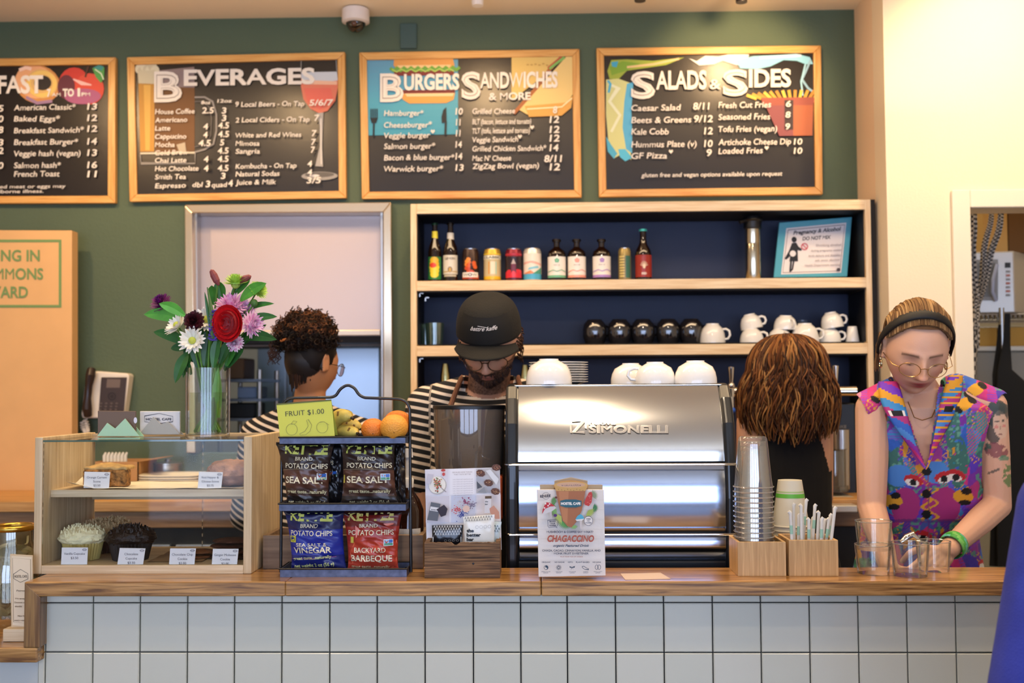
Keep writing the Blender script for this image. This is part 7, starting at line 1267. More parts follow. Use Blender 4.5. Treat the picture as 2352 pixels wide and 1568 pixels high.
def jersey(V, torso_top, arms, cx, cy, per=.021, lean=0):
    s = (torso_top-V[:, 2]+lean*(V[:, 0]-cx)**2)/per; 
    for sh, el, w in arms:
        dA, tA = segdist(V, sh, el); ab_ = A(el)-A(sh); ab_ /= np.linalg.norm(ab_); tA = (V-A(sh)) @ ab_ + .35*np.linalg.norm(V-A(sh)-((V-A(sh)) @ ab_)[:, None]*ab_, axis=1)*0; d0, _ = segdist(V, w[0], w[1]); out = (V[:, 0]-sh[0])*(1 if sh[0] > cx else -1) > -.012; m = out & (dA < .12); s = np.where(m, (tA+.5*per+.02)/per+.25*0, s)
    return s
# ------------------------------------------------------------------ barista in the black cap
Y0 = 3.30; hc = P(1124, 792, 3.20); M = headM(hc, -.08, .50, .02, 1.08); cx = P(1118, 900, Y0).x
t = thing('person', 'barista in a black cap and striped shirt looking down behind the espresso machine', 'person', (cx, Y0, 0)); MW[t.name] = Matrix.Translation((cx, Y0, 0))
ns = P(1122, 895, Y0); zsh_ = P(1000, 908, Y0).z; shL = Vector((P(985, 935, Y0).x, Y0, P(985, 938, Y0).z)); shR = Vector((2*cx-shL.x, Y0, shL.z)); elL = Vector((P(952, 1095, Y0).x, 3.28, P(952, 1100, 3.28).z)); wrL = Vector((P(985, 1200, 3.25).x, 3.28, .99+.0)); elR = Vector((2*cx-elL.x, 3.28, elL.z)); wrR = Vector((cx+.12, 3.27, 1.0))
b = MB(); head_mesh(b, M, jaw=1.15, nose=1.1); limb(b, [(cx, Y0+.03, zsh_-.03), (hc.x, 3.25, hc.z-.06)], [.066, .062])
TR = [((cx, Y0+.02, .86), .17, .12), ((cx, Y0+.02, 1.05), .165, .125), ((cx, Y0+.01, 1.22), .178, .125), ((cx, Y0+.01, zsh_-.09), .18, .115), ((cx, Y0+.02, zsh_-.03), .15, .09), ((cx, Y0+.03, zsh_+.015), .085, .07)]
loft(b, TR)
for sh, el, wr, sd in ((shL, elL, wrL, 1), (shR, elR, wrR, -1)):
    limb(b, [sh, el, wr], [.058, .047, .030]); hand(b, wr, ((cx-wr.x)*.4, -.25, -.35), (0, -.5, .8), .95, .7, sd)
legs(b, cx, Y0+.02, .9); V, f = remesh(b, .0042, 2, .4); Cc = colors(V, '#cf9a7c'); Cc = face_paint(Cc, V, M, beard='#3a2318', brow='#3a2820', lips='#b0685a'); vobj('body', V, f, Cc, SKIN, t)
b = MB(); loft(b, [((c[0], c[1], c[2]), rx+.012, ry+.012) for c, rx, ry in TR[:-1]]+[((cx, Y0+.03, zsh_+.012), .088, .074)])
for sh, el in ((shL, elL), (shR, elR)): e2 = Vector(el); limb(b, [sh, e2], [.072, .062]); limb(b, [(cx+(sh.x-cx)*.35, Y0+.02, zsh_+.0), sh], [.062, .070])
V, f = remesh(b, .006, 3, .5); V[:, 1] += np.array([.004*noise.noise(Vector(v)*14) for v in V]); dn, _ = segdist(V, (cx, Y0+.02, zsh_), (hc.x, 3.25, hc.z-.05)); keep = (dn > .073) | (V[:, 2] < zsh_-.02); f = [q for q in f if all(keep[i] for i in q)]
vobj('striped_shirt', V, f, None, M_jersey, t, attrs={'stripe': jersey(V, zsh_+.03, [(shL, elL, (TR[1][0], TR[3][0])), (shR, elR, (TR[1][0], TR[3][0]))], cx, Y0, .0225, .9)})
trousers(cx, Y0+.02, .92, t, mat('trouser_cloth', '#16171b', rough=.9)); shoes(cx, Y0, t)
M_ap = mat('apron_leather', '#6e4530', rough=.6)
for s_, x_ in ((-1, 1058), (1, 1190)):
    m = MB(); p0 = P(x_, 872, 3.27); p1 = P(1034 if s_ < 0 else 1212, 935, Y0-.125); m.tube([p0+Vector((0, .06, .01)), p0, p0.lerp(p1, .4)+Vector((0, -.012, 0)), p1, p1+Vector((-.004, .004, -.10))], [.006, .008, .008, .0085, .0085], n=8); m.obj('apron_strap', M_ap, t, smooth=True)
m = MB(); m.grid(lambda u, v: (cx-.14+.28*u, Y0-.152+.05*(2*u-1)**2, P(1120, 960, Y0).z-.05-.42*v), 14, 14); m.obj('apron_bib', mat('apron_black', '#141414', rough=.8), t, smooth=True, solid=.003)
glasses(M, t, '#4a2c1e', .025, .020, .1, -.006, .0016)
# cap
m = MB(); M_cap = mat('cap_cloth', '#0c0b08', rough=.85, bump=.25, bump_scale=260); M_cap2 = mat('cap_front_panel', '#030303', rough=.8)
def capf(u, v, o=0):   # u around (0 front), v 0 rim .. 1 top
    a = 2*PI*u; ax, ay = .087+o, .104+o; h = .040+.098*math.sin(v*PI/2)**.9; k = math.cos(v*PI/2)**.55 if v < 1 else 0; fy = 1+.02*math.cos(a); return Vector((ax*k*math.sin(a), .004-ay*k*math.cos(a)*fy, h+.006*math.cos(a)*(1-v)+(o if v > .5 else 0)))
m.grid(lambda u, v: tuple(ap(M, capf(u, v))[0]), 56, 20, wrap=True); cap = m.obj('cap', M_cap, t, smooth=True, solid=.003)
m = MB(); m.grid(lambda u, v: tuple(ap(M, capf((u-.5)*.30, .03+.50*v, .0022))[0]), 20, 10); m.obj('front_panel', M_cap2, cap, smooth=True)
def brimf(u, v): a = (u-.5)*2.3; L_ = .066*math.cos(a*.62)**.8; return Vector(((.083+L_*.22*v)*math.sin(a), -(.098+L_*v)*math.cos(a)*1.0-.0, .046-.010*v-.022*(math.sin(a)**2)))
m = MB(); m.grid(lambda u, v: tuple(ap(M, brimf(u, v))[0]), 30, 8); m.obj('brim', M_cap, cap, smooth=True, solid=.004)
ar = Art(); ar.text('battre kaffe', -.040, .040, .0, -.0105, '#e4dcd4', bold=0.005, shear=.5, rot=.04); ar.line([(-.018, .013), (.012, .009)], .0012, '#e4dcd4')
ar.build(lambda x, y, d: tuple(ap(M, capf(x/.58, .27+y*8.0, .0040+d))[0]), 'cap_lettering', cap)
m = MB(); random.seed(5)
for k in range(90):
    s_ = random.choice((-1, 1)); z0 = random.uniform(-.04, .03); y0_ = random.uniform(-.015, .07); p0 = Vector((s_*.076, y0_, z0)); p1 = p0+Vector((s_*random.uniform(.004, .016), random.uniform(-.008, .016), random.uniform(-.03, -.008))); strand(m, [tuple(v) for v in ap(M, [p0, (p0+p1)/2+Vector((s_*.005, 0, .002)), p1])], .003, .0008, random.choice(['#2e1c12', '#4a2e1c', '#382218']))
m.obj('hair', HAIR, t, smooth=True)
m = MB()
for k in range(650):
    a = random.uniform(-1.25, 1.25); zz = random.uniform(-.112, -.035)
    if abs(math.sin(a)) < .32 and -.075 < zz < -.048: continue
    if zz > -.05 and abs(math.sin(a)) < .72 and not (zz < -.040 and abs(math.sin(a)) < .42): continue
    w_ = 1-.34*min(1, max(0, -(zz-.004)/.116))**1.6/1.15; th = math.sqrt(max(0, 1-((zz-.004)/.116)**2)); p0 = Vector((.076*w_*th*math.sin(a), -.094*.97*th*math.cos(a)-(.008 if abs(math.sin(a)) < .3 else 0), zz)); o_ = Vector((math.sin(a)*.5, -math.cos(a)*.8, -.7)).normalized(); strand(m, [tuple(v) for v in ap(M, [p0, p0+o_*.006+Vector((random.uniform(-.002, .002), 0, 0)), p0+o_*.010])], .0014, .0004, random.choice(['#2e1a10', '#4a2c1a', '#5a3820', '#38221a']), n=4)
m.obj('beard', HAIR, t, smooth=True)
# ------------------------------------------------------------------ person with the curly updo, seen from behind
Y0 = 3.60; hc = P(716, 838, 3.58); M = headM(hc, PI*.80, .12, 0, 1.0); cx = P(708, 950, Y0).x
t = thing('person', 'person with curly dark updo and striped shirt facing the kitchen hatch', 'person', (cx, Y0, 0))
zsh_ = P(708, 952, Y0).z; shL = Vector((P(592, 1000, Y0).x, Y0, P(592, 1000, Y0).z)); shR = Vector((2*cx-shL.x+.01, Y0-.02, shL.z)); elL = Vector((shL.x-.05, Y0+.04, shL.z-.27)); elR = Vector((shR.x+.03, Y0+.06, shR.z-.27)); wrL = elL+Vector((.06, .10, -.05)); wrR = elR+Vector((-.06, .10, -.05))
b = MB(); head_mesh(b, M, .95, .9); limb(b, [(cx, Y0, zsh_-.03), (hc.x-.004, 3.59, hc.z-.05)], [.060, .048])
TR = [((cx, Y0, .84), .16, .11), ((cx, Y0, 1.0), .145, .105), ((cx, Y0, 1.2), .15, .105), ((cx, Y0, zsh_-.09), .155, .095), ((cx, Y0, zsh_-.035), .12, .075), ((cx, Y0, zsh_+.01), .07, .06)]
loft(b, TR)
for sh, el, wr, sd in ((shL, elL, wrL, 1), (shR, elR, wrR, -1)): limb(b, [sh, el, wr], [.048, .040, .028]); hand(b, wr, (0, .8, -.3), (0, .2, .9), .88, .6, -sd)
legs(b, cx, Y0, .88, foot=(0, 1)); V, f = remesh(b, .005, 2, .4); Cc = colors(V, '#b98058'); Cc = face_paint(Cc, V, M, brow='#2a1a12', blush='#a8603c'); L = ap(M.inverted(), V); nap = (L[:, 1] > .0)*(L[:, 2] > -.075)*(L[:, 2] < .14)*(np.abs(L[:, 0]) < .09); nap2 = (L[:, 2] > .05-.9*np.clip(L[:, 1]+.06, 0, 1))*(L[:, 2] > -.07); Cc = mixc(Cc, (nap2 & (L[:, 1] > -.09)).astype(float)*((L[:, 1] > .025) | (L[:, 2] > .03)), '#140b08'); vobj('body', V, f, Cc, SKIN, t)
b = MB(); loft(b, [((c[0], c[1], c[2]), rx+.012, ry+.012) for c, rx, ry in TR[:-1]]+[((cx, Y0, zsh_+.006), .078, .066)])
for sh, el in ((shL, elL), (shR, elR)): limb(b, [sh, el], [.060, .052]); limb(b, [(cx+(sh.x-cx)*.35, Y0, zsh_-.02), sh], [.055, .058])
V, f = remesh(b, .0065, 3, .5); dn, _ = segdist(V, (cx, Y0, zsh_), (hc.x, 3.59, hc.z-.05)); keep = (dn > .066) | (V[:, 2] < zsh_-.02); f = [q for q in f if all(keep[i] for i in q)]
vobj('striped_shirt', V, f, None, M_jersey, t, attrs={'stripe': jersey(V, zsh_+.03, [], cx, Y0, .0235, 1.5)})
trousers(cx, Y0, .90, t, mat('trouser_cloth'), hip=(.16, .11)); shoes(cx, Y0, t, foot=1); glasses(M, t, '#2c221c', .024, .021, .5, -.004)
m = MB(); random.seed(8); m.ball(tuple(ap(M, [(0, .012, .025)])[0]), (.083, .083, .094), 24, 16, '#120a07'); pc = P(703, 772, 3.56)
m.ball(pc, (.088, .085, .078), 24, 16, '#1a0f0a')
for k in range(110):   # hair swept up from the nape
    a = random.uniform(-1.5, 1.5); zb_ = -.09+.045*abs(math.sin(a))+random.uniform(-.012, .02); p = [(.072*math.sin(a)*(1-.34*(1-q)), .03+.062*math.cos(a), zb_+(.085-zb_)*q) for q in (0, .25, .5, .75, 1)]; p = [(x, y*(1-.25*(1-i/4)), z) for i, (x, y, z) in enumerate(p)]; p = [(x+.003*math.sin(i*2.5+k), y, z) for i, (x, y, z) in enumerate(p)]; m.tube([tuple(v) for v in ap(M, p)], [.0015, .005, .0065, .006, .005], n=5, col=random.choice(['#140b07', '#24150d', '#0e0806', '#321d12']))
for k in range(1500):
    d = Vector((random.gauss(0, 1), random.gauss(0, 1), random.gauss(0, 1))).normalized()
    if d.z < -.55: continue
    r_ = random.uniform(.072, .094); p0 = pc+Vector((d.x*1.08, d.y, d.z*.86))*r_*.9; o_ = d.orthogonal().normalized(); o2 = d.cross(o_); L_ = random.uniform(.012, .034); q = []
    for j in range(9): a = j*1.25+k; q.append(p0+d*L_*j/8+(o_*math.cos(a)+o2*math.sin(a))*.0065)
    strand(m, q, .0026, .0014, random.choice(['#241309', '#3a2113', '#4e2e1a', '#1a0e08', '#6a4024'] if d.z > .1 else ['#1a0e08', '#241309', '#120a06']), n=4)
for k in range(26):
    p0 = P(630+random.uniform(-8, 14), 800+random.uniform(-20, 10), 3.56); q = [p0+Vector((.006*math.cos(j*1.5+k)-.001*j, 0, -.006*j+.0)) for j in range(8)]; strand(m, q, .002, .001, '#3a2113', n=4)
m.obj('hair', HAIR, t, smooth=True)
m = MB(); q = [P(645, 783, 3.49), P(655, 779, 3.485), P(668, 781, 3.485)]; m.tube(q, .004, n=8); m.obj('hair_clip', mat('clip_copper', '#c07038', rough=.35), t, smooth=True)
# ------------------------------------------------------------------ person with long auburn hair, back to the room
Y0 = 3.58; hc = P(1808, 852, 3.56); M = headM(hc, PI, .25, 0, .98); cx = P(1803, 980, Y0).x
t = thing('person', 'person with long wavy auburn hair and black tank top seen from behind', 'person', (cx, Y0, 0))
zsh_ = P(1803, 938, Y0).z; shL = Vector((P(1722, 962, Y0).x, Y0, P(1722, 968, Y0).z)); shR = Vector((2*cx-shL.x, Y0, shL.z)); elL = shL+Vector((-.012, -.0, -.25)); elR = shR+Vector((.012, .04, -.25)); wrL = elL+Vector((.03, .14, .02)); wrR = elR+Vector((-.04, .14, -.04))
b = MB(); head_mesh(b, M, .9, .9); limb(b, [(cx, Y0, zsh_-.03), (hc.x, 3.57, hc.z-.05)], [.055, .046]); TR = [((cx, Y0, .84), .165, .11), ((cx, Y0, 1.0), .135, .10), ((cx, Y0, 1.2), .138, .095), ((cx, Y0, zsh_-.10), .142, .09), ((cx, Y0, zsh_-.04), .115, .07), ((cx, Y0, zsh_+.0), .065, .055)]
loft(b, TR)
for sh, el, wr, sd in ((shL, elL, wrL, 1), (shR, elR, wrR, -1)): limb(b, [sh, el, wr], [.043, .036, .025]); hand(b, wr, (0, .9, 0), (0, 0, 1), .85, .6, -sd)
legs(b, cx, Y0, .88, foot=(0, 1)); V, f = remesh(b, .005, 3, .5); Cc = colors(V, '#cf9c80'); Cc = face_paint(Cc, V, M); vobj('body', V, f, Cc, SKIN, t)
b = MB(); loft(b, [((c[0], c[1], c[2]), rx+.007, ry+.009) for c, rx, ry in TR[:-1]]+[((cx, Y0, zsh_-.01), .085, .06)]); V, f = remesh(b, .006, 3, .5)
ax_ = np.abs(V[:, 0]-cx); zz = V[:, 2]-zsh_; keep = ~((zz > -.20) & (ax_ > .128-.30*np.clip(zz+.20, 0, 1)**1.0)) & ~((zz > -.075+.9*ax_) & (V[:, 1] < Y0)); f = [q for q in f if all(keep[i] for i in q)]; vobj('tank_top', V, f, colors(V, '#0a0a0c'), mat('black_knit', '#0a0a0c', rough=.9), t)
trousers(cx, Y0, .90, t, mat('trouser_cloth'), hip=(.165, .11)); shoes(cx, Y0, t, foot=1)
m = MB(); random.seed(9); m.ball(tuple(ap(M, [(0, .004, .018)])[0]), (.084, .100, .106), 28, 18, '#2a140a'); H_ = ['#3a2010', '#5a3318', '#6e4222', '#84562c', '#4a2a14', '#2a160b', '#946a3c', '#603819']
bk = MB(); loft(bk, [((hc.x, 3.53, P(1, 985, 3.5).z), .10, .035), ((hc.x, 3.52, P(1, 930, 3.5).z), .125, .055), ((hc.x, 3.53, P(1, 870, 3.5).z), .115, .06), ((hc.x, 3.54, P(1, 820, 3.5).z), .09, .06)], n=24); m.add(bk.v, bk.f, '#241108')
for k in range(820):
    a = random.uniform(-1.9, 1.9); top = hc+Vector((.0, -.01, .118)); R_ = random.uniform(.94, 1.14); x1 = .126*math.sin(a)*R_; y1 = -.112*math.cos(a)*R_; L_ = random.uniform(.15, .25)*(1-.18*abs(math.sin(a))); ph = random.random()*6.28; fq = random.uniform(13, 19); am = random.uniform(.007, .016); q = []
    p0x = random.uniform(-.012, .012)
    for j in range(26):
        u = j/25
        if u < .45: w_ = u/.45; s_ = math.sin(w_*PI/2)**.82; px_ = p0x*(1-s_)+x1*.92*s_; py_ = y1*.95*s_; pz = -(1-math.cos(w_*PI/2))*.115
        else: w_ = (u-.45)/.55; px_ = x1*(.92+.24*math.sin(w_*2.4)); py_ = y1*(.95+.1*w_)+.02*w_*w_; pz = -.115-L_*w_
        wv = am*min(1, u*2.2)*math.sin(fq*u*.9+ph); wv2 = am*min(1, u*2.2)*math.cos(fq*u*.8+ph*1.7); q.append(top+Vector((px_+wv*math.cos(a)+wv2*.2, py_+wv2-.004, pz)))
    c = random.choice(H_); strand(m, q, .0036, .0014, c)
m.obj('hair', HAIR, t, smooth=True)
# ------------------------------------------------------------------ person in the patterned sleeveless dress
Y0 = 2.98; hc = P(2103, 806, 2.895); M = headM(hc, -.12, .42, .05, 1.03); cx = P(2138, 1000, Y0).x
t = thing('person', 'person with black headband and colourful eye-patterned sleeveless dress bending over the counter', 'person', (cx, Y0+.1, 0))
zsh_ = P(2130, 893, Y0).z; shL = Vector((P(2004, 935, Y0-.01).x, Y0-.01, P(2004, 938, Y0-.01).z)); shR = Vector((P(2272, 925, Y0-.01).x, Y0-.01, P(2272, 932, Y0-.01).z)); elL = P(2002, 1165, 2.93); wrL = P(2040, 1300, 2.80); elR = P(2290, 1160, 2.98); wrR = P(2178, 1262, 2.80)
b = MB(); head_mesh(b, M, 1.0, 1.4); limb(b, [(cx, Y0+.0, zsh_-.12), (cx-.005, Y0+.03, zsh_-.045), (hc.x+.008, 2.965, hc.z-.055)], [.085, .062, .047])
TR = [((cx, 3.13, .80), .185, .13), ((cx, 3.12, .92), .175, .125), ((cx, 3.09, 1.08), .138, .10), ((cx, 3.04, 1.24), .142, .108), ((cx, 3.01, zsh_-.12), .150, .105), ((cx, Y0+.01, zsh_-.05), .14, .085), ((cx, Y0+.02, zsh_+.0), .075, .06)]
loft(b, TR); limb(b, [(cx-.08, Y0, zsh_-.03), shL], [.05, .045]); limb(b, [(cx+.08, Y0, zsh_-.03), shR], [.05, .045])
for sh, el, wr, sd, dd in ((shL, elL, wrL, 1, (.45, -.15, -.75)), (shR, elR, wrR, -1, (-.75, -.1, -.65))):
    mid = el.lerp(wr, .35); limb(b, [sh, sh.lerp(el, .5), el, mid, wr], [.046, .043, .037, .036, .0245]); hand(b, wr, dd, (0, -.85, .45), .88, .55, sd)
legs(b, cx, 3.12, .86); V, f = remesh(b, .0034, 2, .35); Cc = colors(V, '#d8a88c'); Cc = face_paint(Cc, V, M, lips='#9a3038', brow='#5e402c', lid='#9a5e4c', blush='#d88a78'); px, py = proj(V)
# tattoo on the arm at right
on = (segdist(V, shR, elR)[0] < .07) & (V[:, 1] < Y0+.03) & (px > 2240)
def E(x0, y0, rx, ry, r=0): c_, s_ = math.cos(r), math.sin(r); dx, dy = px-x0, py-y0; return ((dx*c_+dy*s_)/rx)**2+((-dx*s_+dy*c_)/ry)**2 < 1
def T(m_, col, a=.85):
    global Cc
    Cc = mixc(Cc, (m_ & on)*a, col)
T(E(2290, 950, 26, 32), '#2c3a3c'); T(E(2286, 985, 20, 34, .2), '#26302e'); T(E(2298, 975, 17, 32, -.12), '#d8b49a', 1); T(E(2292, 938, 26, 15), '#3a4a48'); T(E(2290, 968, 5, 2.2) | E(2304, 966, 4, 2), '#1c2024'); T(E(2289, 980, 5, 4) | E(2306, 978, 4, 4), '#d0706a', .7); T(E(2298, 997, 4, 2.4), '#6a1c28'); T(E(2297, 982, 1.2, 6), '#8a6a58', .6)
nz_ = np.array([noise.noise(Vector((a/11, b_/11, 0))) for a, b_ in zip(px, py)]); T(E(2288, 1034, 28, 17, .2) & (nz_ > -.25), '#7c3444', .8); T(E(2268, 1026, 9, 9) & (nz_ < .2), '#2f5a4a'); T(E(2306, 1052, 12, 6), '#4a8a6a', .8); T(E(2318, 1088, 14, 34, .15) & (nz_ > -.05), '#3f7a3a', .8); T(E(2282, 1082, 16, 3, -.35), '#3c4440', .8)
Cc = mixc(Cc, (E(2246, 1028, 0.1, .1))*0., '#000000')
vobj('body', V, f, Cc, SKIN, t)
# dress
b = MB(); loft(b, [((cx, 3.14, .62), .235, .17), ((cx, 3.13, .80), .205, .15), ((cx, 3.12, .92), .19, .14)]+[((c[0], c[1], c[2]), rx+.020, ry+.014) for c, rx, ry in TR[2:-1]]+[((cx, Y0+.02, zsh_+.006), .092, .070)])
for sh in (shL, shR): s_ = 1 if sh.x > cx else -1; limb(b, [(cx+s_*.075, Y0+.01, zsh_-.010), (sh.x+s_*.012, sh.y, sh.z+.004)], [.052, .046]); limb(b, [(sh.x-s_*.02, sh.y+.01, sh.z-.02), (cx+s_*.12, Y0+.02, zsh_-.17)], [.055, .05])
V, f = remesh(b, .0034, 3, .5); px, py = proj(V); vx_ = 2128; vtop = 872; vbot = 1072; front = V[:, 1] < Y0+.03
vw = np.where(py < vbot, (vbot-py)*.245, 0); keep = ~(front & (np.abs(px-(vx_-(vbot-py)*.10*(py < vbot))) < vw) & (py < vbot)); dn, _ = segdist(V, (cx-.01, Y0+.03, zsh_-.02), (hc.x+.012, 2.955, hc.z-.055)); keep &= (dn > .064) | (V[:, 2] < zsh_-.03)
keep &= ~((py > 905) & (py < 1120) & ((px < 1962+52*np.clip((py-905)/120, 0, 1)**.6) | (px > 2308-52*np.clip((py-905)/130, 0, 1)**.6)))
f = [q for q in f if all(keep[i] for i in q)]
wob = V.copy(); V[:, 1] += np.array([.006*noise.noise(Vector((v[0]*22, v[1]*4, v[2]*7))) for v in V])
mx = np.abs(px-2130); NX = np.array([[noise.noise(Vector((a/38, b_/38, 1))), noise.noise(Vector((a/38, b_/38, 9))), noise.noise(Vector((a/9, b_/9, 4)))] for a, b_ in zip(px, py)])
PAL = ['#7a2fa0', '#b0347c', '#2f62c0', '#3a8ac8', '#3a6e6a', '#c8307a', '#5a38b8', '#d89a2c', '#a03a90', '#2c8a9a', '#7a2fa0', '#4a3aa8']
random.seed(31); seeds = np.array([(random.uniform(0, 190), random.uniform(860, 1340)) for _ in range(150)]); qx = np.where(px < 2130, 2130-px, (px-2130))+14*NX[:, 0]; qy = py+18*NX[:, 1]
idx = np.zeros(len(V), int); best = np.full(len(V), 1e9); sec = np.full(len(V), 1e9)
for i, (sx_, sy_) in enumerate(seeds): d_ = np.hypot((qx-sx_)*1.25, (qy-sy_)*.8); nb = d_ < best; sec = np.where(nb, best, np.minimum(sec, d_)); idx = np.where(nb, i, idx); best = np.where(nb, d_, best)
pal = np.array([hx(c) for c in PAL]); Cc = pal[idx % len(PAL)]; Cc = Cc*(1+.12*NX[:, 2:3])
def TD(m_, col, a=1.):
    global Cc
    Cc = mixc(Cc, m_*a, col)
wv = np.sin(py*.55+NX[:, 0]*4)*.5; TD((np.abs(np.sin((px+6*np.sin(py*.35))*.22)) < .35) & (idx % 5 == 0), '#e0a02c', .95); TD((np.sin(py*1.3) > .3) & (idx % 7 == 2), '#7a48c8', .9); TD((idx % 6 == 4) & (NX[:, 2] > .05), '#4f9a7a', .8)
TD((idx % 9 == 3) & (np.sin((px+py)*.8) > .5), '#d84a3a', .8)
for (x, y, rx, ry) in ((2080, 1160, 34, 40), (2172, 1160, 34, 42)): TD(E(x, y, rx, ry), '#a8327a')
for (x, y, rx, ry) in ((2050, 1080, 26, 48), (2200, 1060, 24, 60), (2188, 985, 18, 55)): TD(E(x, y, rx, ry) & (NX[:, 2] > -.3), '#3c7068'); TD(E(x, y, rx, ry) & (NX[:, 2] > .25), '#6aa890', .8)
for (x, y) in ((2064, 1100), (2150, 1092)): TD(E(x, y-8, 30, 26), '#4a86d0')
for (x, y, s_) in ((2098, 1108, 1), (2168, 1100, -1), (2120, 1236, 1), (2176, 1236, -1), (2268, 1302, 1), (1998+20, 962, 1), (2196, 1096, 1)):
    TD(E(x, y-5, 22, 13, .25*s_), '#b8242c'); TD(E(x-3*s_, y, 17, 8, .25*s_), '#e8e2da'); TD(E(x, y, 8, 8), '#0c0c10')
for (x, y) in ((2050, 1150), (2212, 1140)): TD(E(x, y, 24, 15, .1), '#dca02c'); TD(E(x+8, y-12, 12, 8) | E(x+4, y+14, 14, 7), '#0c0c10')
for (x, y) in ((2240, 895), (2216, 928), (2026, 905)): TD(E(x, y, 22, 14, -.5), '#dca02c'); TD(E(x-16, y+12, 12, 7, .6), '#0c0c10'); TD(E(x+16, y-10, 12, 7, .6), '#0c0c10')
TD((np.abs(px-2128-9*np.sin(py*.22)) < 4) & (py > 1120) & (py < 1200), '#dca02c'); TD((np.abs(px-2143+10*np.sin(py*.20)) < 4) & (py > 1120) & (py < 1195), '#dca02c'); TD((np.abs(px-2133) < 1.5) & (py > 1070), '#8a4a6a')
for y in (1083, 1134, 1181): TD(E(2128, y, 11, 10), '#0b0b0e')
TD((py > 1192) & (py < 1200), '#3a2a6a', .6); TD((py > 1196) & (idx % 3 == 0), '#4a2f8a', .7)
d2 = np.minimum(np.abs(px-shL.x), 1e9); TD((np.hypot(px-1968, (py-905)) < 10), '#e48aa8')
M_dress = mat('printed_viscose', vc=True, rough=.65, bump=.1, bump_scale=14); vobj('patterned_dress', V, f, Cc, M_dress, t)
# lapels
for s_, (x0, y0, x1, y1, x2, y2) in ((-1, (2048, 876, 2062, 960, 2126, 1078)), (1, (2192, 862, 2172, 950, 2126, 1078))):
    m = MB(); Cl = ['#c8307a', '#7a38c0', '#e0a02c', '#3a8ac8', '#b0347c', '#2f62c0', '#4a86d0', '#8a2fa0']
    def lf(u, v): a = P(x0*(1-v)**2+2*x1*v*(1-v)+x2*v*v, y0*(1-v)**2+2*y1*v*(1-v)+y2*v*v, 2.93-.052*math.sin(min(1, v*1.15)*PI*.62)); return a+Vector((s_*(u-.35)*.050*(1-v)**.5*(.5+.8*math.sin(PI*min(1, v+.15))), -.012*u*(1-u)*4*(1-v)+.022*u*(1-v)-.002, 0))
    m.grid(lf, 8, 46, colfn=lambda u, v: '#0c0c10' if (.38 < v < .43 and .3 < u < .7) else '#e8e2da' if (.37 < v < .44 and .15 < u < .85 and s_ < 0) else Cl[int(v*9+u*1.2+(1 if s_ > 0 else 0)) % 8] if int(v*46) % 3 or s_ < 0 else '#e0a02c'); m.obj('lapel', M_dress, t, smooth=True, solid=.003)
shoes(cx, 3.12, t); glasses(M, t, '#b8925c', .0245, .018, .9, -.010, .0010)
m = MB(); m.tube([tuple(v) for v in [P(2092, 940, 2.90)+Vector((.0, .02, .02)), P(2100, 958, 2.895), P(2118, 965, 2.89), P(2140, 958, 2.895), P(2150, 935, 2.91)]], .0012, n=5); m.obj('necklace', mat('thin_gold', '#b08a58', rough=.3, metal=1), t, smooth=True)
for s_ in (-1, 1): m = MB(); c_ = Vector(ap(M, [(s_*.081, .006, -.040)])[0]); m.tube([c_+Vector((0, .009*math.cos(k*.45), .010*math.sin(k*.45))) for k in range(14)], .0022, n=6, closed=True); m.ball(c_+Vector((0, 0, .014)), .0035, 8, 6); m.obj('earring', mat('pale_gold', '#d8c8a0', rough=.2, metal=1), t, smooth=True)
c_ = wrR.lerp(elR, .10); dr = (elR-wrR).normalized(); o1 = dr.orthogonal().normalized(); o2 = dr.cross(o1); m = MB(); m.grid(lambda u, v: c_+dr*(v-.5)*.030+(o1*math.cos(2*PI*u)+o2*math.sin(2*PI*u))*(.0315+.002*math.sin(v*PI)), 28, 5, wrap=True, colfn=lambda u, v: ['#4fae4a', '#5cc0a8', '#3a9a3a', '#78c060'][int(u*9+v*3) % 4]); m.obj('bracelet', mat('bracelet_green', vc=True, rough=.4), t, smooth=True, solid=.002)
# hair and headband
m = MB(); random.seed(12); Hb = ['#8a6a44', '#6a4c30', '#a8865a', '#5a4028', '#7a5a3a']
def sk(x, y, z, o=.0): v = Vector((x/.080, y/.100, z/.118)).normalized(); return Vector((v.x*(.078+o), v.y*(.098+o), v.z*(.118+o)+.004))
base = MB(); base.ball((0, 0, 0), 1, 44, 30); keepf = []
bv = [sk(*v, .004) for v in base.v]; ok = [(v.z > .066+.10*max(0, v.y+.055)*-1.0 or v.y > .004) and not (v.z < -.03) and (v.y > -.062 or v.z > .078) for v in bv]
m.add([tuple(v) for v in ap(M, bv)], [q for q in base.f if all(ok[i] for i in q)], '#5c4028')
for k in range(640):
    a = random.uniform(-1.35, 1.35); d0 = Vector((math.sin(a)*.080, -.064*math.cos(a)**.8+.004, .080-.048*abs(math.sin(a))**2.2)); zb = random.uniform(-.05, .02); d1 = Vector((math.sin(a)*.07*random.uniform(.6, 1.05), .06+.03*math.cos(a), zb)); q = []
    o_ = random.uniform(.006, .014); mid = Vector((math.sin(a)*.05, .01, .12))
    for j in range(12): u = j/11; v = d0*(1-u)**2+mid*2*u*(1-u)+d1*u*u; q.append(sk(v.x, v.y, v.z, .003+o_*math.sin(PI*min(1, u*1.1+.05))+.002*math.sin(k+u*7)))
    strand(m, [tuple(v) for v in ap(M, q)], .0026, .0014, random.choice(Hb))
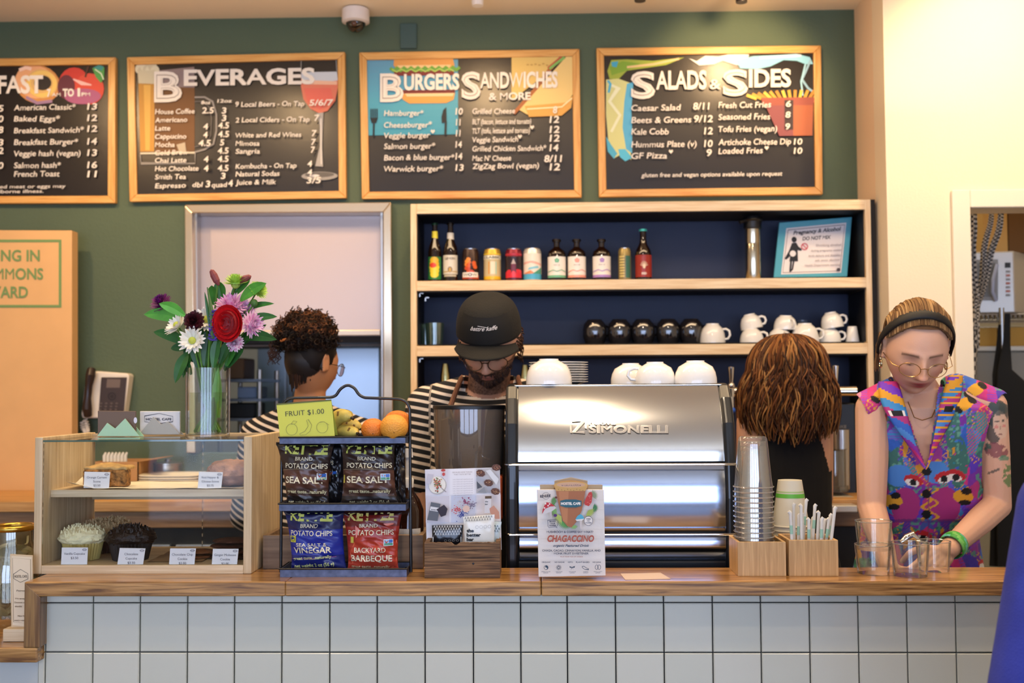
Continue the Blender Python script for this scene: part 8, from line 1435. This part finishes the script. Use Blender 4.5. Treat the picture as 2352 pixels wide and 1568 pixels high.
for k in range(70):
    s_ = random.choice((-1, 1)); q = [Vector((s_*(.078+.006*random.random()), .03+.02*random.random(), .03)), Vector((s_*.086, .03+.03*random.random(), -.01)), Vector((s_*(.074+.012*random.random()), .04+.02*random.random(), -.05-.03*random.random()))]; strand(m, [tuple(v) for v in ap(M, q)], .003, .001, random.choice(Hb))
m.obj('hair', HAIR, t, smooth=True)
def hb(u, v): a = (u-.5)*PI*1.10; c_ = math.cos(a); q = sk(math.sin(a)*.080, -.046*max(c_, 0)-.002+(v-.5)*.029+.02*(1-c_), c_*.106, .013+.003*math.sin(PI*v)); return ap(M, [tuple(q)])[0]
m = MB(); m.grid(lambda u, v: tuple(hb(u, v)), 48, 5); m.obj('headband', mat('black_satin', '#0b0a0c', rough=.6), t, smooth=True, solid=.003)
# ------------------------------------------------------------------ customer in blue at the right edge
Y0 = 1.78; sh = P(2436, 1165, Y0); cx = sh.x+.20; zt9 = sh.z+.055
t = thing('person', 'customer in a bright blue sweatshirt standing at the right edge, mostly out of frame', 'person', (cx, Y0, 0)); hc = Vector((cx, Y0, zt9+.20)); M = headM(hc, PI, .1, 0, 1.)
elL = Vector((P(2368, 1590, Y0).x, Y0-.02, P(2368, 1590, Y0).z)); shR = Vector((2*cx-sh.x, Y0, sh.z)); elR = Vector((2*cx-elL.x, Y0, elL.z)); wrL = elL+Vector((.05, .16, -.10)); wrR = elR+Vector((-.05, .16, -.10))
b = MB(); head_mesh(b, M); limb(b, [(cx, Y0, zt9-.02), (cx, Y0, hc.z-.06)], [.058, .05]); TR = [((cx, Y0, .80), .17, .12), ((cx, Y0, .98), .16, .115), ((cx, Y0, zt9-.16), .165, .11), ((cx, Y0, zt9-.04), .14, .08), ((cx, Y0, zt9+.0), .07, .06)]; loft(b, TR)
for s0, el, wr, sd in ((sh, elL, wrL, 1), (shR, elR, wrR, -1)): limb(b, [s0, el, wr], [.05, .042, .027]); hand(b, wr, (0, .8, -.4), (0, .3, .9), .9, .5, -sd)
legs(b, cx, Y0, .84, foot=(0, 1)); V, f = remesh(b, .007, 2, .4); vobj('body', V, f, face_paint(colors(V, '#c89878'), V, M), SKIN, t)
b = MB(); loft(b, [((c[0], c[1], c[2]), rx+.03, ry+.02) for c, rx, ry in TR[:-1]]+[((cx, Y0, zt9+.005), .08, .068)])
for s0, el, wr in ((sh, elL, wrL), (shR, elR, wrR)): limb(b, [s0, el, el.lerp(wr, .85)], [.066, .074, .05]); limb(b, [(cx+(s0.x-cx)*.4, Y0, zt9-.03), s0], [.06, .066])
V, f = remesh(b, .008, 4, .5); vobj('blue_sweatshirt', V, f, colors(V, '#3a4fb8'), mat('blue_fleece', '#363f9c', rough=.95, noise_amt=.18, noise_scale=18, bump=.3, bump_scale=400), t)
trousers(cx, Y0, .86, t, mat('trouser_cloth')); shoes(cx, Y0, t, foot=1)
m = MB(); m.ball(tuple(ap(M, [(0, .012, .025)])[0]), (.086, .10, .105), 28, 18, '#2a1c14'); 
for k in range(160): a = random.uniform(-2.2, 2.2); q = [Vector((0, .0, .13)), Vector((.07*math.sin(a), .08*math.cos(a), .09)), Vector((.09*math.sin(a), .10*math.cos(a), .02)), Vector((.085*math.sin(a), .09*math.cos(a), -.06))]; strand(m, [tuple(v) for v in ap(M, q)], .008, .004, random.choice(['#2a1c14', '#3a281c', '#201510']))
m.obj('hair', HAIR, t, smooth=True)
# ================================================================== LIGHT
def area(name, loc, rot, size, power, col, sy=None, spread=PI):
    l = bpy.data.lights.new(name, 'AREA'); l.energy = power; l.color = hx(col); l.size = size; l.spread = spread
    if sy: l.shape = 'RECTANGLE'; l.size_y = sy
    o = bpy.data.objects.new(name, l); o.location = loc; o.rotation_euler = rot; C.objects.link(o); return o
def spot(name, loc, tgt, power, col, ang=60, r=.04, blend=.6):
    l = bpy.data.lights.new(name, 'SPOT'); l.energy = power; l.color = hx(col); l.spot_size = math.radians(ang); l.spot_blend = blend; l.shadow_soft_size = r
    o = bpy.data.objects.new(name, l); o.location = loc; o.rotation_euler = (Vector(tgt)-Vector(loc)).to_track_quat('-Z', 'Y').to_euler(); C.objects.link(o); return o
WARM = '#ffd29a'
for i, (x, y) in enumerate(((-1.9, 1.9), (-.9, 1.9), (.1, 1.9), (1.1, 1.9), (2.1, 1.9))): spot('ceiling_downlight', (x, y, ZC-.04), (x, y+.45, 0), 24, '#ffe2bc', 120, .05, 1.)
area('ceiling_panel_bar', (0, 3.0, ZC-.03), (0, 0, 0), 4.0, 60, '#ffdcae', .5)
spot('spot_salads', (.85, 3.95, ZC-.1), (.82, YB, 2.75), 26, WARM, 80)
spot('spot_burgers', (-.25, 3.6, ZC-.1), (-.3, YB, 2.3), 22, WARM, 75)
spot('spot_beverage', (-1.2, 3.5, ZC-.1), (-1.25, YB, 1.9), 30, WARM, 80)
spot('spot_left', (-2.1, 3.3, ZC-.1), (-2.0, YB, 1.9), 45, WARM, 85)
spot('spot_right_wall', (1.75, 3.5, ZC-.1), (1.75, YC, 2.6), 38, '#ffe2b0', 95)
spot('spot_counter', (.2, 1.6, ZC-.1), (.2, 2.8, 1.2), 40, '#ffe6c8', 90)
area('ceiling_fill', (-.2, 3.9, ZC-.55), (PI, 0, 0), 3.6, 5, '#ffe0b8', .2)  # added fill facing up to brighten the ceiling, not a fixture of the room
area('kitchen_light', (-1.0, 5.3, ZC-.05), (0, 0, 0), 1.2, 30, '#f0f2ff', .4)
area('back_room_light', (2.2, 5.2, ZC-.05), (0, 0, 0), .8, 22, '#fff0d8', .4)
wd = bpy.data.worlds.new('world'); bpy.context.scene.world = wd; wd.use_nodes = True
wd.node_tree.nodes['Background'].inputs[0].default_value = (.75, .85, 1, 1); wd.node_tree.nodes['Background'].inputs[1].default_value = .6
sc = bpy.context.scene; sc.view_settings.view_transform = 'Standard'; sc.view_settings.look = 'Medium High Contrast' if False else 'None'; sc.view_settings.exposure = 0
sc.cycles.use_denoising = True; sc.cycles.max_bounces = 8; sc.cycles.transparent_max_bounces = 40; sc.cycles.transmission_bounces = 8; sc.cycles.sample_clamp_indirect = 6; sc.cycles.caustics_reflective = False; sc.cycles.caustics_refractive = False
